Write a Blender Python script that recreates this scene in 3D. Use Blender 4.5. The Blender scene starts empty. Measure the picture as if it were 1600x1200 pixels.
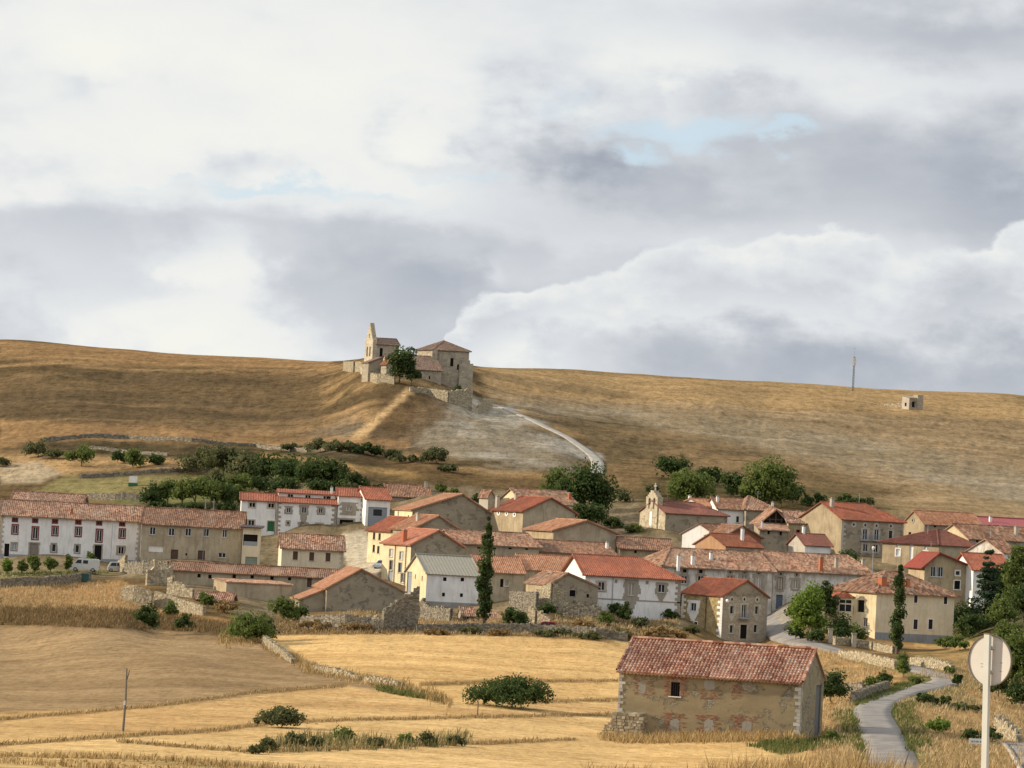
import bpy, math, random
import numpy as np
from mathutils import Vector, Matrix
R_ = math.radians
rnd = random.Random(7)
nrng = np.random.default_rng(11)
scn = bpy.context.scene
COL = scn.collection

# ------------------------------------------------------------ camera, sky, sun
F = 4660.0
PITCH, ROLL = 2.58, 3.0
cam_d = bpy.data.cameras.new("camera"); cam = bpy.data.objects.new("camera", cam_d); COL.objects.link(cam)
cam_d.sensor_width = 36; cam_d.lens = 36 * F / 1600; cam_d.clip_start = 0.5; cam_d.clip_end = 8000
RM = Matrix.Rotation(R_(90 + PITCH), 3, 'X') @ Matrix.Rotation(R_(ROLL), 3, 'Z')
cam.matrix_world = RM.to_4x4()
scn.camera = cam
RMi = np.array(RM.transposed())
def ray(px, py):
    return RM @ Vector(((px - 800) / F, (600 - py) / F, -1))
def at(px, py, Y):
    d = ray(px, py); return d * (Y / d.y)
def proj(p):
    q = RM.transposed() @ Vector(p); return (800 + F * q.x / -q.z, 600 - F * q.y / -q.z)

HAZE = 0.0; HREG = {}
SUN_EL, SUN_PHI = 21.0, 7.0
sd = Vector((-math.cos(R_(SUN_PHI)) * math.cos(R_(SUN_EL)), math.sin(R_(SUN_PHI)) * math.cos(R_(SUN_EL)), math.sin(R_(SUN_EL))))
sun_d = bpy.data.lights.new("sun", 'SUN'); sun_d.energy = 4.7; sun_d.angle = R_(0.6); sun_d.color = (1.0, 0.86, 0.66)
sun = bpy.data.objects.new("sun", sun_d); COL.objects.link(sun); sun.location = (-60, 20, 80)
sun.rotation_euler = sd.to_track_quat('Z', 'Y').to_euler()
scn.view_settings.view_transform = 'Standard'; scn.view_settings.look = 'None'
scn.view_settings.exposure = 0.32; scn.view_settings.gamma = 1.0

def build_world():
    w = bpy.data.worlds.new("World"); scn.world = w; w.use_nodes = True
    nt = w.node_tree; nt.nodes.clear(); N = nt.nodes.new; L = nt.links.new
    def M(op, a, b=None, c=None):
        n = N('ShaderNodeMath'); n.operation = op
        for i, v in enumerate((a, b, c)):
            if v is None: continue
            if isinstance(v, (int, float)): n.inputs[i].default_value = v
            else: L(v, n.inputs[i])
        return n.outputs[0]
    def mixc(f, a, b):
        n = N('ShaderNodeMix'); n.data_type = 'RGBA'
        for k, v in ((0, f), (6, a), (7, b)):
            if isinstance(v, (int, float)): n.inputs[k].default_value = v
            elif isinstance(v, tuple): n.inputs[k].default_value = v + (1,)
            else: L(v, n.inputs[k])
        return n.outputs[2]
    def ss(x, lo, hi):
        n = N('ShaderNodeMapRange'); n.interpolation_type = 'SMOOTHSTEP'
        L(x, n.inputs[0]); n.inputs[1].default_value = lo; n.inputs[2].default_value = hi
        n.inputs[3].default_value = 0; n.inputs[4].default_value = 1
        return n.outputs[0]
    tc = N('ShaderNodeTexCoord'); sep = N('ShaderNodeSeparateXYZ'); L(tc.outputs['Generated'], sep.inputs[0])
    az = M('MULTIPLY', M('ARCTAN2', sep.outputs[0], sep.outputs[1]), 57.2958)
    el = M('MULTIPLY', M('ARCSINE', sep.outputs[2]), 57.2958)
    def vec(sx, sz, off=0.0):
        c = N('ShaderNodeCombineXYZ'); L(M('MULTIPLY', az, sx), c.inputs[0]); L(M('MULTIPLY', el, sz), c.inputs[1]); c.inputs[2].default_value = off
        return c.outputs[0]
    def noise(v, sc, det=7, rough=.55):
        n = N('ShaderNodeTexNoise'); L(v, n.inputs['Vector']); n.inputs['Scale'].default_value = sc
        n.inputs['Detail'].default_value = det; n.inputs['Roughness'].default_value = rough; return n.outputs[0]
    n_big = noise(vec(.10, .24, 1.3), 1.0, 5, .5)
    n_mid = noise(vec(.30, .62, 4.1), 1.0, 8, .56)
    n_puff = noise(vec(.8, 1.2, 9.7), 1.0, 7, .55)
    # distorted elevation and azimuth give ragged edges
    n_rag = noise(vec(1.1, 1.8, 2.2), 1.0, 7, .55); rag = ss(n_rag, .36, .66)
    dz = M('ADD', M('MULTIPLY', M('SUBTRACT', n_mid, .5), 2.6), M('MULTIPLY', M('SUBTRACT', n_puff, .5), 1.1))
    ez = M('ADD', el, dz); ex = M('ADD', az, M('MULTIPLY', M('SUBTRACT', n_puff, .5), 3.0))
    def X(px): return (px - 800) / 81.33
    def E(px, py): return (810 + .0524 * (px - 800) - py) / 81.33
    def gauss(px, py, a, b):
        u = M('DIVIDE', M('SUBTRACT', ex, X(px)), a); v = M('DIVIDE', M('SUBTRACT', ez, E(px, py)), b)
        return M('EXPONENT', M('MULTIPLY', M('ADD', M('MULTIPLY', u, u), M('MULTIPLY', v, v)), -1))
    def curve(pts, k=1.0, soft=None):
        t = M('DIVIDE', M('ADD', az, 14), 28)
        n = N('ShaderNodeFloatCurve'); L(t, n.inputs['Value']); c = n.mapping.curves[0]
        P = sorted([((X(px) + 14) / 28, E(px, py) / 12) for px, py in pts])
        P = [(0, P[0][1])] + P + [(1, P[-1][1])]
        c.points[0].location = P[0]; c.points[1].location = P[-1]
        for p in P[1:-1]: c.points.new(*p)
        n.mapping.update(); return M('MULTIPLY', n.outputs[0], 12)
    # base veil of cloud
    val = M('ADD', .735, M('MULTIPLY', M('SUBTRACT', n_big, .5), .55))
    val = M('ADD', val, M('MULTIPLY', M('SUBTRACT', n_mid, .5), .30))
    for px, py, a, b, g in ((250, 60, 5, 2.2, .16), (150, 230, 4, 1.0, .12), (600, 150, 3, 1.6, .03), (1050, 110, 2.5, .8, .10),
                            (1450, 60, 3.2, .9, -.24), (850, 230, 1.6, .8, -.20), (740, 190, .7, .6, -.14), (350, 262, .8, .35, -.14),
                            (110, 130, .8, .45, -.12), (1450, 130, 3, .5, .10), (1300, 290, 4.5, .9, -.17), (1560, 340, 2, .8, -.20), (1060, 320, 2.2, .45, -.12), (1420, 230, 3.0, .5, -.08),
                            (1120, 160, .8, .4, -.12), (900, 280, 1.2, .5, -.14), (620, 240, .9, .35, -.12), (560, 200, .5, .4, -.10), (1000, 150, .5, .25, -.10)):
        ga = gauss(px, py, a, b)
        if g < 0 and a < 2: ga = M('MULTIPLY', ga, M('ADD', .6, M('MULTIPLY', rag, .7)))
        val = M('ADD', val, M('MULTIPLY', ga, g))
    val = M('ADD', val, M('MULTIPLY', M('SUBTRACT', n_puff, .5), .16))
    # grey band on the left below a crisp white edge
    e1 = M('ADD', curve([(0, 312), (250, 322), (520, 330), (700, 350), (860, 372), (1000, 372), (1300, 430), (1600, 480)]), 0)
    d1 = M('SUBTRACT', e1, M('ADD', el, M('MULTIPLY', dz, .35)))
    m1 = ss(d1, -.05, .35)
    band = M('ADD', M('ADD', .635, M('MULTIPLY', M('SUBTRACT', n_mid, .5), .34)), M('MULTIPLY', M('SUBTRACT', n_puff, .5), .18))
    for px, py, a, b, g in ((335, 440, .9, .8, .30), (230, 510, 1.4, .5, .28), (430, 530, 1.4, .45, .24), (60, 440, 2.2, .8, .10),
                            (470, 430, 1.2, .6, -.06), (640, 470, 1.0, .7, -.10), (690, 380, 2.4, .35, -.02), (120, 540, 2, .3, .05), (760, 440, .5, .3, .10)):
        band = M('ADD', band, M('MULTIPLY', gauss(px, py, a, b), g))
    val = M('ADD', M('MULTIPLY', val, M('SUBTRACT', 1, m1)), M('MULTIPLY', band, m1))
    # heaped cumulus bank on the right, bright along its crest
    dp = M('ADD', M('MULTIPLY', M('SUBTRACT', n_puff, .5), 1.5), M('MULTIPLY', M('SUBTRACT', n_mid, .5), 1.1))
    e2 = curve([(640, 620), (700, 512), (760, 470), (860, 445), (930, 425), (1010, 385), (1130, 372), (1280, 345), (1340, 360), (1390, 395), (1500, 385), (1600, 350)])
    d2 = M('SUBTRACT', e2, M('ADD', el, dp))
    m2 = ss(d2, -.05, .15)
    cum = M('ADD', M('ADD', .56, M('MULTIPLY', M('EXPONENT', M('MULTIPLY', M('MAXIMUM', d2, 0), -.55)), .27)), M('ADD', M('MULTIPLY', M('SUBTRACT', n_mid, .5), .34), M('MULTIPLY', M('SUBTRACT', n_puff, .5), .36)))
    for px, py, a, b, g in ((820, 500, 1.6, .5, .12), (1000, 470, 2.0, .4, .04), (1250, 545, 5, .6, -.13), (860, 560, 1.0, .2, .06), (1500, 480, 2, .8, -.04), (1450, 590, 4, .6, -.04)):
        cum = M('ADD', cum, M('MULTIPLY', gauss(px, py, a, b), g))
    val = M('ADD', M('MULTIPLY', val, M('SUBTRACT', 1, m2)), M('MULTIPLY', cum, m2))
    e3 = curve([(560, 640), (700, 560), (800, 520), (960, 480), (1100, 470), (1280, 462), (1420, 500), (1600, 470)]); d3 = M('SUBTRACT', e3, M('ADD', el, M('MULTIPLY', dp, 1.2)))
    sh = M('MULTIPLY', ss(d3, -.05, .25), M('EXPONENT', M('MULTIPLY', M('MAXIMUM', d3, 0), -1.6))); val = M('ADD', val, M('MULTIPLY', M('MULTIPLY', sh, m2), .10)); val = M('SUBTRACT', val, M('MULTIPLY', M('MULTIPLY', ss(d3, .5, 1.6), m2), .05))
    ramp = N('ShaderNodeValToRGB'); L(val, ramp.inputs[0]); cr = ramp.color_ramp
    cr.elements[0].position = .30; cr.elements[0].color = (.31, .34, .40, 1)
    cr.elements[1].position = .98; cr.elements[1].color = (.81, .81, .76, 1)
    for p, c in ((.46, (.405, .435, .485, 1)), (.60, (.515, .54, .58, 1)), (.74, (.64, .665, .69, 1)), (.86, (.76, .77, .755, 1))):
        e = cr.elements.new(p); e.color = c
    # clear gaps: the real sky shows through thinner veil
    gaps = None
    for px, py, a, b, g in ((1050, 212, 2.0, .50, .95), (1200, 226, 1.1, .25, .85), (975, 262, .9, .35, .85), (700, 275, 1.6, .22, .6), (410, 303, 2.4, .26, .75), (560, 318, 1.4, .2, .6), (860, 160, .8, .3, .5), (230, 290, 1.6, .16, .5), (640, 130, 1.0, .3, .4)):
        gg = M('MULTIPLY', gauss(px, py, a, b), g); gaps = gg if gaps is None else M('MAXIMUM', gaps, gg)
    gaps = M('MULTIPLY', ss(gaps, .25, .95), M('SUBTRACT', 1, m1))
    sky = N('ShaderNodeTexSky'); sky.sky_type = 'NISHITA'; sky.sun_disc = False
    sky.sun_elevation = R_(SUN_EL); sky.sun_rotation = math.atan2(sd.x, sd.y) % (2 * math.pi)
    sky.altitude = 900; sky.air_density = 1.0; sky.dust_density = 1.5; sky.ozone_density = 1.0
    skym = N('ShaderNodeVectorMath'); skym.operation = 'SCALE'; L(sky.outputs[0], skym.inputs[0]); skym.inputs['Scale'].default_value = .10
    thin = mixc(.8, skym.outputs[0], (.60, .73, .82))
    c = mixc(M('MULTIPLY', gaps, .9), ramp.outputs[0], thin)
    # below the skyline the air meets the ground colour
    sc_ = N('ShaderNodeVectorMath'); sc_.operation = 'SCALE'; L(c, sc_.inputs[0]); L(M('ADD', 1.0, M('MULTIPLY', ss(el, 13.0, 40.0), .5)), sc_.inputs['Scale']); c = sc_.outputs[0]  # sky overhead, out of view, brightened to add ambient fill
    c = mixc(ss(el, -5.0, -1.5), (.17, .13, .085), c)
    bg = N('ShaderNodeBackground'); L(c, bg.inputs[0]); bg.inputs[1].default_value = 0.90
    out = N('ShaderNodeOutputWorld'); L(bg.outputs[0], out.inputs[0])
build_world()

# ------------------------------------------------------------ helpers
def s2l(c): return tuple(((v / 255) / 12.92 if v <= 10 else (((v / 255) + .055) / 1.055) ** 2.4) for v in c)
def tag(o, label=None, cat=None, group=None, kind=None):
    if label: o['label'] = label
    if cat: o['category'] = cat
    if group: o['group'] = group
    if kind: o['kind'] = kind
    return o
def empty(name, loc, label=None, cat=None, group=None):
    o = bpy.data.objects.new(name, None); COL.objects.link(o); o.location = loc; o.empty_display_size = .3
    return tag(o, label, cat, group)
class MB:
    def __init__(s): s.v = []; s.f = []; s.uv = []; s.has = False
    def face(s, pts, uv=None):
        i = len(s.v); s.v += [tuple(p) for p in pts]; s.f.append(tuple(range(i, i + len(pts))))
        s.uv += uv if uv else [(0, 0)] * len(pts)
    def box(s, O, a, b, c):   # O corner, a,b,c edge vectors
        O, a, b, c = map(Vector, (O, a, b, c))
        P = [O, O + a, O + a + b, O + b, O + c, O + a + c, O + a + b + c, O + b + c]
        for q in ((0, 3, 2, 1), (4, 5, 6, 7), (0, 1, 5, 4), (1, 2, 6, 5), (2, 3, 7, 6), (3, 0, 4, 7)):
            s.face([P[k] for k in q], [(0, 0), (1, 0), (1, 1), (0, 1)])
    def cyl(s, A, B, r0, r1, n=8, caps=True):
        A = Vector(A); B = Vector(B); d = (B - A).normalized(); u = d.orthogonal().normalized(); w = d.cross(u)
        ra = [A + (u * math.cos(6.28318 * k / n) + w * math.sin(6.28318 * k / n)) * r0 for k in range(n)]
        rb = [B + (u * math.cos(6.28318 * k / n) + w * math.sin(6.28318 * k / n)) * r1 for k in range(n)]
        for k in range(n):
            m = (k + 1) % n; s.face([ra[k], ra[m], rb[m], rb[k]])
        if caps: s.face(rb); s.face(ra[::-1])
    def prism(s, pts, ext):
        ext = Vector(ext); P = [Vector(p) for p in pts]; Q = [p + ext for p in P]; n = len(P)
        s.face(P); s.face(Q[::-1])
        for k in range(n): m = (k + 1) % n; s.face([P[k], Q[k], Q[m], P[m]])
    def build(s, name, mat, parent=None, smooth=False):
        off = Vector((0, 0, 0))
        p = parent
        while p is not None: off += Vector(p.location); p = p.parent
        me = bpy.data.meshes.new(name)
        me.from_pydata([(v[0] - off.x, v[1] - off.y, v[2] - off.z) for v in s.v], [], s.f)
        ul = me.uv_layers.new(name="UVMap"); ul.data.foreach_set('uv', np.array(s.uv, dtype=np.float32).ravel())
        me.materials.append(mat)
        if smooth: me.polygons.foreach_set('use_smooth', [True] * len(me.polygons))
        o = bpy.data.objects.new(name, me); COL.objects.link(o); o.parent = parent
        return o
def np_mesh(name, V, faces4, mat, smooth=False, tri=False):
    me = bpy.data.meshes.new(name); k = 3 if tri else 4
    me.vertices.add(len(V)); me.vertices.foreach_set('co', np.asarray(V, dtype=np.float32).ravel())
    fa = np.asarray(faces4, dtype=np.int32); me.loops.add(fa.size); me.loops.foreach_set('vertex_index', fa.ravel())
    me.polygons.add(len(fa)); me.polygons.foreach_set('loop_start', np.arange(0, fa.size, k, dtype=np.int32))
    try: me.polygons.foreach_set('loop_total', np.full(len(fa), k, dtype=np.int32))
    except Exception: pass
    if smooth: me.polygons.foreach_set('use_smooth', np.ones(len(fa), dtype=bool))
    me.update(calc_edges=True); me.materials.append(mat); return me

# ------------------------------------------------------------ materials
class NT:
    def __init__(s, name):
        s.m = bpy.data.materials.new(name); s.m.use_nodes = True; s.t = s.m.node_tree
        s.b = s.t.nodes['Principled BSDF']; s.b.inputs['Roughness'].default_value = .9
        s.b.inputs['Specular IOR Level'].default_value = .2
    def n(s, t, **kw):
        x = s.t.nodes.new(t)
        for k, v in kw.items(): setattr(x, k, v)
        return x
    def l(s, a, b): s.t.links.new(a, b)
    def pos(s, scale=(1, 1, 1)):
        g = s.n('ShaderNodeNewGeometry'); mp = s.n('ShaderNodeMapping'); s.l(g.outputs['Position'], mp.inputs[0]); mp.inputs['Scale'].default_value = scale
        return mp.outputs[0]
    def noise(s, v, sc, det=5, rough=.6):
        x = s.n('ShaderNodeTexNoise'); s.l(v, x.inputs['Vector']); x.inputs['Scale'].default_value = sc; x.inputs['Detail'].default_value = det; x.inputs['Roughness'].default_value = rough
        return x.outputs[0]
    def ramp(s, f, stops):
        x = s.n('ShaderNodeValToRGB'); s.l(f, x.inputs[0]); e = x.color_ramp.elements
        e[0].position, e[0].color = stops[0][0], tuple(stops[0][1]) + (1,); e[1].position, e[1].color = stops[-1][0], tuple(stops[-1][1]) + (1,)
        for p, c in stops[1:-1]: q = e.new(p); q.color = tuple(c) + (1,)
        return x.outputs[0]
    def mix(s, f, a, b, mode='MIX'):
        x = s.n('ShaderNodeMix', data_type='RGBA', blend_type=mode)
        for k, v in ((0, f), (6, a), (7, b)):
            if isinstance(v, (int, float)): x.inputs[k].default_value = v
            elif isinstance(v, tuple): x.inputs[k].default_value = v + (1,)
            else: s.l(v, x.inputs[k])
        return x.outputs[2]
    def math(s, op, a, b=0.0):
        x = s.n('ShaderNodeMath', operation=op)
        for i, v in enumerate((a, b)):
            if isinstance(v, (int, float)): x.inputs[i].default_value = v
            else: s.l(v, x.inputs[i])
        return x.outputs[0]
    def bump(s, h, st, dist=.05):
        x = s.n('ShaderNodeBump'); x.inputs['Strength'].default_value = st; x.inputs['Distance'].default_value = dist; s.l(h, x.inputs['Height']); s.l(x.outputs[0], s.b.inputs['Normal'])
    def out(s, c): s.l(c, s.b.inputs['Base Color']); return s.m
def mul(c, k): return tuple(v * k for v in c)
_mc = {}
def plain(name, c, rough=.7, metal=0.0):
    k = ('p', name)
    if k in _mc: return _mc[k]
    n = NT(name); p = n.pos(); f = n.noise(p, 2.5, 4)
    n.b.inputs['Roughness'].default_value = rough; n.b.inputs['Metallic'].default_value = metal
    _mc[k] = n.out(n.mix(f, mul(c, .78), mul(c, 1.15))); return _mc[k]
def plaster(name, c, dirt=None, amt=.35):
    k = ('w', name)
    if k in _mc: return _mc[k]
    dirt = dirt or mul(c, .5)
    n = NT(name); f = n.noise(n.pos(), .5, 7, .65); g = n.noise(n.pos((3, 3, .5)), .7, 5, .7)
    col = n.mix(n.ramp(f, [(.38, (0, 0, 0)), (.62, (amt, amt, amt))]), c, dirt)
    col = n.mix(n.ramp(g, [(.50, (0, 0, 0)), (.66, (amt, amt, amt))]), col, mul(dirt, .8))
    fine = n.noise(n.pos(), 6, 4); col = n.mix(fine, mul_node(n, col, .86), col)
    n.bump(fine, .4, .03); _mc[k] = n.out(col); return _mc[k]
def mul_node(n, col, k):
    return n.mix(1.0, col, (k, k, k), 'MULTIPLY')
def rubble(name, c1, c2, mortar, sc=2.6, patch=None, patch_c=None):
    k = ('r', name)
    if k in _mc: return _mc[k]
    n = NT(name); p = n.pos((1, 1, 1.5))
    v = n.n('ShaderNodeTexVoronoi'); n.l(p, v.inputs['Vector']); v.inputs['Scale'].default_value = sc
    e = n.n('ShaderNodeTexVoronoi', feature='DISTANCE_TO_EDGE'); n.l(p, e.inputs['Vector']); e.inputs['Scale'].default_value = sc
    sepr = n.n('ShaderNodeSeparateColor'); n.l(v.outputs['Color'], sepr.inputs[0])
    col = n.mix(sepr.outputs[0], c1, c2)
    col = n.mix(n.ramp(e.outputs['Distance'], [(.0, (1, 1, 1)), (.07, (0, 0, 0))]), col, mortar)
    big = n.noise(n.pos(), .45, 6, .65)
    col = n.mix(n.ramp(big, [(.38, (.45, .45, .45)), (.6, (0, 0, 0))]), col, mul(c1, .55))
    h = e.outputs['Distance']
    if patch_c:
        pf = n.ramp(n.noise(n.pos(), .7, 8, .7), [(patch, (0, 0, 0)), (patch + .05, (1, 1, 1))])
        fine = n.noise(n.pos(), 5, 5); pc = n.mix(fine, mul(patch_c, .8), mul(patch_c, 1.12))
        tone = n.ramp(n.noise(n.pos((1, 1, 2.2)), .5, 5, .6), [(.35, (0, 0, 0)), (.65, (.6, .6, .6))])
        pc = n.mix(tone, pc, mul(patch_c, .62))
        col = n.mix(pf, pc, col); h = n.mix(pf, (1., 1., 1.), h)
    n.bump(h, .8, .12); _mc[k] = n.out(col); return _mc[k]
def tiles(name, c1, c2, c3, lichen=None, la=.0, moss=(.10, .09, .06), ma=.3):
    """clay tile colours: one value per tile from the UVs, patches of lichen and soot"""
    k = ('t', name)
    if k in _mc: return _mc[k]
    n = NT(name); uv = n.n('ShaderNodeUVMap'); fl = n.n('ShaderNodeVectorMath', operation='FLOOR'); n.l(uv.outputs[0], fl.inputs[0])
    wn = n.n('ShaderNodeTexWhiteNoise', noise_dimensions='2D'); n.l(fl.outputs[0], wn.inputs['Vector'])
    col = n.ramp(wn.outputs['Value'], [(0, c1), (.5, c2), (1, c3)])
    big = n.noise(n.pos(), .35, 5, .6); col = n.mix(n.ramp(big, [(.42, (ma, ma, ma)), (.6, (0, 0, 0))]), col, moss)
    if lichen:
        w2 = n.n('ShaderNodeTexWhiteNoise', noise_dimensions='3D')
        ad = n.n('ShaderNodeVectorMath', operation='ADD'); n.l(fl.outputs[0], ad.inputs[0]); ad.inputs[1].default_value = (3.3, 7.7, 1.1); n.l(ad.outputs[0], w2.inputs['Vector'])
        lf = n.math('MULTIPLY', n.ramp(w2.outputs['Value'], [(.55, (0, 0, 0)), (.9, (1, 1, 1))]), n.ramp(n.noise(n.pos(), .6, 6, .7), [(.35, (0, 0, 0)), (.65, (1, 1, 1))]))
        col = n.mix(n.math('MULTIPLY', lf, la), col, lichen)
    sp = n.noise(n.pos(), 4.0, 3); col = n.mix(sp, mul_node(n, col, .8), mul_node(n, col, 1.1))
    n.bump(sp, .3, .03); _mc[k] = n.out(col); return _mc[k]
def island(name, stops, rough=.85, trans=0.0, posn=.0):
    """colour differs per leaf, stone or blade"""
    k = ('i', name)
    if k in _mc: return _mc[k]
    n = NT(name); g = n.n('ShaderNodeNewGeometry'); f = g.outputs['Random Per Island']
    if posn:
        ns = n.noise(n.pos(), posn, 4, .55); f = n.math('ADD', n.math('MULTIPLY', f, .45), n.math('MULTIPLY', n.math('SUBTRACT', ns, .18), .85))
    n.b.inputs['Roughness'].default_value = rough
    col = n.ramp(f, stops)
    if trans:
        tr = n.n('ShaderNodeBsdfTranslucent'); n.l(col, tr.inputs[0]); mx = n.n('ShaderNodeMixShader'); mx.inputs[0].default_value = trans
        n.l(n.b.outputs[0], mx.inputs[1]); n.l(tr.outputs[0], mx.inputs[2]); n.l(mx.outputs[0], n.t.nodes['Material Output'].inputs[0])
    _mc[k] = n.out(col); return _mc[k]

M_WHITE = plaster('white_limewash', (.82, .81, .79), (.46, .42, .36), .3)
M_WHITE2 = plaster('clean_white_plaster', (.86, .84, .79), (.5, .47, .42), .25)
M_OLDWHITE = plaster('weathered_limewash', (.70, .67, .61), (.32, .28, .22), .7)
M_TAN = plaster('tan_plaster', (.46, .39, .275), (.25, .2, .13), .55)
M_PINK = plaster('warm_plaster', (.68, .60, .44), (.45, .37, .25), .35)
M_YEL_LIT = plaster('sunlit_yellow_plaster', (.76, .64, .41), (.50, .38, .22), .45)  # bright tone for left-facing walls, sunlight put into the colour
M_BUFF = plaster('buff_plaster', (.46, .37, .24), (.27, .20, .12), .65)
M_OCHRE = rubble('ochre_wall', (.40, .29, .14), (.50, .40, .24), (.36, .27, .15), 3.0, .48, (.44, .33, .16))
M_STONE = rubble('limestone_rubble', (.34, .29, .22), (.46, .40, .31), (.26, .215, .155))
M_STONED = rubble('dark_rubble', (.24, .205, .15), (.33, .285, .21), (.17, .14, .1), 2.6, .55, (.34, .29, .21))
M_CHURCH = rubble('church_masonry', (.40, .34, .25), (.50, .43, .32), (.34, .285, .205), 2.2, .5, (.44, .375, .28))
M_BARN = rubble('barn_wall', (.27, .235, .175), (.42, .37, .29), (.22, .175, .11), 4.2, .535, (.335, .265, .155))
M_QUOIN = plaster('quoin_stone', (.50, .45, .37), (.3, .26, .2), .4)
M_SUR = plaster('dressed_stone', (.36, .32, .26), (.24, .2, .15), .4)
M_RED = tiles('new_red_tile', (.27, .082, .048), (.34, .11, .062), (.39, .145, .085), (.42, .26, .18), .25, (.20, .08, .05), .6)
M_PURP = tiles('wine_tile', (.20, .08, .062), (.24, .10, .076), (.28, .125, .095), None, 0, (.15, .075, .055), .5)
M_ORG = tiles('orange_tile', (.30, .125, .07), (.42, .20, .115), (.50, .28, .17), (.5, .40, .28), .3, (.24, .125, .07), .35)
M_OLD = tiles('old_tile', (.15, .070, .046), (.34, .165, .10), (.47, .285, .185), (.50, .42, .31), .65, (.15, .10, .07), .55)
M_OLDB = tiles('brown_tile', (.14, .068, .042), (.26, .12, .07), (.37, .205, .125), (.40, .33, .24), .5, (.13, .085, .06), .5)
M_BARNT = tiles('barn_tile', (.24, .085, .052), (.45, .20, .125), (.60, .37, .25), (.60, .48, .37), .7, (.16, .085, .06), .4)
M_SLATE = plain('fibre_cement', (.33, .31, .25), .9)
M_GLASS = plain('dark_glass', (.025, .027, .03), .15)
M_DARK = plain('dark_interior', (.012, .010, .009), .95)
M_WFRAME = plain('white_frame', (.7, .69, .66), .5)
M_BROWN = plain('brown_wood', (.10, .06, .04), .6)
M_WINEF = plain('wine_red_frame', (.22, .055, .05), .6)
M_GREY = plain('grey_metal_door', (.27, .29, .32), .5)
M_GREEN = plain('green_door', (.03, .14, .06), .5)
M_BLUE = plain('blue_grey_door', (.10, .125, .17), .6)
M_BRICK = plain('red_brick', (.42, .14, .07), .9)
M_METAL = plain('grey_steel', (.35, .36, .37), .45, .6)
M_FASCIA = plain('eave_board', (.17, .12, .09), .8)
M_ASPH = None
# ------------------------------------------------------------ buildings
ZUP = Vector((0, 0, 1))
def roof_plane(mb, O, A, U, cutL, cutR, per=.30, row=.42, amp=.045, sag=.0, seed=0, thick=.10):
    """corrugated sheet of tiles over a thin slab. O eave start, A eave vector, U vector up the slope"""
    O, A, U = Vector(O), Vector(A), Vector(U); LA, LU = A.length, U.length; a = A / LA; u = U / LU
    n = a.cross(u).normalized();  n = n if n.z > 0 else -n
    r = random.Random(seed)
    nc = max(4, int(round(LA / per)) * 4); nr = max(1, int(LU / 1.3)); uoff = r.randint(0, 9) * 50
    sg = [r.uniform(-1, 1) for _ in range(12)]
    def low(x, y):
        x = x / LA * 10; i = int(min(9.99, x)); f = x - i; return (sg[i] * (1 - f) + sg[i + 1] * f) * sag * (.4 + .6 * math.sin(math.pi * min(1, y / LU)))
    rows = []
    for i in range(nc + 1):
        x = LA * i / nc; t = 1.0
        if cutL > 0: t = min(t, x / cutL)
        if cutR > 0: t = min(t, (LA - x) / cutR)
        t = max(t, 0.0); colp = []
        for j in range(nr + 1):
            y = LU * t * j / nr
            w = amp * math.cos(2 * math.pi * i / 4) + low(x, y) + (r.uniform(-.012, .012) if sag else 0)
            colp.append((O + a * x + u * y + n * (thick + amp * 1.1 + w), (x / per + uoff, y / row)))
        rows.append(colp)
    for i in range(nc):
        for j in range(nr):
            q = (rows[i][j], rows[i + 1][j], rows[i + 1][j + 1], rows[i][j + 1])
            mb.face([p[0] for p in q], [p[1] for p in q])
    T = [O, O + A, O + A - a * cutR + U, O + a * cutL + U]
    if (T[2] - T[3]).length < .05: T = T[:3]
    mb.prism([p + n * thick * .9 for p in T], n * (-thick * .9))
def ridge_cap(mb, P, Q, r=.13):
    P, Q = Vector(P), Vector(Q); n = max(1, int((Q - P).length / .45)); rr = random.Random(int(P.x * 10))
    for k in range(n):
        a = P.lerp(Q, k / n); b = P.lerp(Q, (k + 1.08) / n)
        i = len(mb.v); mb.cyl(a, b, r * rr.uniform(.9, 1.15), r * .85, 5, False)
        for m in range(i, len(mb.v)): mb.uv[m] = (int(P.x) * 7 + k + .5, .5)

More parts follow.
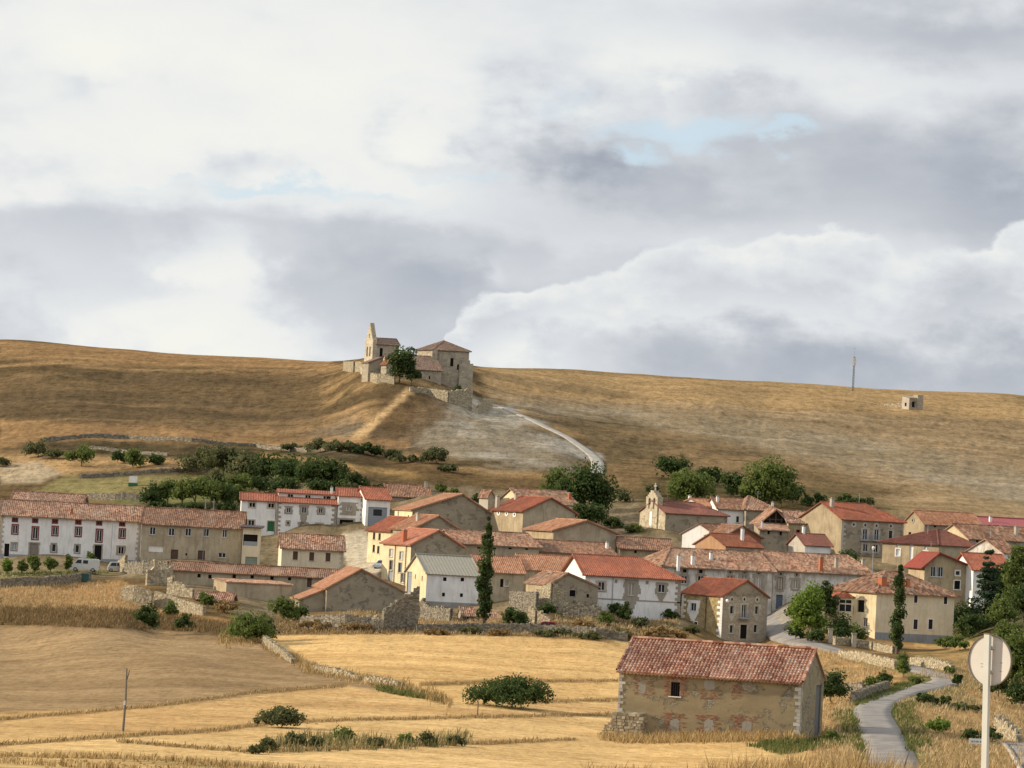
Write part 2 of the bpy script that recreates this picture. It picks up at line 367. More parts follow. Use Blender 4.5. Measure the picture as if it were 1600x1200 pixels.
class House:
    def __init__(s, name, label, cat, eL, eRx, Y, base, yaw=0, lean=None, D=8, sx=None, rise=1.8, ridge='a', frac=.5, hipL=0, hipR=0, over=.35,
                 wall=None, roof=None, left_wall=None, group=None, per=.30, sag=.03, ctrl=False, gable_mat=None, deep=2.0, fascia=None, cap=True, seedn=0):
        lean = yaw if lean is None else lean
        s.seed = int(eL[0]) + seedn; s.over = over; s.rise = rise; s.ridge = ridge; s.sag = sag; s.per = per
        P = at(eL[0], eL[1], Y); a = Vector((math.cos(R_(yaw)), math.sin(R_(yaw)), 0)); b = Vector((-math.sin(R_(lean)), math.cos(R_(lean)), 0))
        s.a, s.b = a, b
        d = ray(eRx, eL[1]); k = d.x / d.y           # |eRx| column: x = k*y
        s.w = (k * P.y - P.x) / (a.x - k * a.y)
        if sx is not None:
            d = ray(sx, eL[1]); k = d.x / d.y; D = (k * P.y - P.x) / (b.x - k * b.y)
        s.D = D; zb = at(eL[0] + (eL[1] - base) * .0, base, Y).z
        s.h = P.z - zb; s.O = Vector((P.x, P.y, zb)); s.deep = deep
        s.root = empty(name, s.O, label, cat, group)
        s.wm = wall; s.ops = {'F': [], 'L': [], 'R': [], 'B': []}; s.wallmb = MB(); s.frac = frac; s.hipL, s.hipR = hipL, hipR; s.roofm = roof
        s.left_wall = left_wall; s.gm = gable_mat; s.fas = fascia
        s.roofo = None; s.cap = cap
        if ctrl: CTRL.append((s.O.x, s.O.y, s.O.z)); e = s.O + a * s.w; CTRL.append((e.x, e.y, e.z))
    def pt(s, x, t, z): return s.O + s.a * x + s.b * t + ZUP * z
    def side(s, k):
        if k == 'F': return s.pt(0, 0, 0), s.a, s.w
        if k == 'L': return s.pt(0, s.D, 0), -s.b, s.D
        if k == 'R': return s.pt(s.w, 0, 0), s.b, s.D
        return s.pt(s.w, s.D, 0), -s.a, s.w
    def hit(s, k, px, py):
        P, d, W = s.side(k); n = d.cross(ZUP); r = ray(px, py); t = P.dot(n) / r.dot(n); X = r * t; return (X - P).dot(d), X.z - P.z
    def op(s, k, kind, px, py, w, h, **o):
        x, z = s.hit(k, px, py); o.update(kind=kind, x=x, z=z, w=w, h=h); s.ops[k].append(o); return s
    def wins(s, k, kind, pts, w, h, **o):
        for px, py in pts: s.op(k, kind, px, py, w, h, **dict(o))
        return s
    def obox(s, mb, k, x0, x1, z0, z1, n0, n1):
        P, d, W = s.side(k); n = d.cross(ZUP); mb.box(P + d * x0 + ZUP * z0 + n * n0, d * (x1 - x0), ZUP * (z1 - z0), n * (n1 - n0))
    def facade(s, mb, k):
        P, d, W = s.side(k); H = s.h; holes = []
        for o in s.ops[k]:
            if o['kind'] in ('oval', 'plate'): continue
            x0, x1, z0, z1 = o['x'] - o['w'] / 2, o['x'] + o['w'] / 2, o['z'] - o['h'] / 2, o['z'] + o['h'] / 2
            x0 = max(x0, .12); x1 = min(x1, W - .12); z1 = min(z1, H - .05)
            if x1 - x0 < .15 or z1 - z0 < .15: o['skip'] = True; continue
            o['r'] = (x0, x1, z0, z1); holes.append(o['r'])
        xs = sorted({0, W} | {v for r in holes for v in r[:2]}); zs = sorted({-s.deep, H} | {v for r in holes for v in r[2:]})
        for i in range(len(xs) - 1):
            for j in range(len(zs) - 1):
                cx, cz = (xs[i] + xs[i + 1]) / 2, (zs[j] + zs[j + 1]) / 2
                if any(r[0] < cx < r[1] and r[2] < cz < r[3] for r in holes): continue
                mb.face([P + d * x + ZUP * z for x, z in ((xs[i], zs[j]), (xs[i + 1], zs[j]), (xs[i + 1], zs[j + 1]), (xs[i], zs[j + 1]))])
        n = d.cross(ZUP) * -.22
        for x0, x1, z0, z1 in holes:
            c = [P + d * x + ZUP * z for x, z in ((x0, z0), (x1, z0), (x1, z1), (x0, z1))]
            for q in range(4): mb.face([c[q], c[(q + 1) % 4], c[(q + 1) % 4] + n, c[q] + n])
    def fill(s, k):
        for i, o in enumerate(s.ops[k]):
            if o.get('skip'): continue
            kd = o['kind']
            if kd in ('oval', 'plate'):
                P, d, W = s.side(k); n = d.cross(ZUP); mb = MB(); m2 = MB(); N = 12
                def ring(rx, rz, off): return [P + d * (o['x'] + rx * math.cos(6.2832 * q / N)) + ZUP * (o['z'] + rz * math.sin(6.2832 * q / N)) + n * off for q in range(N)]
                A, B = ring(o['w'] / 2 + .28, o['h'] / 2 + .28, .05), ring(o['w'] / 2, o['h'] / 2, .05); A0, B0 = ring(o['w'] / 2 + .28, o['h'] / 2 + .28, -.02), ring(o['w'] / 2, o['h'] / 2, .005)
                for q in range(N):
                    m = (q + 1) % N; mb.face([A[q], A[m], B[m], B[q]]); mb.face([A0[q], A0[m], A[m], A[q]]); mb.face([B[q], B[m], B0[m], B0[q]])
                f = mb.build('window', o.get('sur') or M_QUOIN, s.root); m2.face(ring(o['w'] / 2, o['h'] / 2, .008)); m2.build('pane', M_GLASS, f); continue
            x0, x1, z0, z1 = o['r']; fm = o.get('fm') or M_WFRAME; w, h = x1 - x0, z1 - z0
            par = None
            if kd == 'hole':
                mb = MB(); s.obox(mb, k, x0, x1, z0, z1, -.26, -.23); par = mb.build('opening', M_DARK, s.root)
            elif kd in ('win', 'blind'):
                mb = MB(); t = .07; rc = -.16
                s.obox(mb, k, x0, x0 + t, z0, z1, rc, rc + .07); s.obox(mb, k, x1 - t, x1, z0, z1, rc, rc + .07)
                s.obox(mb, k, x0 + t, x1 - t, z0, z0 + t, rc, rc + .07); s.obox(mb, k, x0 + t, x1 - t, z1 - t, z1, rc, rc + .07)
                if w > .7:
                    xm = (x0 + x1) / 2; s.obox(mb, k, xm - .04, xm + .04, z0 + t, z1 - t, rc, rc + .065)
                if o.get('bars'):
                    for q in range(1, o['bars']):
                        xm = x0 + w * q / o['bars']; s.obox(mb, k, xm - .03, xm + .03, z0 + t, z1 - t, rc, rc + .06)
                par = mb.build('window', fm, s.root)
                mb = MB(); s.obox(mb, k, x0 + .02, x1 - .02, z0 + .02, z1 - .02, rc - .03, rc + .02)
                mb.build('blind' if kd == 'blind' else 'pane', o.get('pm') or (M_GREY if kd == 'blind' else M_GLASS), par)
                if h > .6:
                    mb = MB(); s.obox(mb, k, x0 - .1, x1 + .1, z0 - .09, z0, -.05, .09); mb.build('sill', o.get('sur') or M_QUOIN, par)
            else:   # door, garage
                mb = MB(); mt = o.get('fm') or M_BROWN; nb = max(2, int(w / .28)) if kd == 'door' else 1
                if kd == 'door':
                    for q in range(nb): s.obox(mb, k, x0 + w * q / nb + .008, x0 + w * (q + 1) / nb - .008, z0, z1, -.2, -.14)
                else:
                    nz = max(3, int(h / .35))
                    for q in range(nz): s.obox(mb, k, x0, x1, z0 + h * q / nz + .01, z0 + h * (q + 1) / nz - .01, -.2, -.14)
                par = mb.build('door', mt, s.root)
                mb = MB(); s.obox(mb, k, x0 - .02, x0 + .07, z0, z1, -.14, -.06); s.obox(mb, k, x1 - .07, x1 + .02, z0, z1, -.14, -.06); s.obox(mb, k, x0 + .07, x1 - .07, z1 - .08, z1, -.14, -.06)
                mb.build('door_frame', o.get('dfm') or mt, par)
            if o.get('ring'):   # dressed stone or painted band round the opening
                g = o['ring']; mb = MB(); rr = random.Random(s.seed + i); st = o.get('steps')
                for sd_ in (0, 1):
                    z = z0 - g
                    while z < z1 + g - .05:
                        hh = .42 if st else (z1 - z0 + 2 * g); gg = g * (rr.uniform(.8, 1.8) if st else 1); ze = min(z + hh, z1 + g)
                        if sd_ == 0: s.obox(mb, k, x0 - gg, x0, z, ze, -.1, .035)
                        else: s.obox(mb, k, x1, x1 + gg, z, ze, -.1, .035)
                        z = ze
                s.obox(mb, k, x0, x1, z1, z1 + g, -.1, .035)
                if kd != 'door': s.obox(mb, k, x0, x1, z0 - g, z0, -.1, .035)
                if o.get('tail'):
                    tz = o['tail']; wd = w / 2 + g; xc = (x0 + x1) / 2
                    for q in range(3):
                        s.obox(mb, k, xc - wd * (.8 - .2 * q), xc + wd * (.8 - .2 * q), z0 - g - tz * (q + 1) / 3, z0 - g - tz * q / 3, -.02, .035)
                mb.build('surround', o.get('sur') or M_SUR, par)
            if o.get('rail'):
                mb = MB(); z = z0 - .05; P, d, W = s.side(k); n = d.cross(ZUP)
                s.obox(mb, k, x0 - .45, x1 + .45, z - .12, z, 0, .55)
                s.obox(mb, k, x0 - .45, x1 + .45, z + .9, z + .95, .5, .55)
                for q in range(12):
                    xx = x0 - .45 + (w + .9) * q / 11; s.obox(mb, k, xx - .012, xx + .012, z, z + .9, .51, .54)
                mb.build('balcony', M_GREY, par)
    def band(s, k, z0, z1, mat, n=.03, name='band'):
        W = s.side(k)[2]; mb = MB(); s.obox(mb, k, .02, W - .02, z0, z1, -.01, n); return mb.build(name, mat, s.root)
    def plinth(s, k, h, mat):
        W = s.side(k)[2]; mb = MB(); holes = [o.get('r') or (0, 0, 9, 9) for o in s.ops[k]]
        xs = [0.01]
        for x0, x1, z0, z1 in sorted(r for r in holes if r[2] < h): xs += [x0 - .03, x1 + .03]
        xs.append(W - .01)
        for q in range(0, len(xs) - 1, 2):
            if xs[q + 1] > xs[q] + .05: s.obox(mb, k, xs[q], xs[q + 1], -s.deep, h, -.01, .045)
        return mb.build('plinth', mat, s.root)
    def quoins(s, k, end, mat=None, wide=.6, g=None):
        W = s.side(k)[2]; mb = MB(); z = -.3; q = 0; rr = random.Random(s.seed)
        while z < s.h - .1:
            hh = min(rr.uniform(.34, .46), s.h - .02 - z); ww = (wide if q % 2 else wide * .55) * rr.uniform(.85, 1.15)
            if end == 0: s.obox(mb, k, 0.012, ww, z, z + hh - .02, -.1, .03)
            else: s.obox(mb, k, W - ww, W - .012, z, z + hh - .02, -.1, .03)
            z += hh; q += 1
        return mb.build('corner_stones', mat or M_QUOIN, s.root)
    def pipe(s, k, px, py=None, mat=None):
        x, z = s.hit(k, px, py if py else 0); P, d, W = s.side(k); n = d.cross(ZUP); mb = MB()
        mb.cyl(P + d * x + n * .09, P + d * x + n * .09 + ZUP * (s.h - .05), .055, .055, 6); return mb.build('downpipe', mat or M_GREY, s.root)
    def build(s):
        mb = s.wallmb; w, D, h = s.w, s.D, s.h; rr = s.rise
        for k in 'FRB': s.facade(mb, k)
        lw = MB() if s.left_wall else mb
        s.facade(lw, 'L'); gl = lw
        kr = {}
        if s.ridge == 'a':
            tr = D * s.frac; apex = h + rr
            if not s.hipL: gl.face([s.pt(0, 0, h), s.pt(0, D, h), s.pt(0, tr, apex)])
            if not s.hipR: mb.face([s.pt(w, 0, h), s.pt(w, D, h), s.pt(w, tr, apex)])
        elif s.ridge == 'b':
            sr = w * s.frac; apex = h + rr
            g = MB() if s.gm else mb
            g.face([s.pt(0, 0, h), s.pt(w, 0, h), s.pt(sr, 0, apex)]); mb.face([s.pt(0, D, h), s.pt(w, D, h), s.pt(sr, D, apex)])
            if s.gm: g.build('gable', s.gm, s.root)
        elif s.ridge == 'mono':   # slopes down to the front
            lw.face([s.pt(0, 0, h), s.pt(0, D, h), s.pt(0, D, h + rr)]); mb.face([s.pt(w, 0, h), s.pt(w, D, h), s.pt(w, D, h + rr)]); mb.face([s.pt(0, D, h), s.pt(w, D, h), s.pt(w, D, h + rr), s.pt(0, D, h + rr)])
        mb.build('wall', s.wm, s.root)
        if s.left_wall: lw.build('wall', s.left_wall, s.root)  # left side mostly gets a brighter material, its sunlight painted in
        for k in 'FLRB': s.fill(k)
        # roof
        m = MB(); ov = s.over; g0 = .02; kw = dict(per=s.per, sag=s.sag, amp=.015 if s.per > .45 else .045)
        if s.ridge == 'a':
            tr = D * s.frac; k1 = rr / tr; k2 = rr / (D - tr); oL = 0 if s.hipL else ov; hl = s.hipL; hr = s.hipR
            kl = rr / hl if hl else 0; kh = rr / hr if hr else 0
            A0 = s.pt(-ov, -ov, h - k1 * ov + g0); U = s.b * (tr + ov) + ZUP * (rr + k1 * ov)
            roof_plane(m, A0, s.a * (w + 2 * ov), U, (hl + ov) if hl else 0, (hr + ov) if hr else 0, seed=s.seed, **kw)
            B0 = s.pt(w + ov, D + ov, h - k2 * ov + g0); U2 = -s.b * (D - tr + ov) + ZUP * (rr + k2 * ov)
            roof_plane(m, B0, -s.a * (w + 2 * ov), U2, (hr + ov) if hr else 0, (hl + ov) if hl else 0, seed=s.seed + 1, **kw)
            zf, zk = h - k1 * ov + g0, h - k2 * ov + g0
            if hl: roof_plane(m, s.pt(-ov, D + ov, zk), -s.b * (D + 2 * ov), s.a * (hl + ov) + ZUP * (rr + kl * ov if abs(zk - zf) > .3 else rr + k1 * ov), D - tr + ov, tr + ov, seed=s.seed + 2, **kw)
            if hr: roof_plane(m, s.pt(w + ov, -ov, zf), s.b * (D + 2 * ov), -s.a * (hr + ov) + ZUP * (rr + k1 * ov), tr + ov, D - tr + ov, seed=s.seed + 3, **kw)
            P, Q = s.pt(hl if hl else -ov, tr, h + rr + .2), s.pt(w - hr if hr else w + ov, tr, h + rr + .2)
            if s.cap:
                if (Q - P).length > .3: ridge_cap(m, P, Q)
                if hl: ridge_cap(m, s.pt(-ov, -ov, zf + .16), P); ridge_cap(m, s.pt(-ov, D + ov, zk + .16), P)
                else: ridge_cap(m, s.pt(-ov + .05, -ov, zf + .17), P, .09)
                if hr: ridge_cap(m, s.pt(w + ov, -ov, zf + .16), Q); ridge_cap(m, s.pt(w + ov, D + ov, zk + .16), Q)
                else: ridge_cap(m, s.pt(w + ov - .05, -ov, zf + .17), Q, .09)
            s.eave = (s.pt(-ov, -ov, zf), s.pt(w + ov, -ov, zf))
        elif s.ridge == 'b':
            sr = w * s.frac; k1 = rr / sr; k2 = rr / (w - sr)
            roof_plane(m, s.pt(-ov, D + ov, h - k1 * ov + g0), -s.b * (D + 2 * ov), s.a * (sr + ov) + ZUP * (rr + k1 * ov), 0, 0, seed=s.seed, **kw)
            roof_plane(m, s.pt(w + ov, -ov, h - k2 * ov + g0), s.b * (D + 2 * ov), -s.a * (w - sr + ov) + ZUP * (rr + k2 * ov), 0, 0, seed=s.seed + 1, **kw)
            if s.cap:
                P = s.pt(sr, -ov, h + rr + .2); ridge_cap(m, P, s.pt(sr, D + ov, h + rr + .2))
                ridge_cap(m, s.pt(-ov, -ov + .05, h - k1 * ov + .19), P, .09); ridge_cap(m, s.pt(w + ov, -ov + .05, h - k2 * ov + .19), P, .09)
        elif s.ridge == 'mono':
            k1 = rr / D
            roof_plane(m, s.pt(-ov, -ov, h - k1 * ov + g0), s.a * (w + 2 * ov), s.b * (D + 2 * ov) + ZUP * (rr + 2 * k1 * ov), 0, 0, seed=s.seed, **kw)
        s.roofo = m.build('roof', s.roofm, s.root); HREG[s.root.name.split('.')[0]] = s
        if s.fas and s.ridge != 'b':
            mb = MB(); s.obox(mb, 'F', -ov, w + ov, h - .22, h - .04, 0.0, ov * .8); mb.build('eave_board', s.fas, s.root)
        return s
    def roofz(s, x, t):
        if s.ridge == 'a':
            tr = s.D * s.frac; z = s.h + s.rise * (t / tr if t < tr else (s.D - t) / (s.D - tr))
            if s.hipL: z = min(z, s.h + s.rise * x / s.hipL)
            if s.hipR: z = min(z, s.h + s.rise * (s.w - x) / s.hipR)
            return z
        if s.ridge == 'b':
            sr = s.w * s.frac; return s.h + s.rise * (x / sr if x < sr else (s.w - x) / (s.w - sr))
        return s.h + s.rise * t / s.D
    def chimney(s, px, tf, H=1.1, w=.5, mat=None, x=None):
        t = s.D * tf
        if x is None:
            p0, p1 = proj(s.pt(0, t, s.h)), proj(s.pt(s.w, t, s.h)); x = s.w * (px - p0[0]) / (p1[0] - p0[0])
        x = min(max(x, .4), s.w - .4)
        z = s.roofz(x, t); mb = MB(); mb.box(s.pt(x - w / 2, t - w / 2, z - .4), s.a * w, s.b * w, ZUP * (H + .4))
        c = mb.build('chimney', mat or M_WHITE, s.roofo); mb = MB(); e = w / 2 + .07
        mb.box(s.pt(x - e, t - e, z + H), s.a * 2 * e, s.b * 2 * e, ZUP * .08)
        mb.box(s.pt(x - w * .3, t - w * .3, z + H + .08), s.a * w * .6, s.b * w * .6, ZUP * .14); mb.build('cap', M_SUR, s.roofo)
        return s
CTRL = []
# ---------------- left end of the village
G_TER = 'houses of the white terrace behind the street'
h = House('terrace_house', 'long white limewashed house at the left edge with red framed windows', 'house', (2, 804), 221, 484, 873, yaw=2, lean=6, D=10, rise=2.3, wall=M_WHITE, roof=M_OLD, sag=.05, ctrl=True, over=.45)
xs = (23.5, 55, 86, 122.5, 155, 191)
for i, px in enumerate(xs):
    yo = (px - 2) * .039
    h.op('F', 'win', px, 811.5 + yo, .75, .5, fm=M_WINEF, ring=.14, sur=M_WINEF)
    if i in (1, 4):
        h.op('F', 'win', px, 831 + yo, .85, 1.9, fm=M_WFRAME, ring=.2, sur=M_WINEF)
    else: h.op('F', 'win', px, 826.3 + yo, .8, 1.35, fm=M_WFRAME, ring=.2, sur=M_WINEF)
h.op('F', 'hole', 10.5, 859.5, .8, 2.1).op('F', 'blind', 22, 854, .8, 1.1, ring=.2, sur=M_SUR).op('F', 'garage', 53, 859.5, 1.3, 2.2, fm=plain('grey_brown_door', (.25, .21, .18)), ring=.2, steps=1)
h.op('F', 'win', 84, 856, .65, 1.25, ring=.2, steps=1).op('F', 'win', 120.5, 857.5, .65, 1.25, ring=.2, steps=1).op('F', 'door', 153, 863.5, 1.1, 2.4, fm=M_DARK, ring=.2, steps=1).op('F', 'blind', 189, 860, .9, 1.2, pm=M_DARK, ring=.2, steps=1)
h.build(); h.quoins('F', 0); h.quoins('F', 1); h.plinth('F', .85, plaster('grey_plinth', (.36, .37, .39))); h.chimney(112, .12, .9, .4, M_BRICK)
House('barn', 'long low barn whose old tiled roof shows just above the long white terrace house', 'barn', (18, 783), 128, 516, 815, yaw=2, D=9, rise=1.6, wall=M_STONE, roof=M_OLD, sag=.05).build()
h = House('plastered_house', 'tan plastered house between the long white house and the covered terrace, five upper windows', 'house', (222.5, 818), 379, 479, 875, yaw=2, D=9, rise=2.5, wall=M_TAN, roof=M_OLDB, sag=.05, ctrl=True)
h.wins('F', 'win', ((238.5, 829.5), (268, 831), (294, 831.5), (322, 832)), .95, 1.25, fm=M_WFRAME); h.op('F', 'win', 351, 833.5, .75, 1.3)
h.op('F', 'garage', 243.5, 858, 2.3, .9, fm=M_WHITE2).op('F', 'door', 272.5, 867, 1.15, 1.7).op('F', 'hole', 291, 866, .3, .35).op('F', 'door', 314.5, 868.5, 1.15, 1.7).op('F', 'win', 347, 867.5, 1.2, .8)
h.build(); h.pipe('F', 366.5); h.pipe('F', 223.8)
h = House('terrace_extension', 'flat roofed tan extension with a covered terrace beside the five windowed tan house', 'extension', (380, 824.5), 406, 475, 880, yaw=2, D=6, rise=.25, ridge='mono', wall=M_PINK, roof=plain('dark_canopy', (.10, .07, .07)), sag=0, over=.5)
h.op('F', 'hole', 391, 844, 2.3, 1.8).op('F', 'garage', 393, 876, 2.0, 1.2, fm=plain('grey_green_shutter', (.20, .25, .21))); h.build()
mb = MB(); h.obox(mb, 'F', .2, 2.4, h.ops['F'][0]['r'][2], h.ops['F'][0]['r'][2] + .7, -.12, -.08); mb.build('railing', M_GREY, h.root)
h = House('cottage', 'small pink tan cottage with three brown shutters in the middle of the left street', 'cottage', (440.5, 856), 537.5, 466, 893, yaw=2, lean=8, D=8, rise=2.1, wall=M_PINK, roof=M_OLD, sag=.03)
h.wins('F', 'blind', ((461.5, 868), (487, 869.5), (512.5, 870.5)), .75, 1.3, pm=M_BROWN, fm=M_BROWN); h.build(); h.quoins('F', 1)

# ---------------- white terrace at the back of the street
h = House('white_house', 'white house with a green door at the left end of the back row', 'house', (377.5, 781.5), 431.5, 528, 833, yaw=1, lean=6, D=8.5, rise=1.25, wall=M_WHITE2, roof=M_RED, sag=0, group=G_TER, ctrl=True)
h.wins('F', 'blind', ((394, 789), (423.5, 790)), 1.1, .85, pm=M_DARK, ring=.18, sur=plaster('cream_band', (.6, .5, .36))); h.op('F', 'win', 392.5, 817, 1.15, 1.0, ring=.18, sur=plaster('cream_band', (.6, .5, .36))); h.op('F', 'door', 423.5, 822.5, 1.15, 1.75, fm=M_GREEN, ring=.15, sur=M_BUFF)
h.build(); h.pipe('F', 379)
h = House('white_house', 'white house with carved stone window surrounds and a clerestory roof in the back row', 'house', (432.5, 784.5), 527.5, 527, 837, yaw=1, lean=6, D=7, rise=1.0, wall=M_WHITE, roof=M_RED, sag=0, group=G_TER)
h.wins('F', 'win', ((451, 797), (501, 798)), .75, .9, ring=.28, sur=M_SUR, steps=1, fm=M_WFRAME); h.op('F', 'win', 475, 797, .85, 1.1, ring=.32, sur=M_SUR, steps=1, tail=2.6)
h.op('F', 'win', 450, 817.5, .45, .6, ring=.22, sur=M_SUR).op('F', 'door', 473.5, 827, 1.05, 1.9, ring=.35, sur=M_SUR, fm=M_SUR, steps=1).op('F', 'win', 499, 822.5, 1.1, .9, ring=.25, sur=M_QUOIN, fm=M_WINEF, bars=4)
h.build(); h.quoins('F', 0, M_SUR, .8); h.quoins('F', 1, M_SUR, .9)
mb = MB(); z0 = h.h + .75; m2 = MB()
c = MB(); c.box(h.pt(.3, 3.2, z0 - 1.5), h.a * (h.w - .6), h.b * 4, ZUP * 2.4); clr = c.build('clerestory', M_WHITE2, h.root)
for fx in (.19, .235, .48, .525, .78, .825, .86):
    m2.box(h.pt(h.w * fx, 3.13, z0 + .2), h.a * .35, h.b * .05, ZUP * .55)
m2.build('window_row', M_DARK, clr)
r = MB(); roof_plane(r, h.pt(.0, 2.8, z0 + .9), h.a * h.w, h.b * 2.7 + ZUP * .65, 0, 0, seed=4); roof_plane(r, h.pt(h.w, 7.6, z0 + .95), -h.a * h.w, -h.b * 2.1 + ZUP * .6, 0, 0, seed=5); r.build('upper_roof', M_RED, h.root)
h.chimney(517, .55, 2.2, .45)
h = House('white_house', 'white house with a big square stone window and an arched doorway in the back row', 'house', (529, 775), 572, 527, 834, yaw=1, lean=6, D=8, rise=1.35, wall=M_WHITE, roof=M_RED, sag=0, group=G_TER)
h.op('F', 'blind', 545.5, 795, 1.0, .8, ring=.75, sur=M_SUR, pm=M_SUR, steps=1); h.op('F', 'hole', 541, 821, 2.4, 2.0, ring=.3, sur=M_SUR, steps=1); h.build(); h.quoins('F', 1, M_SUR, .8)
mb = MB(); o = h.ops['F'][1]['r']; h.obox(mb, 'F', o[0] + .5, o[1] - .7, o[2], o[3] - .5, -.21, -.16); mb.build('door', M_SUR, h.root)
h.chimney(562, .3, 1.1, .45, M_BRICK)
h = House('garage', 'white garage with wide grey doors at the right end of the white back row', 'garage', (572.5, 780), 610, 524, 834, yaw=0, lean=16, D=9, rise=2.0, wall=M_WHITE2, roof=M_RED, sag=0)
h.op('F', 'garage', 589.5, 809, 3.3, 3.7, fm=M_GREY); h.build()
mb = MB(); o = h.ops['F'][0]['r']; h.obox(mb, 'F', o[0] + .9, o[1] - .9, o[3] - 1.5, o[3] - .4, -.14, -.12); mb.build('door_window', M_GLASS, h.root)
h = House('stone_barn', 'dark stone barn with a mottled roof directly behind the grey garage doors', 'barn', (606, 775), 672, 540, 815, yaw=0, lean=8, D=9, rise=2.1, wall=M_STONE, roof=M_OLDB, sag=.06)
h.op('F', 'hole', 621, 787, .6, .6); h.build(); h.chimney(667, .4, 1.2, .5, M_QUOIN)

# ---------------- ruins and sheds at the lower left
h = House('ruined_barn', 'long low ruined barn with a sagging mossy roof and a row of small square openings', 'barn', (266, 891), 541, 446, 926, yaw=1, D=6.5, rise=1.15, wall=M_TAN, roof=M_OLDB, sag=.16, over=.3)
h.wins('F', 'hole', ((311, 899.5), (328, 901), (366, 900.5), (394, 901), (425, 903), (452.5, 904)), .5, .55); h.op('F', 'door', 483.5, 908, .7, 1.8).op('F', 'blind', 503, 906, .8, 1.3, pm=M_GREY); h.build()
h = House('lean_to_shed', 'low tan shed with a red tiled coping in front of the long ruined barn', 'shed', (354, 910), 456, 439, 940, yaw=2, lean=30, sx=334, rise=.3, ridge='mono', wall=M_TAN, roof=M_OLD, sag=.03, left_wall=M_BUFF, over=.2); h.build()
h = House('tiled_shed', 'little shed roofed in striped red tiles behind the sunlit rubble wall', 'shed', (306, 936), 361, 427, 950, yaw=-4, D=4, rise=.9, wall=M_STONED, roof=M_OLD, sag=.05); h.build()
h = House('gabled_barn', 'stone barn with a broad blank gable and a narrow sunlit orange roof edge', 'barn', (511, 920), 632, 428, 956, yaw=8, lean=12, D=13, rise=2.9, ridge='b', frac=.43, wall=M_STONED, roof=M_ORG, sag=.05, over=.25, ctrl=True); h.build()
h = House('lean_to_shed', 'low stone lean-to under the sloping orange roof left of the broad blank gable', 'shed', (468, 938), 511, 429, 958, yaw=8, lean=12, D=9, rise=1.7, ridge='b', frac=.985, wall=M_STONED, roof=M_ORG, sag=.04, over=.2); h.build()

# ---------------- centre of the village
h = House('hay_barn', 'large barn with a pale orange roof and broad shaded gable above the crossroads', 'barn', (644.5, 797), 768, 503, 848, yaw=12, lean=16, sx=617, rise=3.0, ridge='b', frac=.62, wall=M_STONED, roof=M_ORG, sag=.06, left_wall=M_YEL_LIT, over=.4)
h.op('L', 'hole', 638, 810, .8, 1.1).op('L', 'win', 622, 808, .9, 2).op('F', 'hole', 722, 801, .35, .35); h.build()
h = House('yellow_house', 'bright yellow two storey house at the corner of the pale street', 'house', (612.5, 830), 680, 484, 878, yaw=14, lean=36, sx=575.5, rise=2.2, ridge='b', wall=M_STONED, roof=M_RED, sag=.0, left_wall=M_YEL_LIT, ctrl=True, over=.4)
h.wins('L', 'win', ((584.5, 837.5), (593, 838.5)), .7, 1.1, fm=M_BROWN); h.wins('L', 'win', ((584, 857), (591, 859)), .7, 1.2, fm=M_BROWN); h.build()
h = House('stone_house', 'house with a weathered orange roof rising between the yellow house and the large barn', 'house', (644.5, 827.5), 722, 479, 870, yaw=14, lean=36, sx=611, rise=2.3, ridge='b', wall=M_STONED, roof=M_ORG, sag=.04, left_wall=M_BUFF, over=.35)
h.op('F', 'hole', 676, 818, .3, .3); h.build(); h.chimney(652, .45, 1.3, .45, M_QUOIN)
h = House('stone_house', 'tall stone house with a red brick chimney and a sunlit upper facade with drainpipes', 'house', (642.5, 851), 723, 460, 918, yaw=14, lean=36, sx=598.5, rise=2.3, ridge='b', wall=M_STONED, roof=tiles('pale_red_tile', (.42, .16, .10), (.5, .21, .13), (.56, .27, .17), None, 0, (.35, .16, .1)), sag=.01, left_wall=M_YEL_LIT, ctrl=True, over=.4)
h.wins('L', 'blind', ((611, 864), (627, 868)), .9, 1.2, pm=M_OLDWHITE, ring=.12, sur=M_QUOIN); h.wins('L', 'win', ((611, 883), (625, 887)), .9, 1.5, ring=.15, sur=M_QUOIN, fm=M_GREY); h.op('L', 'door', 610, 902, 1.3, 2.2, fm=M_GREY).op('L', 'win', 629, 903, .9, 1.4, ring=.15)
h.build(); h.pipe('L', 617, 880, M_BROWN); h.pipe('L', 634, 880, M_BROWN); h.chimney(627, .35, 1.9, .6, M_BRICK)
h = House('old_barn', 'long barn with a mottled old roof behind the tall dark poplar', 'barn', (717.5, 849), 843, 466, 887, yaw=5, lean=30, D=9, rise=1.9, wall=M_TAN, roof=M_OLD, sag=.05, over=.4)
h.wins('F', 'hole', ((724, 855), (748, 856), (773, 857), (797, 857), (823, 858)), .5, .25); h.build(); h.pipe('F', 831)
h = House('old_barn', 'low barn with a brown mottled roof and a single white chimney right of the poplar', 'barn', (844, 862), 961, 468, 890, yaw=5, lean=22, D=9, rise=1.7, wall=M_TAN, roof=M_OLDB, sag=.05); h.build(); h.chimney(949, .25, 1.1, .35)
h = House('white_barn', 'white barn with a grey cement roof and a sunlit gable with a tall door', 'barn', (667, 895), 749, 440, 953, yaw=3, lean=30, sx=635, rise=2.5, ridge='a', wall=M_WHITE, roof=M_SLATE, sag=0, left_wall=M_YEL_LIT, over=.3, per=.5)
h.wins('F', 'hole', ((695, 905), (722.5, 905.5)), .5, .55); h.wins('F', 'hole', ((693, 929), (721, 930)), .42, .55); h.op('L', 'garage', 639.5, 909, 1.5, 3.6, fm=M_GREY).op('L', 'hole', 649, 901, .3, .7).op('L', 'hole', 659.5, 904, .3, .8); h.build(); h.plinth('F', 1.3, plaster('grey_base', (.33, .32, .30)))
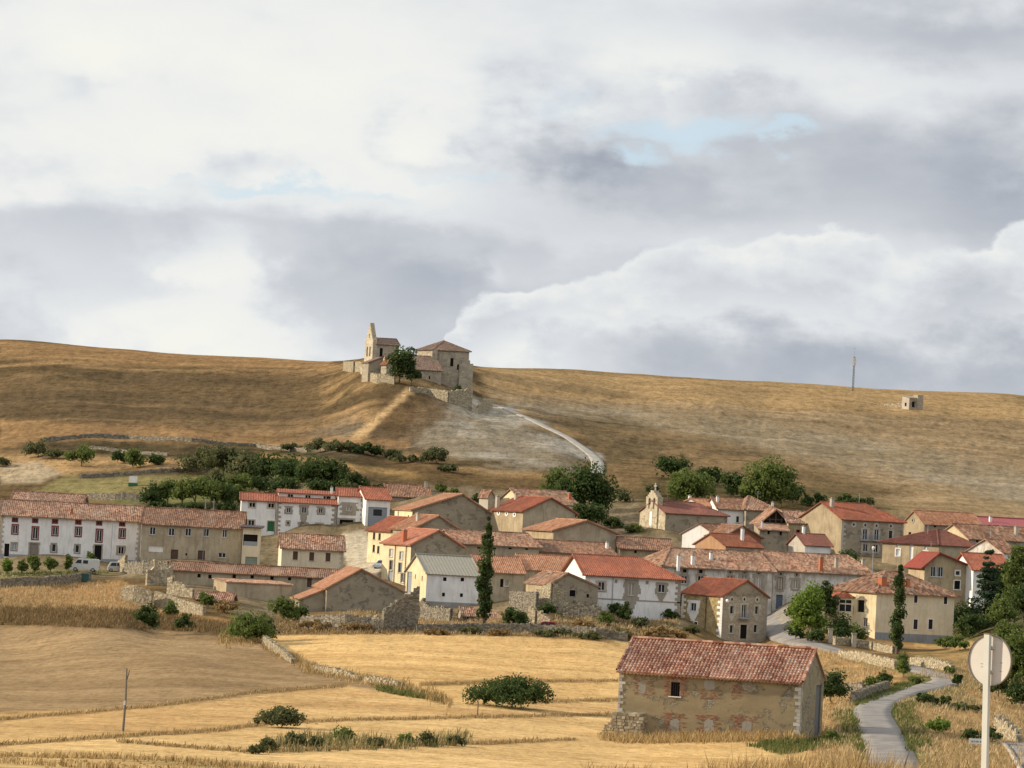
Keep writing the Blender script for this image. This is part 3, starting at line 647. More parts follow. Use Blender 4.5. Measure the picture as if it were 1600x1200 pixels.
h = House('tan_barn', 'tan barn with a straight red tiled roof just right of the poplar', 'barn', (749, 893), 819, 441, 954, yaw=4, lean=16, D=8, rise=2.2, wall=M_TAN, roof=M_ORG, sag=.02, over=.3, seedn=1)
h.op('F', 'hole', 784, 911, .45, 1.2).op('F', 'blind', 792, 911, .7, 1.0, pm=M_TAN); h.build()
h = House('tan_barn', 'recessed tan barn joined under red tiles between the poplar barn and the white arched house', 'barn', (819, 890), 914, 443, 950, yaw=4, lean=16, D=8, rise=2.1, wall=M_TAN, roof=M_ORG, sag=.02, over=.3); h.build()
h = House('white_house', 'white house with a broad red hipped roof and a stone niche in the middle', 'house', (915, 897.5), 1065, 431, 958, yaw=0, lean=14, D=12, rise=2.6, hipR=4.6, wall=M_WHITE, roof=M_RED, sag=0, over=.5, fascia=M_FASCIA, ctrl=True)
h.op('F', 'win', 939.5, 916, .95, 1.2, ring=.25, sur=M_QUOIN, steps=1).op('F', 'blind', 920, 914, .7, .8, pm=M_SUR).op('F', 'blind', 962.5, 908.5, .5, .6, pm=M_SUR).op('F', 'blind', 1011, 910.5, .5, .6, pm=M_SUR)
h.op('F', 'win', 1033.5, 919.5, 1.0, 1.2, ring=.28, sur=M_SUR, steps=1, tail=.9).op('F', 'blind', 986.5, 921, .9, 1.8, ring=.55, sur=M_SUR, pm=M_SUR, steps=1, tail=2)
h.build(); h.band('F', 2.1, 2.3, M_SUR); h.quoins('F', 1, M_SUR, .75); h.pipe('F', 1004)
h = House('stone_barn', 'small stone barn with an orange roof and a dark loft window in its shaded gable', 'barn', (859, 914), 935, 421, 953, yaw=12, lean=22, sx=822, rise=1.6, ridge='b', frac=.36, wall=M_STONED, roof=M_OLD, sag=.05, left_wall=M_BUFF, over=.25, ctrl=True)
h.op('F', 'hole', 894.5, 927, .85, .9, ring=.12, sur=M_SUR).op('F', 'hole', 918.5, 931, .35, .5); h.build()
h = House('house', 'house with a bright red roof and three round attic windows on its sunlit side', 'house', (817.6, 798.5), 899, 497, 848, yaw=14, lean=38, sx=768.7, rise=2.3, ridge='b', wall=M_TAN, roof=M_RED, sag=0, left_wall=M_BUFF, over=.45)
h.wins('L', 'oval', ((779, 801.5), (791.5, 802.5), (804, 804)), .35, .35, sur=M_WHITE2); h.build(); h.chimney(773, .93, 2.0, .5, M_QUOIN, x=.5); h.chimney(805, .9, 1.0, .45, M_QUOIN)
h = House('barn', 'long brown roofed barn with a pale gable behind the house with round attic windows', 'barn', (818, 785), 901, 520, 822, yaw=2, lean=34, sx=779, rise=2.2, wall=M_WHITE, roof=M_OLD, sag=.05, left_wall=M_YEL_LIT); h.build(); h.chimney(894, .2, 1.1, .4, M_BRICK)
h = House('hut', 'tiny gabled stone hut standing alone left of the bright red roof', 'hut', (763, 777), 773, 524, 792, yaw=25, lean=40, D=2.5, rise=1.0, ridge='b', frac=.4, wall=M_STONE, roof=M_OLD, left_wall=M_QUOIN, over=.15); h.build()
h = House('hay_barn', 'barn with a low orange roof and a wide shaded gable behind the mottled roofs', 'barn', (865, 829), 963, 478, 868, yaw=6, lean=30, sx=822, rise=1.75, ridge='b', frac=.5, wall=M_TAN, roof=M_ORG, sag=.03, left_wall=M_BUFF, over=.5); h.build()
h = House('low_barn', 'low barn with a dull brown roof and tan wall below the small church', 'barn', (968, 857), 1050, 476, 885, yaw=0, lean=5, D=8, rise=1.7, wall=M_BUFF, roof=M_OLDB, sag=.04); h.op('F', 'hole', 993, 861.5, .4, .6); h.build()

# ---------------- small church
h = House('village_church', 'small stone church with a bell gable and a wine red roof', 'church', (1040, 801.5), 1137, 513, 828, yaw=3, lean=32, sx=1000, rise=1.9, hipR=3.4, wall=M_STONED, roof=M_PURP, sag=0, left_wall=M_YEL_LIT if 0 else rubble('sunny_stone', (.50, .42, .29), (.58, .50, .36), (.42, .34, .23), 2.4, .5, (.52, .44, .31)), over=.3, ctrl=True)  # left end and bell gable use a lighter stone colour, painted as sunlit
h.build()
def bell_gable(h, t0, t1, zb, ztop, steps, arches, mat, thick, name='bell_gable', x0=-.25):
    """wall with arched openings standing on the left end, built from columns so the arches are real holes"""
    mb = MB(); n = 40
    def top(t):
        f = (t - t0) / (t1 - t0)
        for lim, z in steps:
            if f <= lim: return z
        return steps[-1][1]
    for i in range(n):
        a, b = t0 + (t1 - t0) * i / n, t0 + (t1 - t0) * (i + 1) / n; c = (a + b) / 2; zs = [(zb, top(c))]
        for (ca, wa, z0, z1) in arches:
            if abs(c - ca) < wa / 2:
                hr = math.sqrt(max(0, 1 - ((c - ca) / (wa / 2)) ** 2)) * wa / 2; new = []
                for lo, hi in zs:
                    if lo < z0 and hi > z1 + hr: new += [(lo, z0), (z1 + hr, hi)]
                    else: new.append((lo, hi))
                zs = new
        for lo, hi in zs:
            if hi > lo + .01: mb.box(h.pt(x0, a, lo), h.b * (b - a), h.a * thick, ZUP * (hi - lo))
    return mb.build(name, mat, h.root)
tc = h.D * .5; hz = h.h
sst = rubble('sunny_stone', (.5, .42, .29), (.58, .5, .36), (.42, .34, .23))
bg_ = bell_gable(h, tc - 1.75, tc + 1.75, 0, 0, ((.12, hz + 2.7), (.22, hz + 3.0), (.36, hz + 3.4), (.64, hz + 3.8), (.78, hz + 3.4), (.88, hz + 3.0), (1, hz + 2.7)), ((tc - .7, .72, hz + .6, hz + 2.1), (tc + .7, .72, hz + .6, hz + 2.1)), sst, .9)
mb = MB(); p = h.pt(.2, tc, hz + 3.8); mb.box(p - h.b * .08, h.b * .16, h.a * .16, ZUP * 1.3); mb.box(p - h.b * .4 + ZUP * .7, h.b * .8, h.a * .16, ZUP * .18); mb.build('cross', M_QUOIN, bg_)
for tt in (-.7, .7):
    mb = MB(); q = h.pt(.2, tc + tt, hz + 1.9); mb.cyl(q, q - ZUP * .55, .12, .27, 10); mb.build('bell', plain('bronze', (.12, .10, .06), .5, .6), bg_)
mb = MB(); mb.box(h.pt(-.32, tc - .35, hz - 2.3), h.b * .7, h.a * .1, ZUP * 2.4); mb.build('window_panel', M_WHITE2, h.root)

# ---------------- houses right of the church
h = House('white_house', 'white house with a brown ridge roof directly behind the small church nave', 'house', (1122, 795), 1166, 532, 820, yaw=0, lean=12, D=8, rise=1.9, wall=M_WHITE, roof=M_OLDB, sag=.03, ctrl=True)
h.op('F', 'win', 1152.5, 811.5, .6, 1.2); h.build(); h.chimney(1104, .3, 1.1, .4, x=.5)
h = House('white_house', 'white gabled house whose sunlit gable peeks over the wine red church roof', 'house', (1100, 791), 1125, 536, 820, yaw=6, lean=50, sx=1058, rise=1.15, wall=M_WHITE, roof=M_ORG, left_wall=M_WHITE2, sag=.02, over=.3); h.build(); h.chimney(1071, .75, 1.2, .35, x=1.0)
h = House('stone_house', 'grey stone house with a peaked brown hipped roof at the top of the village', 'house', (1166, 796), 1218, 530, 830, yaw=0, lean=8, D=9, rise=2.3, hipR=4.5, hipL=1.2, wall=M_STONED, roof=M_OLD, sag=.05); h.op('F', 'hole', 1193, 804, .4, .5); h.build(); h.chimney(1207, .2, 1.1, .35)
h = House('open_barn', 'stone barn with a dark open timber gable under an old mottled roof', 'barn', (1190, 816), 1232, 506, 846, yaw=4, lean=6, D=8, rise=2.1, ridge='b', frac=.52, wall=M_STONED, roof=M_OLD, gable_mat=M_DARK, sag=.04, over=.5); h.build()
mb = MB(); 
for fx in (.3, .52, .74): mb.box(h.pt(h.w * fx - .08, -.12, h.h - .1), h.a * .16, h.b * .12, ZUP * (1.9 if fx == .52 else 1.0))
mb.box(h.pt(h.w * .2, -.14, h.h + .5), h.a * h.w * .6, h.b * .12, ZUP * .16); mb.build('timber_posts', M_BROWN, h.root)
h = House('lean_to_shed', 'low stone annex with a sloping tiled roof in front of the open timber gable', 'shed', (1187, 828), 1231, 500, 846, yaw=3, lean=3, D=5, rise=.9, ridge='mono', wall=M_STONED, roof=M_OLD, sag=.04); h.wins('F', 'hole', ((1201, 832), (1220, 833.5)), .4, .6); h.build(); h.chimney(1187, .2, 1.3, .3, x=.5)
h = House('old_house', 'tan house with three small dark windows and brick patches right of the open timber gable', 'house', (1232, 817), 1289, 504, 848, yaw=0, lean=8, D=9, rise=1.9, hipR=2.5, wall=M_BUFF, roof=M_OLD, sag=.05); h.wins('F', 'hole', ((1247, 831.5), (1260.5, 832.5), (1275.5, 833)), .55, .75, ring=.1, sur=M_BRICK); h.build()
h = House('white_house', 'white house with a bright sunlit gable in the middle of the tiled roofs', 'house', (1120, 837), 1164, 494, 860, yaw=3, lean=55, sx=1066, rise=1.75, wall=M_WHITE, roof=M_OLDB, left_wall=M_WHITE2, sag=.03, over=.3); h.build()
h = House('brick_house', 'house with a brown roof and a shaded brick red gable beside the bright white gable', 'house', (1134, 838), 1190, 488, 865, yaw=4, lean=20, D=8, rise=1.75, ridge='b', frac=.45, wall=plaster('brick_red_plaster', (.30, .13, .08)), roof=M_OLDB, sag=.03, over=.35); h.build()
h = House('orange_house', 'house with an orange sunlit gable and brown roof just above the long terrace roof', 'house', (1134, 853), 1189, 481, 880, yaw=2, lean=52, sx=1086, rise=1.75, wall=M_STONED, roof=tiles('rust_tile', (.28, .09, .05), (.34, .12, .07), (.38, .15, .09)), left_wall=plaster('orange_plaster', (.62, .36, .2)), sag=.0, over=.3); h.build(); h.chimney(1159, .25, 2.0, .35)
h = House('small_house', 'small white house with a wine red roof just above the long terrace roof', 'house', (1258, 851), 1298, 484, 875, yaw=-8, lean=30, sx=1232, rise=1.6, wall=M_WHITE, roof=M_PURP, left_wall=M_QUOIN, sag=0); h.build(); h.chimney(1261, .5, 1.3, .35, x=1)

# ---------------- long terrace in the middle right
h = House('long_house', 'long white terrace house with a hipped roof and stone framed windows left of the drainpipe', 'house', (1037.5, 884), 1208, 457, 951, yaw=1, lean=22, D=11, rise=2.6, hipL=3.2, wall=M_OLDWHITE, roof=M_OLD, sag=.06, over=.45, ctrl=True)
h.wins('F', 'hole', ((1070, 892), (1095, 893)), .55, .5, ring=.3, sur=M_SUR, steps=1); h.wins('F', 'oval', ((1141, 894.5), (1163.5, 895.5), (1185.5, 896.5)), .3, .3, sur=M_SUR)
h.op('F', 'win', 1069, 906, .9, 1.2, ring=.25, steps=1).op('F', 'blind', 1095, 906, 1.0, 1.2, ring=.25, pm=M_GREEN if 0 else M_DARK, steps=1).op('F', 'blind', 1140.5, 904, 1.0, .9, pm=M_BRICK, ring=.2, steps=1).op('F', 'blind', 1162.5, 907, .9, 1.6, pm=M_SUR, ring=.3, steps=1).op('F', 'blind', 1185, 911, .8, 2.0, pm=M_BROWN if 0 else M_QUOIN, ring=.35, steps=1).op('F', 'win', 1185, 935, .7, .9, ring=.2)
h.build(); h.pipe('F', 1119.5); h.pipe('F', 1205)
h.chimney(1082, .05, 1.5, .45); h.chimney(1110, .22, 1.2, .4); h.chimney(1057, -.06, 2.0, .4, x=1.9)
h = House('long_house', 'long weathered terrace house with a blue grey door and a brick chimney', 'house', (1208.5, 890.5), 1366, 458, 953, yaw=1, lean=22, D=11, rise=2.6, hipR=1.6, wall=M_OLDWHITE, roof=M_OLD, sag=.06, over=.45)
h.wins('F', 'oval', ((1220, 897), (1245, 898)), .35, .35, sur=M_SUR); h.op('F', 'blind', 1219, 912, .8, 1.9, pm=M_QUOIN, ring=.3, steps=1, fm=M_BROWN).op('F', 'blind', 1243, 913, .8, 1.4, pm=M_SUR, ring=.3, steps=1).op('F', 'door', 1217.5, 940.5, 1.0, 2.2, fm=M_BLUE, ring=.2, sur=M_OLDWHITE)
h.build(); h.chimney(1282, .02, 2.2, .5, M_BRICK); h.chimney(1306, .12, 1.6, .4, M_QUOIN); h.chimney(1361, .25, 1.6, .45, M_QUOIN)

# ---------------- small stone house in front
h = House('village_house', 'compact ochre house with a new red roof, white corner stones and oval attic windows', 'house', (1130, 931.5), 1200, 428, 998, yaw=30, lean=48, sx=1065.5, rise=2.25, ridge='b', wall=M_STONE, roof=M_RED, sag=0, left_wall=M_OCHRE, over=.25, ctrl=True, gable_mat=M_STONED)
h.wins('F', 'oval', ((1143.5, 936.5), (1163, 936.5), (1183, 937)), .32, .42); h.wins('F', 'win', ((1143.5, 953), (1182.5, 953.5)), .62, 1.2, ring=.22, steps=1, sur=M_QUOIN, tail=.7); h.op('F', 'win', 1162.5, 955, .8, 1.9, ring=.24, steps=1, sur=M_QUOIN, rail=1)
h.wins('F', 'win', ((1143, 983), (1180.5, 982.5)), .62, 1.2, ring=.18, sur=M_QUOIN, steps=1); h.op('F', 'door', 1161.5, 987, 1.1, 2.0, fm=M_DARK, ring=.24, sur=M_QUOIN, steps=1)
h.op('L', 'win', 1083.5, 948.5, 1.0, 1.15, ring=.42, steps=1, sur=M_WHITE2, tail=1.0, fm=M_WFRAME).op('L', 'hole', 1087, 975, .6, .6, ring=.12, sur=M_WHITE2)
h.build(); h.quoins('L', 1, M_WHITE2, .9); h.quoins('L', 0, M_WHITE2, .8); h.quoins('F', 0, M_SUR, .5); h.quoins('F', 1, M_SUR, .7); h.pipe('L', 1103, 960, M_BROWN)
mb = MB(); P = at(1135.5, 938, 427.6); mb.cyl(P, P + Vector((.2, -.35, -.1)), .18, .22, 8); mb.build('wall_lamp', M_WHITE2, h.root)

# ---------------- right hand side
h = House('large_house', 'large cream house with a hipped brown roof, brick chimneys and a bay window', 'house', (1370, 924), 1492, 421, 999, yaw=6, lean=42, sx=1298, rise=2.7, hipL=4.4, hipR=4.4, wall=M_PINK, roof=M_OLD, sag=.03, left_wall=M_YEL_LIT, over=.5, ctrl=True)
h.wins('F', 'win', ((1431, 935), (1477.5, 937)), .5, 1.25, fm=M_BROWN, ring=.08, sur=M_WHITE2); h.wins('F', 'win', ((1430.5, 975.5), (1454, 975.5)), .6, 1.4, fm=M_BROWN, ring=.08, sur=M_WHITE2)
h.op('L', 'hole', 1345, 947, 1.3, 1.7).op('L', 'win', 1331, 952, .7, 1.2).op('L', 'blind', 1352, 972, .8, 1.3, pm=M_BROWN)
h.build(); h.plinth('F', 1.0, plaster('bluish_plinth', (.28, .29, .3)))
h.chimney(1378, .14, 1.3, .75, M_BRICK); h.chimney(1415, .14, 1.2, .65, M_BRICK)
# bay: a half octagon standing out from the sunlit side
t0 = h.D * .72; mb = MB(); bz0, bz1 = -1, h.h - 1.2; pts = [(0, t0 + 2.0), (-1.6, t0 + 1.1), (-1.6, t0 - 1.1), (0, t0 - 2.0)]
P3 = [h.pt(x, t, bz0) for x, t in pts]
for i in range(3):
    A, B = P3[i], P3[i + 1]; mb.face([A, B, B + ZUP * (bz1 - bz0), A + ZUP * (bz1 - bz0)])
bay = mb.build('bay_window', M_YEL_LIT, h.root)
g = MB(); fr = MB()
for i in range(3):
    A, B = P3[i] + ZUP * (bz1 - bz0), P3[i + 1] + ZUP * (bz1 - bz0); d = (B - A).normalized(); L_ = (B - A).length; n = d.cross(ZUP)
    n = n if n.dot(-h.a) > 0 else -n
    for (za, zb_) in ((-.75, -.3), (-1.9, -.95)):
        g.box(A + d * .25 + ZUP * za - n * .02, d * (L_ - .5), ZUP * (zb_ - za), n * .04)
        for q in (0, .5, 1): fr.box(A + d * (.22 + (L_ - .52) * q) + ZUP * za - n * .02, d * .08, ZUP * (zb_ - za), n * .07)
g.build('pane', M_GLASS, bay); fr.build('window_frame', M_WFRAME, bay)
mb = MB(); apx = h.pt(.05, t0, bz1 + 1.1); E3 = [h.pt(x * 1.25 + (0 if x else .03), t0 + (t - t0) * 1.15, bz1) for x, t in pts]
for i in range(3): mb.face([E3[i], E3[i + 1], apx], [(i * 9, 0), (i * 9 + 9, 0), (i * 9 + 4.5, 4)])
for i in range(4): ridge_cap(mb, E3[i] + ZUP * .02, apx, .08)
mb.build('bay_roof', M_RED, h.root)
h = House('house', 'house with a red asymmetric gable roof and a big glazed terrace window behind the conifer', 'house', (1445, 884), 1521, 454, 935, yaw=8, lean=8, D=9, rise=1.9, ridge='b', frac=.28, wall=M_BUFF, roof=tiles('carmine_tile', (.24, .05, .04), (.28, .06, .045), (.32, .075, .055)), sag=0, over=.6)
h.op('F', 'win', 1464, 891, 2.0, 2.0, bars=5).op('F', 'win', 1496.5, 895.5, .7, .7, ring=.14, sur=M_WHITE2).op('F', 'hole', 1495.5, 914, .9, 1.3, ring=.14, sur=M_WHITE2); h.build()
h = House('white_house', 'white walled house with a long red roof partly hidden behind the dark conifer', 'house', (1521, 890), 1578, 452, 935, yaw=2, lean=12, D=9, rise=2.3, wall=M_WHITE2, roof=M_RED, sag=0, over=.4); h.build()
h = House('big_house', 'house with a wide wine brown hipped roof and white windows on a sunlit ochre side', 'house', (1467, 851), 1525, 488, 888, yaw=6, lean=56, sx=1379, rise=2.3, hipL=4.3, hipR=1.0, wall=M_TAN, roof=M_PURP, sag=0, left_wall=M_BUFF, over=.5)
h.wins('L', 'blind', ((1403, 852.5), (1446, 856.5)), .5, .5, pm=M_WHITE2); h.wins('L', 'blind', ((1403, 863), (1446, 866.5)), .7, 1.1, pm=M_WHITE2, ring=.2, sur=M_WHITE2); h.op('L', 'blind', 1424, 862, .7, 3.0, pm=M_WHITE2); h.build()
h = House('white_house', 'peeling white house with a broad sunlit gable at the right of the wine brown roof', 'house', (1568, 864), 1590, 474, 895, yaw=10, lean=50, sx=1512, rise=1.95, wall=M_WHITE, roof=M_OLD, left_wall=plaster('peeling_white', (.85, .82, .76), (.45, .33, .2), .8), sag=.03, over=.3); h.build()
h = House('manor_house', 'large stone house with a red roof, oval attic windows and two iron balconies', 'house', (1315.6, 811), 1412, 498, 868, yaw=3, lean=42, sx=1252, rise=2.6, hipR=3.2, wall=M_STONED, roof=M_RED, sag=0, left_wall=M_YEL_LIT if 0 else M_BUFF, over=.35, ctrl=True)
h.wins('F', 'oval', ((1334, 819.5), (1352, 820.5), (1369.5, 821.5), (1392, 822)), .35, .45); h.wins('F', 'win', ((1351.5, 835), (1369.5, 835.5)), .8, 1.8, ring=.2, sur=M_QUOIN, rail=1, steps=1); h.op('F', 'win', 1391.5, 836, .7, 1.5, ring=.2, sur=M_QUOIN); h.wins('F', 'win', ((1352, 856), (1368, 857)), .8, 1.3, ring=.25, sur=M_QUOIN, steps=1)
h.build(); h.quoins('F', 0, M_QUOIN, .7); h.chimney(1307, .35, 1.5, .45, M_QUOIN, x=.6)
h = House('stone_barn', 'stone barn with a tall sunlit gable and an oval opening below the bare hillside', 'barn', (1444.7, 818), 1534, 507, 845, yaw=-3, lean=40, sx=1413, rise=2.0, wall=M_STONED, roof=M_ORG, sag=.04, left_wall=M_BUFF, over=.3)
h.op('L', 'oval', 1426, 813, .3, .4, sur=M_SUR).op('L', 'hole', 1421.5, 834.5, .6, .7); h.op('F', 'hole', 1461, 822, .4, .4); h.build()
h = House('barn', 'barn with a purple red metal roof at the right edge below the bare hillside', 'barn', (1535, 826), 1625, 512, 845, yaw=-2, lean=20, D=9, rise=1.9, wall=M_STONE, roof=plain('purple_red_sheet', (.30, .085, .085), .6), sag=0, per=.6, over=.3); h.build(); h.chimney(1547, .3, 1.0, .4)
h = House('old_house', 'long grey house with a rust brown roof and sunlit gable near the right edge', 'house', (1514, 841), 1620, 490, 872, yaw=-2, lean=46, sx=1466, rise=2.1, wall=M_STONE, roof=M_OLD, sag=.04, left_wall=M_YEL_LIT, over=.35)
h.wins('F', 'hole', ((1527, 845), (1541, 846), (1555, 846)), .4, .5); h.build(); h.chimney(1587, .2, 1.4, .4, M_QUOIN)
# ------------------------------------------------------------ hill church
def hill_church():
    SST = M_CHURCH
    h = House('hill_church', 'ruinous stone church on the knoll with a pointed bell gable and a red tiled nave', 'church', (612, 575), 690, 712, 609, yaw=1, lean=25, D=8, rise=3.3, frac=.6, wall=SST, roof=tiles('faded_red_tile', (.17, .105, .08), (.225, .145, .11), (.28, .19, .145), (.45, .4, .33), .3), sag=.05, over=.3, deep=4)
    h.op('F', 'hole', 671, 590, .35, .7); h.op('F', 'hole', 653, 592, 1.8, 2.6); h.build()
    old = tiles('faded_red_tile', (.17, .105, .08), (.225, .145, .11), (.28, .19, .145))
    # the parts below are walls of the same church, so they hang under the same root
    def part(**k):
        q = House('section', '', '', **k); return q
    def adopt(q):
        for c in list(q.root.children):
            if c.name.startswith(('wall', 'roof')):
                pass
            c.location = q.root.location - h.root.location; c.parent = h.root
        bpy.data.objects.remove(q.root)
    q = part(eL=(677, 546), eRx=733.5, Y=716, base=612, yaw=0, lean=40, sx=652, rise=2.2, hipL=4.35, hipR=4.35, wall=SST, roof=old, sag=.03, over=.35, deep=6, left_wall=rubble('sunny_church', (.46, .39, .28), (.52, .45, .33), (.4, .33, .24), 2.2, .5, (.47, .40, .29)))  # left wall in a lighter copy of the masonry, sunlight in its colour
    q.op('F', 'hole', 706, 566, .75, 2.0, ring=.15, sur=SST).op('F', 'hole', 715.5, 573.5, .4, 1.3); q.build()
    mb = MB(); q.obox(mb, 'F', -.15, 1.1, -2, q.h - .15, 0, .7); q.obox(mb, 'F', q.w - 2.1, q.w + 1.1, -5, q.h - 3.0, -3, .9); q.obox(mb, 'F', q.w - 1.6, q.w + .3, -5, q.h - 2.2, -3, .7); mb.build('buttress', SST, q.root)
    adopt(q)
    q = part(eL=(589, 538), eRx=624, Y=722, base=584, yaw=1, lean=25, D=5, rise=1.5, wall=SST, roof=old, sag=.03, over=.25, deep=4)
    q.op('F', 'hole', 595.5, 551, .75, 2.2); q.build()
    def tri(f):
        c = abs(f - .5) * 2
        return 7.9 + (4.6 * max(0, 1 - c) ** 1.15 if c < .86 else .35)
    n = 44; mb = MB(); t0, t1 = -.1, 5.1; zoff = -.3
    lit = rubble('sunny_church2', (.50, .43, .31), (.58, .5, .37), (.43, .36, .26), 2.4, .5, (.52, .45, .33))  # lit copy of the church masonry, sun painted into the tone
    ar = ((1.65, .85, 4.2, 6.2), (3.35, .85, 4.2, 6.2), (2.5, .5, 8.7, 9.5))
    for i in range(n):
        a, b = t0 + (t1 - t0) * i / n, t0 + (t1 - t0) * (i + 1) / n; c = (a + b) / 2; zs = [(-3.0, tri((c - t0) / (t1 - t0)))]
        for ca, wa, z0, z1 in ar:
            if abs(c - ca) < wa / 2:
                hr = math.sqrt(1 - ((c - ca) / (wa / 2)) ** 2) * wa / 2; new = []
                for lo, hi in zs: new += [(lo, z0), (z1 + hr, hi)] if lo < z0 and hi > z1 + hr else [(lo, hi)]
                zs = new
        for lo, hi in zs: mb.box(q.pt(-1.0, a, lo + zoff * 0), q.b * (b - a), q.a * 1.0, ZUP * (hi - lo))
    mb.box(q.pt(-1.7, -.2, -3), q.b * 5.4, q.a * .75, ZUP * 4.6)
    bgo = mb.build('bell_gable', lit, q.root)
    for c in (1.65, 3.35):
        m = MB(); p = q.pt(-.5, c, 6.1); m.cyl(p, p - ZUP * .7, .14, .33, 10); bo = m.build('bell', plain('bronze', (.12, .10, .06), .5, .6), None); bo.parent = bgo; bo.location = -Vector(q.root.location)
    adopt(q)
    q = part(eL=(576, 567), eRx=597, Y=706, base=585, yaw=0, lean=20, D=5, rise=1.3, ridge='b', frac=.94, wall=M_STONED, roof=old, sag=.02, over=.2, deep=3); q.build(); adopt(q)
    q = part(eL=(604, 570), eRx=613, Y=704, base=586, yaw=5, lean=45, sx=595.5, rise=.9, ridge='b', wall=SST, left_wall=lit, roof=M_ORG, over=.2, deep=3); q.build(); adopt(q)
hill_church()

# ------------------------------------------------------------ foreground barn
def barn():
    Y = 245
    h = House('stone_barn', 'big old barn in the foreground field with patched plaster walls and a barrel tiled roof', 'barn', (968, 1047), 1254, Y, 1151, yaw=-15, lean=-20, D=7.4, rise=2.35, wall=M_BARN, roof=M_BARNT, sag=.03, over=.0, deep=2.5)
    h.op('F', 'hole', 1055, 1077, .75, 1.15); h.op('R', 'door', 1278, 1110, 1.9, 4.2, fm=plain('weathered_grey_door', (.15, .145, .14)))
    # custom build with real barrel tiles
    mb = h.wallmb
    for k in 'FLRB': h.facade(mb, k)
    tr = h.D / 2
    mb.face([h.pt(0, 0, h.h), h.pt(0, h.D, h.h), h.pt(0, tr, h.h + h.rise)]); mb.face([h.pt(h.w, 0, h.h), h.pt(h.w, h.D, h.h), h.pt(h.w, tr, h.h + h.rise)])
    mb.build('wall', M_BARN, h.root); h.fill('F'); h.fill('R')
    ov, og = .32, .18; k = h.rise / tr; rr = random.Random(3)
    m = MB()
    for side in (0, 1):
        O = h.pt(-og, -ov, h.h - k * ov + .02) if side == 0 else h.pt(h.w + og, h.D + ov, h.h - k * ov + .02)
        a = h.a if side == 0 else -h.a; U = (h.b if side == 0 else -h.b) * (tr + ov) + ZUP * (h.rise + k * ov)
        LA = h.w + 2 * og; LU = U.length; u = U / LU; n = a.cross(u).normalized(); n = n if n.z > 0 else -n
        m.prism([O + n * .07, O + a * LA + n * .07, O + a * LA + U + n * .07, O + U + n * .07], n * -.07)
        per = .285; nc = int(LA / per); per = LA / nc; rl = .36; nr = int(LU / rl) + 1; rl = LU / nr
        sg = [rr.uniform(-.05, .05) for _ in range(nc // 6 + 3)]
        for i in range(nc):
            f = i / 6; q = int(f); sag = sg[q] * (1 - f + q) + sg[q + 1] * (f - q); jx = rr.uniform(-.012, .012)
            for j in range(nr):
                y0 = j * rl - .04 + rr.uniform(-.02, .02); y1 = y0 + rl + .09; cx = (i + .5) * per + jx + rr.uniform(-.01, .01)
                r0, r1 = .098, .082; lift = .105 + sag + rr.uniform(-.006, .006); S = 6
                uv = [(i + .5 + side * 100, j + .5)] * 4
                pa = [O + a * (cx - r0 * math.cos(math.pi * s / S)) + u * y0 + n * (lift + .02 + 1.35 * r0 * math.sin(math.pi * s / S)) for s in range(S + 1)]
                pb = [O + a * (cx - r1 * math.cos(math.pi * s / S)) + u * y1 + n * (lift - .012 + 1.35 * r1 * math.sin(math.pi * s / S)) for s in range(S + 1)]
                for s in range(S): m.face([pa[s], pa[s + 1], pb[s + 1], pb[s]], uv)
                if j == 0:
                    m.face([O + a * (cx - r0) + n * .05] + pa + [O + a * (cx + r0) + n * .05], [uv[0]] * (S + 3))
                # channel tile between covers
                if i < nc - 1:
                    c2 = cx + per / 2; uv2 = [(i + .5 + side * 100 + 300, j + .5)] * 4
                    qa = [O + a * (c2 + (s - 1) * .09) + u * y0 + n * (lift - .03 + .03 * abs(s - 1)) for s in range(3)]
                    qb = [p + u * (rl + .02) for p in qa]
                    for s in range(2): m.face([qa[s], qa[s + 1], qb[s + 1], qb[s]], uv2)
    ridge_cap(m, h.pt(-og, tr, h.h + h.rise + .27), h.pt(h.w + og, tr, h.h + h.rise + .27), .15)
    for x in (-og + .04, h.w + og - .04): ridge_cap(m, h.pt(x, -ov, h.h - k * ov + .26), h.pt(x, tr, h.h + h.rise + .28), .11)
    ro = m.build('roof', M_BARNT, h.root, False)
    # course of broken tiles under the eave
    m = MB()
    for i in range(int(h.w / .3)): 
        m.cyl(h.pt(.1 + i * .3, -.3, h.h - k * ov + .02), h.pt(.1 + i * .3, .02, h.h - .02), .09, .08, 5)
    m.build('eave_tiles', M_BARNT, ro)
    # brickwork showing round the blocked openings: ragged courses of real bricks standing just proud of the plaster
    def bricks(x0, x1, z0, z1, dens, hole=None, rag=.25, name='brick_patch'):
        m = MB(); z = z0; row = 0
        while z < z1:
            x = x0 - rr.uniform(0, rag) - (.12 if row % 2 else 0)
            while x < x1 + rr.uniform(-.05, rag):
                w = rr.uniform(.2, .27)
                if rr.random() < dens and not (hole and hole[0] < x + w / 2 < hole[1] and hole[2] < z < hole[3]):
                    h.obox(m, 'F', max(x, .05), x + w - .02, z, z + .065, -.05, rr.uniform(.008, .03))
                x += w
            z += .082; row += 1
        return m.build(name, island('old_brick', [(0, (.22, .10, .06)), (.5, (.31, .15, .092)), (1, (.37, .22, .14))]), h.root)
    o = h.ops['F'][0]['r']; bricks(o[0] - .35, o[1] + .35, o[2] + .05, o[3] + .38, .86, (o[0] - .06, o[1] + .06, -9, o[3] + .06))
    def loc(px, py): return h.hit('F', px, py)
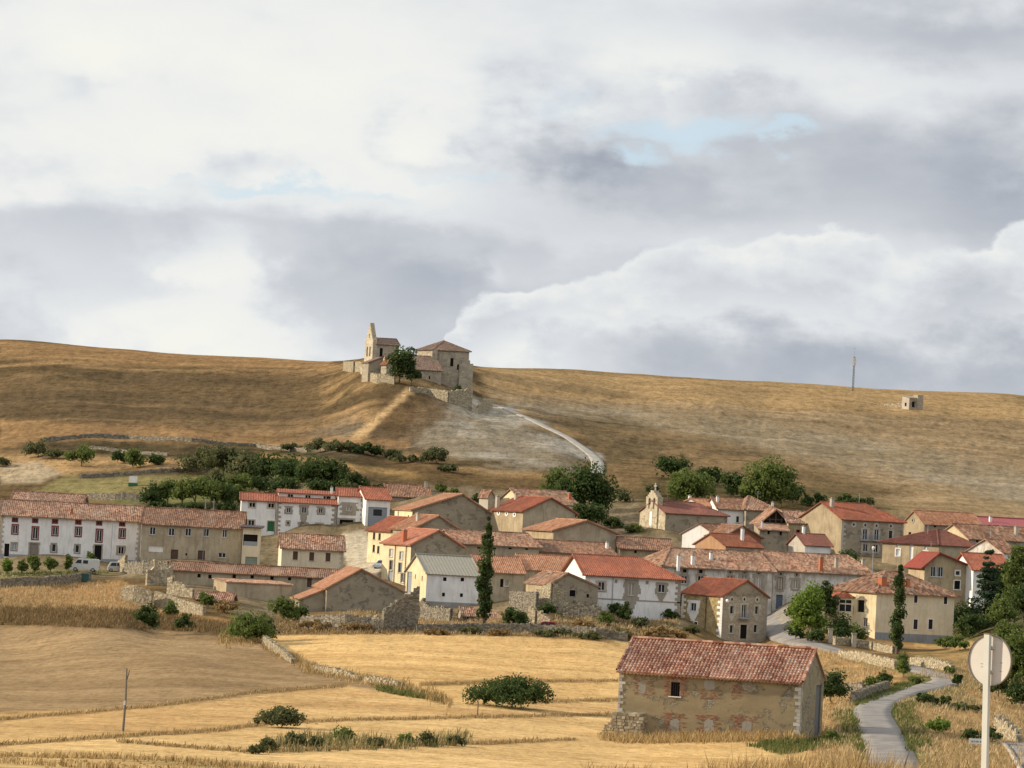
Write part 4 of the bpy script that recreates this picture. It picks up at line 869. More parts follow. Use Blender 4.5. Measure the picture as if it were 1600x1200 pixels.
    for px, py, w, H, d, hole in ((1006, 1073, 1.3, 1.3, .42, 1), (1109, 1084, 1.2, .8, .55, 0), (1151, 1082, .45, 1.1, .6, 0), 
                                  (1053, 1118, 1.5, .35, .65, 0), (1043, 1134, .2, 1.3, .5, 0), (1064, 1134, .25, 1.2, .45, 0), (1105, 1121, 1.5, .35, .65, 0), (1095, 1136, .3, 1.5, .55, 0), (1119, 1138, .3, 1.2, .4, 0),
                                  (1163, 1123, 1.9, .45, .55, 0), (1151, 1138, .4, 1.3, .5, 0)):
        x, z = loc(px, py); bricks(x - w / 2, x + w / 2, z - H / 2, z + H / 2, d, (x - .42, x + .3, z - .6, z + .5) if hole else None)
    # filled openings set back into the wall surface as grey mortar panels
    for px, py, w, H in ((1003, 1074, .7, 1.0), (1109, 1070, .9, .8), (1054, 1135, .75, 1.2), (1108, 1137, .8, 1.4), (1167, 1137, .8, 1.2)):
        x, z = loc(px, py); m = MB(); n = 12
        P, d, W = h.side('F'); nn = d.cross(ZUP); pts = []
        for q in range(n):
            an = 6.2832 * q / n; sx = max(-1, min(1, 1.35 * math.cos(an))); sz = max(-1, min(1, 1.35 * math.sin(an)))
            pts.append(P + d * (x + w / 2 * sx * rr.uniform(.85, 1.1)) + ZUP * (z + H / 2 * sz * rr.uniform(.88, 1.08)) + nn * .012)
        m.prism(pts, -nn * .03); m.build('blocked_opening', plaster('grey_mortar', (.36, .33, .27)), h.root)
    # window: arched head, bars, sill
    m = MB(); P, d, W = h.side('F'); nn = d.cross(ZUP)
    for q in range(1, 4): m.cyl(P + d * (o[0] + .75 * q / 4) + ZUP * o[2] - nn * .12, P + d * (o[0] + .75 * q / 4) + ZUP * o[3] - nn * .1, .012, .012, 5)
    bars = m.build('window_bars', M_BROWN, h.root); m = MB(); h.obox(m, 'F', o[0] - .15, o[1] + .15, o[2] - .08, o[2], -.1, .1); m.build('sill', M_WHITE2, bars)
    # corner stones
    for kk, end in (('F', 1), ('R', 0), ('F', 0)):
        m = MB(); z = -.3; q = 0
        while z < h.h - .25:
            hh = rr.uniform(.2, .34); ww = rr.uniform(.35, .6) if q % 2 else rr.uniform(.16, .32)
            if kk == 'R': ww *= .5
            W = h.side(kk)[2]
            if end == 0: h.obox(m, kk, .01, ww, z + .02, z + hh, -.1, rr.uniform(.02, .05))
            else: h.obox(m, kk, W - ww, W - .01, z + .02, z + hh, -.1, rr.uniform(.02, .05))
            z += hh; q += 1
        m.build('corner_stones', island('pale_stones', [(0, (.33, .30, .25)), (.5, (.45, .42, .36)), (1, (.58, .54, .47))]), h.root)
    # stone buttress at the left
    x0, _ = h.hit('F', 966, 1120); x1, _ = h.hit('F', 1008, 1120)
    pile(h.pt(x0 + .0, -1.6, -.6), h.a * (x1 - x0), h.b * 1.6, 2.6, 'buttress', h.root, rr)
    pile(h.pt(-1.5, .2, -.5), h.a * 1.5, h.b * 2.2, 2.1, 'buttress', h.root, rr, slope=1)
    return h
def stone_box(V, Fs, c, ax, ay, az, rr):
    """one rough stone: jittered box"""
    i = len(V)
    for sx in (-1, 1):
        for sy in (-1, 1):
            for sz in (-1, 1):
                j = 1 - rr.uniform(0, .28); V.append(c + ax * (sx * j) + ay * (sy * (1 - rr.uniform(0, .28))) + az * (sz * (1 - rr.uniform(0, .25))))
    for q in ((0, 1, 3, 2), (4, 6, 7, 5), (0, 4, 5, 1), (2, 3, 7, 6), (0, 2, 6, 4), (1, 5, 7, 3)): Fs.append(tuple(i + k for k in q))
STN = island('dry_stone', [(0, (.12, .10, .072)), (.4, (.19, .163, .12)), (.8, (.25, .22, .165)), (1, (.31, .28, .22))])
STP = island('pale_sunlit_stone', [(0, (.22, .18, .115)), (.4, (.32, .265, .175)), (.8, (.40, .34, .235)), (1, (.48, .42, .31))])  # paler, yellower copy of the dry stone, with sunlight in its colour
def pile(O, A, B, H, name, parent, rr, slope=0, mat=None, sz=.26):
    V, Fs = [], []; a = A.normalized(); b = B.normalized(); z = 0
    while z < H:
        hz = sz * rr.uniform(.7, 1.1)
        for (S, dv, L, iv) in ((O, a, A.length, b), (O + A, b, B.length, -a), (O, b, B.length, a), (O + B, a, A.length, -b)):
            x = 0
            while x < L:
                w = sz * rr.uniform(.7, 1.7); t = z / H
                c = S + dv * (x + w / 2) + iv * (.12 + rr.uniform(-.03, .03)) + ZUP * (z + hz / 2)
                f = (c - O).dot(a) / A.length
                if not slope or z < H * (.15 + .95 * f) + rr.uniform(-.1, .1): stone_box(V, Fs, c, dv * w * .52, iv * .2, ZUP * hz * .52, rr)
                x += w
        z += hz
    nx, ny = max(1, int(A.length / .4)), max(1, int(B.length / .4))
    for i in range(nx):
        for j in range(ny):
            f = (i + .5) / nx; top = H * (.15 + .95 * f) if slope else H
            stone_box(V, Fs, O + A * f + B * ((j + .5) / ny) + ZUP * (top - .12 + rr.uniform(-.08, .06)), a * .22, b * .22, ZUP * .15, rr)
    if not slope: stone_box(V, Fs, O + A * .5 + B * .5 + ZUP * (H * .45), A * .47, B * .47, ZUP * H * .47, rr)
    off = parent.location
    me = bpy.data.meshes.new(name); me.from_pydata([tuple(v - off) for v in V], [], Fs); me.materials.append(mat or STP)
    o = bpy.data.objects.new(name, me); COL.objects.link(o); o.parent = parent; return o
BARN = barn()
# lone huts on the far hillside
h = House('stone_hut', 'tiny ruined stone hut with a taller square block standing alone high on the right hillside', 'hut', (1421, 622), 1433, 832, 640, yaw=10, lean=40, sx=1409.5, rise=.5, ridge='mono', wall=M_STONED, roof=M_STONED, left_wall=M_QUOIN, sag=0, per=.6, over=.05, ctrl=True)
h.op('F', 'hole', 1427, 632, .8, 1.6).op('L', 'hole', 1415, 632, .7, 1.0); h.build()
m = MB(); m.box(h.pt(h.w, -.3, -1), h.a * 1.6, h.b * 2, ZUP * (h.h + 2.0)); m.build('tower_block', M_STONE, h.root)

# ------------------------------------------------------------ terrain
CP = []
def cpx(px, py, Y): d = ray(px, py); CP.append((d.x / d.y, math.log(Y), d.z / d.y))
def cpz(px, Y, z): CP.append(((px - 800) / F, math.log(Y), z / Y))
for px in (-900, -300, 300, 800, 1300, 1900, 2500):
    for Y, z in ((5, -1.75), (12, -2.05), (20, -2.5), (35, -3.45), (55, -5.0), (78, -6.75), (110, -10.2), (150, -13.4), (190, -15.4), (245, -17.0), (330, -17.3)):
        if px >= 1200 and 50 < Y < 100: z += .35
        cpz(px, Y, z)
for a in (
    (968, 1151, 245), (1100, 1152, 243), (1254, 1154, 241), (1284, 1144, 248), (1340, 1150, 240), (1000, 1160, 235), (1250, 1162, 236),
    # edge of the flat fields and the bank up to the village
    (-500, 985, 392), (0, 978, 392), (240, 985, 392), (430, 994, 392), (650, 990, 396), (850, 992, 396), (1000, 1003, 396), (1250, 1010, 396), (1450, 1022, 385), (1600, 1040, 372), (2000, 1060, 372),
    (0, 950, 402), (190, 948, 405), (0, 918, 438), (100, 920, 438), (200, 930, 430), (100, 902, 452), (30, 900, 452), (180, 893, 470), (330, 960, 412), (560, 975, 405), (700, 975, 412), (960, 975, 415),
    (560, 880, 490), (590, 905, 466), (600, 850, 510), (520, 838, 520), (-400, 880, 480), (760, 968, 418), (1240, 975, 430), (1215, 958, 448), (1330, 1003, 405), (1400, 1015, 400), (1520, 1000, 405), (1580, 960, 430), (1620, 940, 440), (2000, 900, 470),
    # garden, terraces and hill on the left
    (-500, 800, 545), (0, 790, 545), (200, 778, 548), (0, 745, 590), (200, 753, 575), (350, 785, 545), (320, 738, 588), (130, 735, 592), (0, 705, 620), (150, 705, 618), (150, 686, 632), (300, 690, 626), (0, 680, 650), (0, 640, 700), (200, 640, 700), (-500, 640, 700), (0, 590, 780), (200, 590, 780), (350, 650, 690),
    (0, 536, 880), (-500, 510, 880), (200, 547, 880), (400, 559, 880), (520, 565, 860), (400, 600, 770), (480, 575, 820),
    # knoll
    (480, 770, 548), (560, 740, 560), (660, 748, 556), (730, 755, 556), (480, 705, 612), (560, 690, 622), (520, 640, 690), (520, 600, 745), (560, 581, 735), (600, 590, 705), (620, 598, 698), (640, 608, 690), (690, 612, 700), (730, 625, 705), (755, 640, 700),
    (640, 640, 668), (600, 660, 650), (660, 690, 622), (700, 660, 650), (760, 680, 632), (820, 700, 614), (700, 720, 590), (820, 735, 580), (870, 710, 602), (600, 720, 592),
    (769, 633, 712), (809, 647, 692), (850, 666, 668), (883, 682, 650), (905, 697, 634), (930, 718, 612), (938, 728, 600), (940, 770, 560), (850, 770, 555),
    # gully and right hillside
    (800, 610, 770), (900, 640, 745), (900, 600, 830), (780, 575, 880), (960, 690, 655), (1000, 760, 570), (1000, 700, 650), (1000, 640, 770), (1000, 588, 885), (1000, 610, 835), (1080, 775, 562), (1200, 770, 570), (1200, 700, 680), (1200, 650, 780), (1200, 600.5, 885), (1200, 620, 845),
    (840, 576, 885), (900, 579.5, 885), (1080, 592, 885), (1140, 596.5, 885), (1260, 604, 885), (1320, 607.5, 885), (1460, 617, 885), (1550, 622.5, 885), (100, 541, 880), (300, 555, 880), (460, 563, 870),
    (1350, 790, 560), (1350, 730, 650), (1350, 680, 745), (1400, 640, 835), (1400, 613, 885), (1500, 800, 556), (1500, 740, 650), (1500, 690, 740), (1500, 620, 885), (1500, 645, 835), (1600, 810, 552), (1600, 750, 645), (1600, 700, 740), (1600, 626, 885), (1600, 650, 835), (2000, 830, 552), (2000, 700, 760), (2000, 645, 885)): cpx(*a)
for px in (-900, -300, 200, 500, 800, 1100, 1400, 1900, 2500):
    cpz(px, 1050, 45); cpz(px, 1600, 42)
for x, y, z in CTRL: CP.append((x / y, math.log(y), z / y))
CPa = np.array(CP); SX, SY = 6.0, 1.0
Pn = np.stack([CPa[:, 0] * SX, CPa[:, 1] * SY], 1)
def tpsK(r2): return np.where(r2 > 1e-12, .5 * r2 * np.log(np.maximum(r2, 1e-12)), 0)
nC = len(CP); K = tpsK(((Pn[:, None, :] - Pn[None]) ** 2).sum(-1)) + np.eye(nC) * 2.5e-4
PP = np.hstack([np.ones((nC, 1)), Pn]); A_ = np.zeros((nC + 3, nC + 3)); A_[:nC, :nC] = K; A_[:nC, nC:] = PP; A_[nC:, :nC] = PP.T
SOL = np.linalg.solve(A_, np.concatenate([CPa[:, 2], np.zeros(3)]))
def Eval(u, q):
    u = np.asarray(u, float).ravel(); q = np.asarray(q, float).ravel(); out = np.empty(len(u))
    for i in range(0, len(u), 20000):
        X = np.stack([u[i:i + 20000] * SX, q[i:i + 20000] * SY], 1)
        out[i:i + 20000] = tpsK(((X[:, None, :] - Pn[None]) ** 2).sum(-1)) @ SOL[:nC] + SOL[nC] + X @ SOL[nC + 1:]
    return out
def gz(x, y): return float(Eval([x / y], [math.log(y)])[0]) * y
# lookup grid for pixel -> ground rays
GU = np.linspace(-.36, .36, 361); GQ = np.linspace(math.log(5), math.log(1600), 420)
GE = Eval(*[m.ravel() for m in np.meshgrid(GU, GQ)]).reshape(len(GQ), len(GU))
def ground_many(px, py, Ymin=140):
    px = np.asarray(px, float); py = np.asarray(py, float)
    loc = np.stack([(px - 800) / F, (600 - py) / F, -np.ones_like(px)], 1); w = loc @ np.array(RM).T
    u = w[:, 0] / w[:, 1]; e = w[:, 2] / w[:, 1]
    fi = np.clip((u - GU[0]) / (GU[1] - GU[0]), 0, len(GU) - 1.001); i = fi.astype(int); f = fi - i
    col = GE[:, i] * (1 - f) + GE[:, i + 1] * f
    ok = (col >= e[None]) & (GQ[:, None] >= math.log(Ymin)); j = np.argmax(ok, 0); j = np.maximum(j, 1)
    c0 = col[j - 1, np.arange(len(px))]; c1 = col[j, np.arange(len(px))]
    t = np.clip((e - c0) / np.where(abs(c1 - c0) < 1e-9, 1e-9, c1 - c0), 0, 1); Y = np.exp(GQ[j - 1] + (GQ[j] - GQ[j - 1]) * t)
    X = u * Y; Z = Y * Eval(u, np.log(Y)); return np.stack([X, Y, Z], 1), ok.any(0)
def G(px, py, Ymin=140): return Vector(ground_many([px], [py], Ymin)[0][0])

# value noise
_lat = nrng.random((512, 512))
def vn(x, y):
    xi = np.floor(x).astype(int); yi = np.floor(y).astype(int); fx = x - xi; fy = y - yi; fx = fx * fx * (3 - 2 * fx); fy = fy * fy * (3 - 2 * fy)
    a = _lat[yi % 512, xi % 512]; b = _lat[yi % 512, (xi + 1) % 512]; c = _lat[(yi + 1) % 512, xi % 512]; d = _lat[(yi + 1) % 512, (xi + 1) % 512]
    return (a * (1 - fx) + b * fx) * (1 - fy) + (c * (1 - fx) + d * fx) * fy
def fbm(x, y, o=5, g=.5):
    s = 0; t = 0; a = 1
    for k in range(o): s = s + a * vn(x * 2 ** k + 17.3 * k, y * 2 ** k + 9.1 * k); t += a; a *= g
    return s / t
def sstep(x, a, b): t = np.clip((x - a) / (b - a), 0, 1); return t * t * (3 - 2 * t)
def sdpoly(px, py, pts):
    P = np.array(pts, float); d = np.full(px.shape, 1e18); ins = np.zeros(px.shape, bool); n = len(P)
    for i in range(n):
        a, b = P[i], P[(i + 1) % n]; e = b - a; wx, wy = px - a[0], py - a[1]; t = np.clip((wx * e[0] + wy * e[1]) / (e @ e), 0, 1)
        d = np.minimum(d, (wx - e[0] * t) ** 2 + (wy - e[1] * t) ** 2)
        c = (a[1] > py) != (b[1] > py); xi = (b[0] - a[0]) * (py - a[1]) / ((b[1] - a[1]) if b[1] != a[1] else 1e-9) + a[0]; ins ^= c & (px < xi)
    return np.where(ins, -np.sqrt(d), np.sqrt(d))
def sdline(px, py, pts):
    P = np.array(pts, float); d = np.full(px.shape, 1e18)
    for i in range(len(P) - 1):
        a, b = P[i], P[i + 1]; e = b - a; wx, wy = px - a[0], py - a[1]; t = np.clip((wx * e[0] + wy * e[1]) / (e @ e), 0, 1)
        d = np.minimum(d, (wx - e[0] * t) ** 2 + (wy - e[1] * t) ** 2)
    return np.sqrt(d)
ROAD = [(1402, 1206), (1387, 1165), (1374, 1140), (1363, 1117), (1366, 1106), (1383, 1094), (1413, 1082), (1452, 1073), (1480, 1065), (1470, 1056.5), (1440, 1047.5), (1405, 1040), (1370, 1031.5), (1307, 1016.5), (1262, 1004), (1228, 992), (1213, 975), (1206, 962)]
PATH = [(757, 629), (785, 637), (809, 647), (830, 656), (850, 666), (883, 682), (905, 696.5), (922, 709), (930, 717), (934, 727), (930, 740)]
def catmull(P, n):
    P = [P[0]] + P + [P[-1]]; out = []
    for i in range(1, len(P) - 2):
        for k in range(n):
            t = k / n; out.append(.5 * ((2 * P[i]) + (P[i + 1] - P[i - 1]) * t + (2 * P[i - 1] - 5 * P[i] + 4 * P[i + 1] - P[i + 2]) * t * t + (3 * P[i] - P[i - 1] - 3 * P[i + 1] + P[i + 2]) * t ** 3))
    out.append(P[-2]); return out
road_w = catmull([G(*p) for p in ROAD], 8); path_w = catmull([G(*p) for p in PATH], 8)
def dist_xy(x, y, pts):
    return sdline(x, y, [(p.x, p.y) for p in pts])

def terrain():
    uu = np.concatenate([np.linspace(-.36, -.205, 90, endpoint=False), np.arange(-.205, .205, .00052), np.linspace(.205, .36, 90)])
    qq = np.arange(math.log(5), math.log(1600), .0078); nu, nq = len(uu), len(qq)
    U, Q = np.meshgrid(uu, qq); E = Eval(U.ravel(), Q.ravel()).reshape(U.shape); Yw = np.exp(Q); X = U * Yw; Z = E * Yw
    pw = np.stack([X.ravel(), Yw.ravel(), Z.ravel()], 1) @ np.array(RM)   # camera space
    px = (800 + F * pw[:, 0] / -pw[:, 2]).reshape(U.shape); py = (600 - F * pw[:, 1] / -pw[:, 2]).reshape(U.shape)
    n1 = fbm(X / 14, Yw / 20, 5); n2 = fbm(X / 3 + 40, Yw / 3, 4); n3 = fbm(X / 60 + 9, Yw / 22, 5); n4 = fbm(X / 1.2, Yw / 1.6, 3); nst = fbm(X / 60 + 3, Yw / 5 + X / 90, 5)
    jit = (n1 - .5) * 26 + (n2 - .5) * 14
    def C(c):
        v = np.array(s2l(c)) / 1.22; g = v @ np.array([.3, .6, .1]); return v * .80 + g * .20 * np.array([1.02, 1., .96])
    def lerp(a, b, t): return a * (1 - t[..., None]) + b * t[..., None]
    base = np.zeros(U.shape + (3,))
    hill = lerp(np.broadcast_to(C((98, 79, 48)), base.shape), np.broadcast_to(C((142, 112, 64)), base.shape), sstep(n3 * .6 + nst * .4, .40, .62))
    hill = lerp(hill, np.broadcast_to(C((82, 70, 45)), base.shape), sstep(n2 * .5 + n1 * .5, .52, .68) * .7)
    hill = lerp(hill, np.broadcast_to(C((172, 132, 74)), base.shape), sstep(nst, .57, .70) * .7)
    col = hill
    def zone(poly, c, soft=4, amp=1.0, k=1.0, c2=None, nz=None):
        nonlocal col
        m = (1 - sstep(sdpoly(px, py, poly) + jit * amp, -soft, soft)) * k * (Yw > 40)
        cc = np.broadcast_to(C(c), base.shape)
        if c2 is not None: cc = lerp(cc, np.broadcast_to(C(c2), base.shape), sstep(n2 if nz is None else nz, .38, .64))
        col = lerp(col, cc, m)
    def line(pts, w, c, amp=.15, k=1.0, soft=1.5):
        nonlocal col
        m = (1 - sstep(sdline(px, py, pts) + jit * amp, w - soft, w + soft)) * k * (Yw > 60); col = lerp(col, np.broadcast_to(C(c), base.shape), m)
    W_ = .5 + (fbm(X / 22, Yw / 7 + X / 70, 5) - .5) * .55 + (n4 - .5) * .12
    # hillsides
    zone([(760, 560), (1700, 600), (1700, 850), (1200, 790), (1000, 700), (760, 640)], (144, 118, 78), 12, .8, .9, (160, 134, 94), nst)
    zone([(740, 560), (1700, 608), (1700, 665), (1200, 640), (760, 615)], (172, 136, 76), 8, .5, .8, (140, 112, 66), n3)
    zone([(800, 628), (1200, 655), (1650, 745), (1650, 800), (1400, 745), (1180, 700), (960, 665)], (158, 144, 118), 10, 1.0, .75, (132, 116, 86), nst)
    zone([(830, 650), (960, 655), (1180, 700), (1420, 770), (1250, 800), (1060, 800), (940, 790), (930, 700)], (104, 86, 54), 10, .8, .85, (126, 100, 60), n1)
    zone([(700, 612), (760, 632), (850, 668), (930, 716), (900, 738), (760, 728), (620, 700), (650, 640)], (168, 160, 144), 12, 1.8, .9, (138, 126, 104), n1)
    zone([(480, 680), (560, 650), (620, 690), (600, 715), (500, 705)], (142, 130, 110), 14, 1.8, .55, (100, 84, 58), n1)
    zone([(600, 610), (700, 625), (700, 650), (640, 700), (560, 705)], (86, 67, 42), 8, .8, .8, (104, 80, 48), n1)
    zone([(545, 683), (600, 640), (635, 606), (652, 612), (610, 645), (560, 690)], (196, 156, 92), 4, .35, .9)
    zone([(0, 532), (520, 560), (520, 575), (200, 570), (0, 556)], (160, 120, 66), 5, .3, .7)
    zone([(0, 585), (500, 585), (500, 660), (300, 672), (0, 650)], (104, 84, 54), 10, .8, .65, (86, 70, 46), nst)
    zone([(0, 655), (300, 668), (640, 690), (640, 700), (400, 692), (60, 682), (0, 700)], (158, 118, 64), 5, .4, .8)
    zone([(60, 688), (480, 704), (600, 716), (740, 740), (700, 752), (420, 712), (150, 720)], (88, 74, 50), 4, .4, .9, (70, 64, 40), n2)
    zone([(0, 705), (200, 715), (300, 728), (160, 742), (0, 745)], (182, 142, 82), 5, .5, .85)
    zone([(0, 728), (60, 722), (100, 742), (60, 756), (0, 758)], (172, 152, 118), 4, .3, .9)
    zone([(100, 742), (330, 738), (420, 730), (560, 752), (480, 775), (320, 800), (200, 785), (40, 775)], (104, 112, 54), 4, .5, .9, (136, 124, 70), n1)
    zone([(120, 737), (330, 728), (330, 738), (125, 748)], (82, 70, 48), 3, .2, .8)
    zone([(400, 706), (560, 728), (720, 742), (760, 756), (560, 745), (420, 722)], (180, 140, 72), 4, .3, .8)
    zone([(440, 712), (560, 735), (720, 752), (760, 768), (560, 760), (430, 728)], (80, 66, 42), 3, .3, .8, (98, 80, 50), n2)
    zone([(560, 700), (700, 730), (760, 745), (900, 745), (960, 770), (820, 770), (700, 752), (560, 722)], (92, 74, 46), 5, .5, .8, (116, 90, 54), n1)
    zone([(-20, 600), (420, 625), (560, 665), (470, 690), (300, 668), (-20, 648)], (98, 80, 52), 12, 1.0, .55, (120, 96, 60), nst)
    # village ground
    zone([(-50, 790), (360, 790), (380, 755), (700, 762), (1000, 780), (1250, 800), (1640, 815), (1640, 985), (1250, 985), (640, 985), (430, 985), (240, 905), (-50, 900)], (140, 122, 92), 5, .5, .9, (118, 104, 74), n2)
    zone([(530, 832), (570, 830), (600, 878), (585, 905), (545, 895)], (188, 174, 146), 3, .2, 1)
    zone([(1190, 945), (1236, 945), (1236, 1000), (1200, 998)], (142, 134, 122), 3, .15, 1)
    zone([(1000, 745), (1300, 760), (1420, 800), (1250, 806), (1000, 790)], (92, 82, 48), 6, .5, .7)
    zone([(1400, 900), (1640, 880), (1640, 1010), (1480, 1010)], (84, 86, 48), 6, .5, .8)
    zone([(0, 893), (100, 890), (180, 893), (180, 898), (60, 901), (0, 904)], (136, 128, 80), 2, .1, .9)
    zone([(0, 904), (130, 902), (150, 912), (0, 920)], (72, 62, 44), 2, .1, .9)
    zone([(0, 918), (60, 914), (190, 906), (240, 945), (430, 985), (240, 975), (0, 958)], (176, 128, 66), 4, .4, .95, (150, 112, 58), n1)
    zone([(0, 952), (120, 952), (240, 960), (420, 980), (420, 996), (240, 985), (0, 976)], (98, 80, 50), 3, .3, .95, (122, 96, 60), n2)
    zone([(430, 955), (640, 955), (640, 992), (430, 992)], (112, 90, 58), 4, .5, .9, (138, 108, 64), n2)
    zone([(640, 965), (1060, 950), (1060, 1003), (640, 992)], (122, 94, 54), 4, .5, .9, (92, 78, 46), n1)
    # fields
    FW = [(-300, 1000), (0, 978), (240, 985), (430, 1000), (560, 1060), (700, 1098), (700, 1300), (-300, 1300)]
    zone(FW, (164, 134, 90), 2, .1, 1, (146, 118, 78), W_)  # duller left field: cloud shade put into the ground colour
    zone([(400, 992), (660, 990), (1000, 1003), (1300, 1013), (1300, 1300), (700, 1300), (620, 1075), (440, 1020)], (216, 174, 100), 2, .1, 1, (202, 158, 86), W_)
    zone([(-300, 1120), (225, 1106), (540, 1071), (700, 1100), (1000, 1092), (1000, 1300), (-300, 1300)], (206, 166, 98), 2, .15, 1, (190, 148, 84), W_)
    zone([(-300, 1165), (186, 1152), (427, 1130), (900, 1120), (1000, 1120), (1000, 1300), (-300, 1300)], (214, 174, 104), 2, .15, 1, (200, 160, 92), W_)
    # right of the road
    zone([(1260, 1010), (1420, 1040), (1400, 1075), (1340, 1100), (1330, 1130), (1350, 1220), (1250, 1220), (1285, 1100)], (190, 148, 82), 4, .4, .95, (160, 122, 66), n2)
    zone([(1395, 1100), (1520, 1060), (1640, 1060), (1640, 1230), (1440, 1230), (1400, 1150)], (172, 134, 74), 4, .5, .95, (136, 112, 62), n2)
    zone([(1400, 1080), (1500, 1075), (1530, 1100), (1430, 1105)], (112, 104, 60), 4, .5, .8)
    zone([(1420, 1020), (1600, 1010), (1640, 1040), (1500, 1060)], (168, 134, 74), 4, .4, .9, (130, 112, 62), n2)
    zone([(1430, 1003), (1600, 1000), (1600, 1020), (1430, 1012)], (184, 146, 80), 3, .3, .9)
    zone([(1170, 1163), (1250, 1148), (1330, 1150), (1330, 1163), (1220, 1180)], (100, 112, 50), 4, .5, .85)
    for pl in ([(0, 1124), (225, 1105), (394, 1082), (540, 1071)], [(0, 1164), (186, 1150), (337, 1141), (427, 1129), (562, 1124), (703, 1121), (900, 1117), (960, 1117)], [(186, 1158), (394, 1175), (619, 1166), (900, 1155)], [(658, 1069), (800, 1064), (965, 1063)], [(800, 1097), (965, 1093)]):
        line(pl, 2.4, (118, 92, 54), .12, .8)
    line([(413, 1006), (489, 1046), (619, 1071), (703, 1099)], 6, (134, 108, 66), .3, .8)
    # road verges
    dr = dist_xy(X, Yw, road_w)
    m = (1 - sstep(dr + (n2 - .5) * 3, 2.2, 4.2)) * (Yw > 150) * (py > 1030); col = lerp(col, np.broadcast_to(C((112, 114, 58)), base.shape), m * .85)
    # near slope: straw and green tufts
    fh = sstep(Yw, 520, 640)[..., None] * .08; col = col * (1 - fh) + (col @ np.array([.35, .55, .1]))[..., None] * np.array([1.06, 1.02, .95]) * fh
    near = (Yw < 120); nc_ = lerp(np.broadcast_to(C((196, 158, 92)), base.shape), np.broadcast_to(C((140, 122, 66)), base.shape), sstep(n2 * .5 + n1 * .5, .45, .62)); col = np.where(near[..., None], nc_, col)
    # furrow and tone variation that belongs to the ground itself
    tone = .90 + .26 * (fbm(X / 9 + 5, Yw / 9, 4) - .5) * 2 * .5 + .22 * (n4 - .5); col = col * tone[..., None]
    # relief
    amp = np.where(Yw > 560, 1.0, .0) * sstep(Yw, 560, 640); dp = dist_xy(X, Yw, path_w)
    flat = sstep(dr, 2.2, 5.0) * sstep(dp, 2.0, 4.5)
    Z = Z + flat * amp * ((n1 - .5) * 1.0 + (n2 - .5) * .8 + (nst - .5) * .4) * (1 - .85 * sstep(Yw, 780, 870)) + flat * (n4 - .5) * .05 * sstep(Yw, 60, 130) + flat * (1 - amp) * (n2 - .5) * .06 * sstep(Yw, 60, 130)
    Z = Z - (1 - flat) * .04
    idx = np.arange(nu * nq).reshape(nq, nu); fa = np.stack([idx[:-1, :-1], idx[:-1, 1:], idx[1:, 1:], idx[1:, :-1]], -1).reshape(-1, 4)
    n = NT('ground_surface'); at_ = n.n('ShaderNodeVertexColor', layer_name='soil'); p = n.pos()
    f1 = n.noise(p, .9, 6, .7); f2 = n.noise(n.pos((.06, .9, .3)), 1.0, 6, .65); f3 = n.noise(n.pos((2.2, .5, 1)), 1.0, 5, .75)
    v = n.math('ADD', n.math('MULTIPLY', f1, .5), n.math('ADD', n.math('MULTIPLY', f2, .5), n.math('MULTIPLY', f3, .55)))
    f4 = n.noise(n.pos((.5, .16, .6)), 1.0, 9, .80); f5 = n.noise(n.pos((.05, .35, .6)), 1.0, 7, .7)
    rk = n.ramp(n.math('ADD', n.math('MULTIPLY', f4, .75), n.math('MULTIPLY', f5, .25)), [(.38, (.46, .45, .42)), (.46, (.82, .81, .79)), (.53, (1.07, 1.06, 1.05)), (.64, (1.28, 1.27, 1.25))])
    g = n.ramp(v, [(.56, (.46, .42, .38)), (.68, (.76, .74, .71)), (.80, (1, 1, 1)), (.95, (1.16, 1.16, 1.15))])
    sy = n.n('ShaderNodeSeparateXYZ'); n.l(n.pos(), sy.inputs[0]); far = n.n('ShaderNodeMapRange'); n.l(sy.outputs[1], far.inputs[0]); far.inputs[1].default_value = 380; far.inputs[2].default_value = 620; far.inputs[3].default_value = .42; far.inputs[4].default_value = .95
    c = n.mix(1.0, at_.outputs[0], g, 'MULTIPLY'); c = n.mix(far.outputs[0], c, n.mix(1.0, c, rk, 'MULTIPLY')); hs = n.n('ShaderNodeVectorMath', operation='SCALE'); n.l(c, hs.inputs[0]); hs.inputs['Scale'].default_value = 1.17
    n.b.inputs['Roughness'].default_value = 1.0; n.b.inputs['Specular IOR Level'].default_value = .0
    n.bump(v, .8, .18); mat = n.out(hs.outputs[0])
    me = np_mesh('ground', np.stack([X, Yw, Z], -1).reshape(-1, 3), fa, mat, True)
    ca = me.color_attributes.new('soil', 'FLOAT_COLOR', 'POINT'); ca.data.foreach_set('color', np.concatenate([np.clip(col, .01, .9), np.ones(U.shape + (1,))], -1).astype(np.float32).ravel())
    o = bpy.data.objects.new('ground', me); COL.objects.link(o); tag(o, 'rolling ground of stubble fields, village earth and bare hillside', None, None, 'structure')
    o['category'] = 'ground'
terrain()

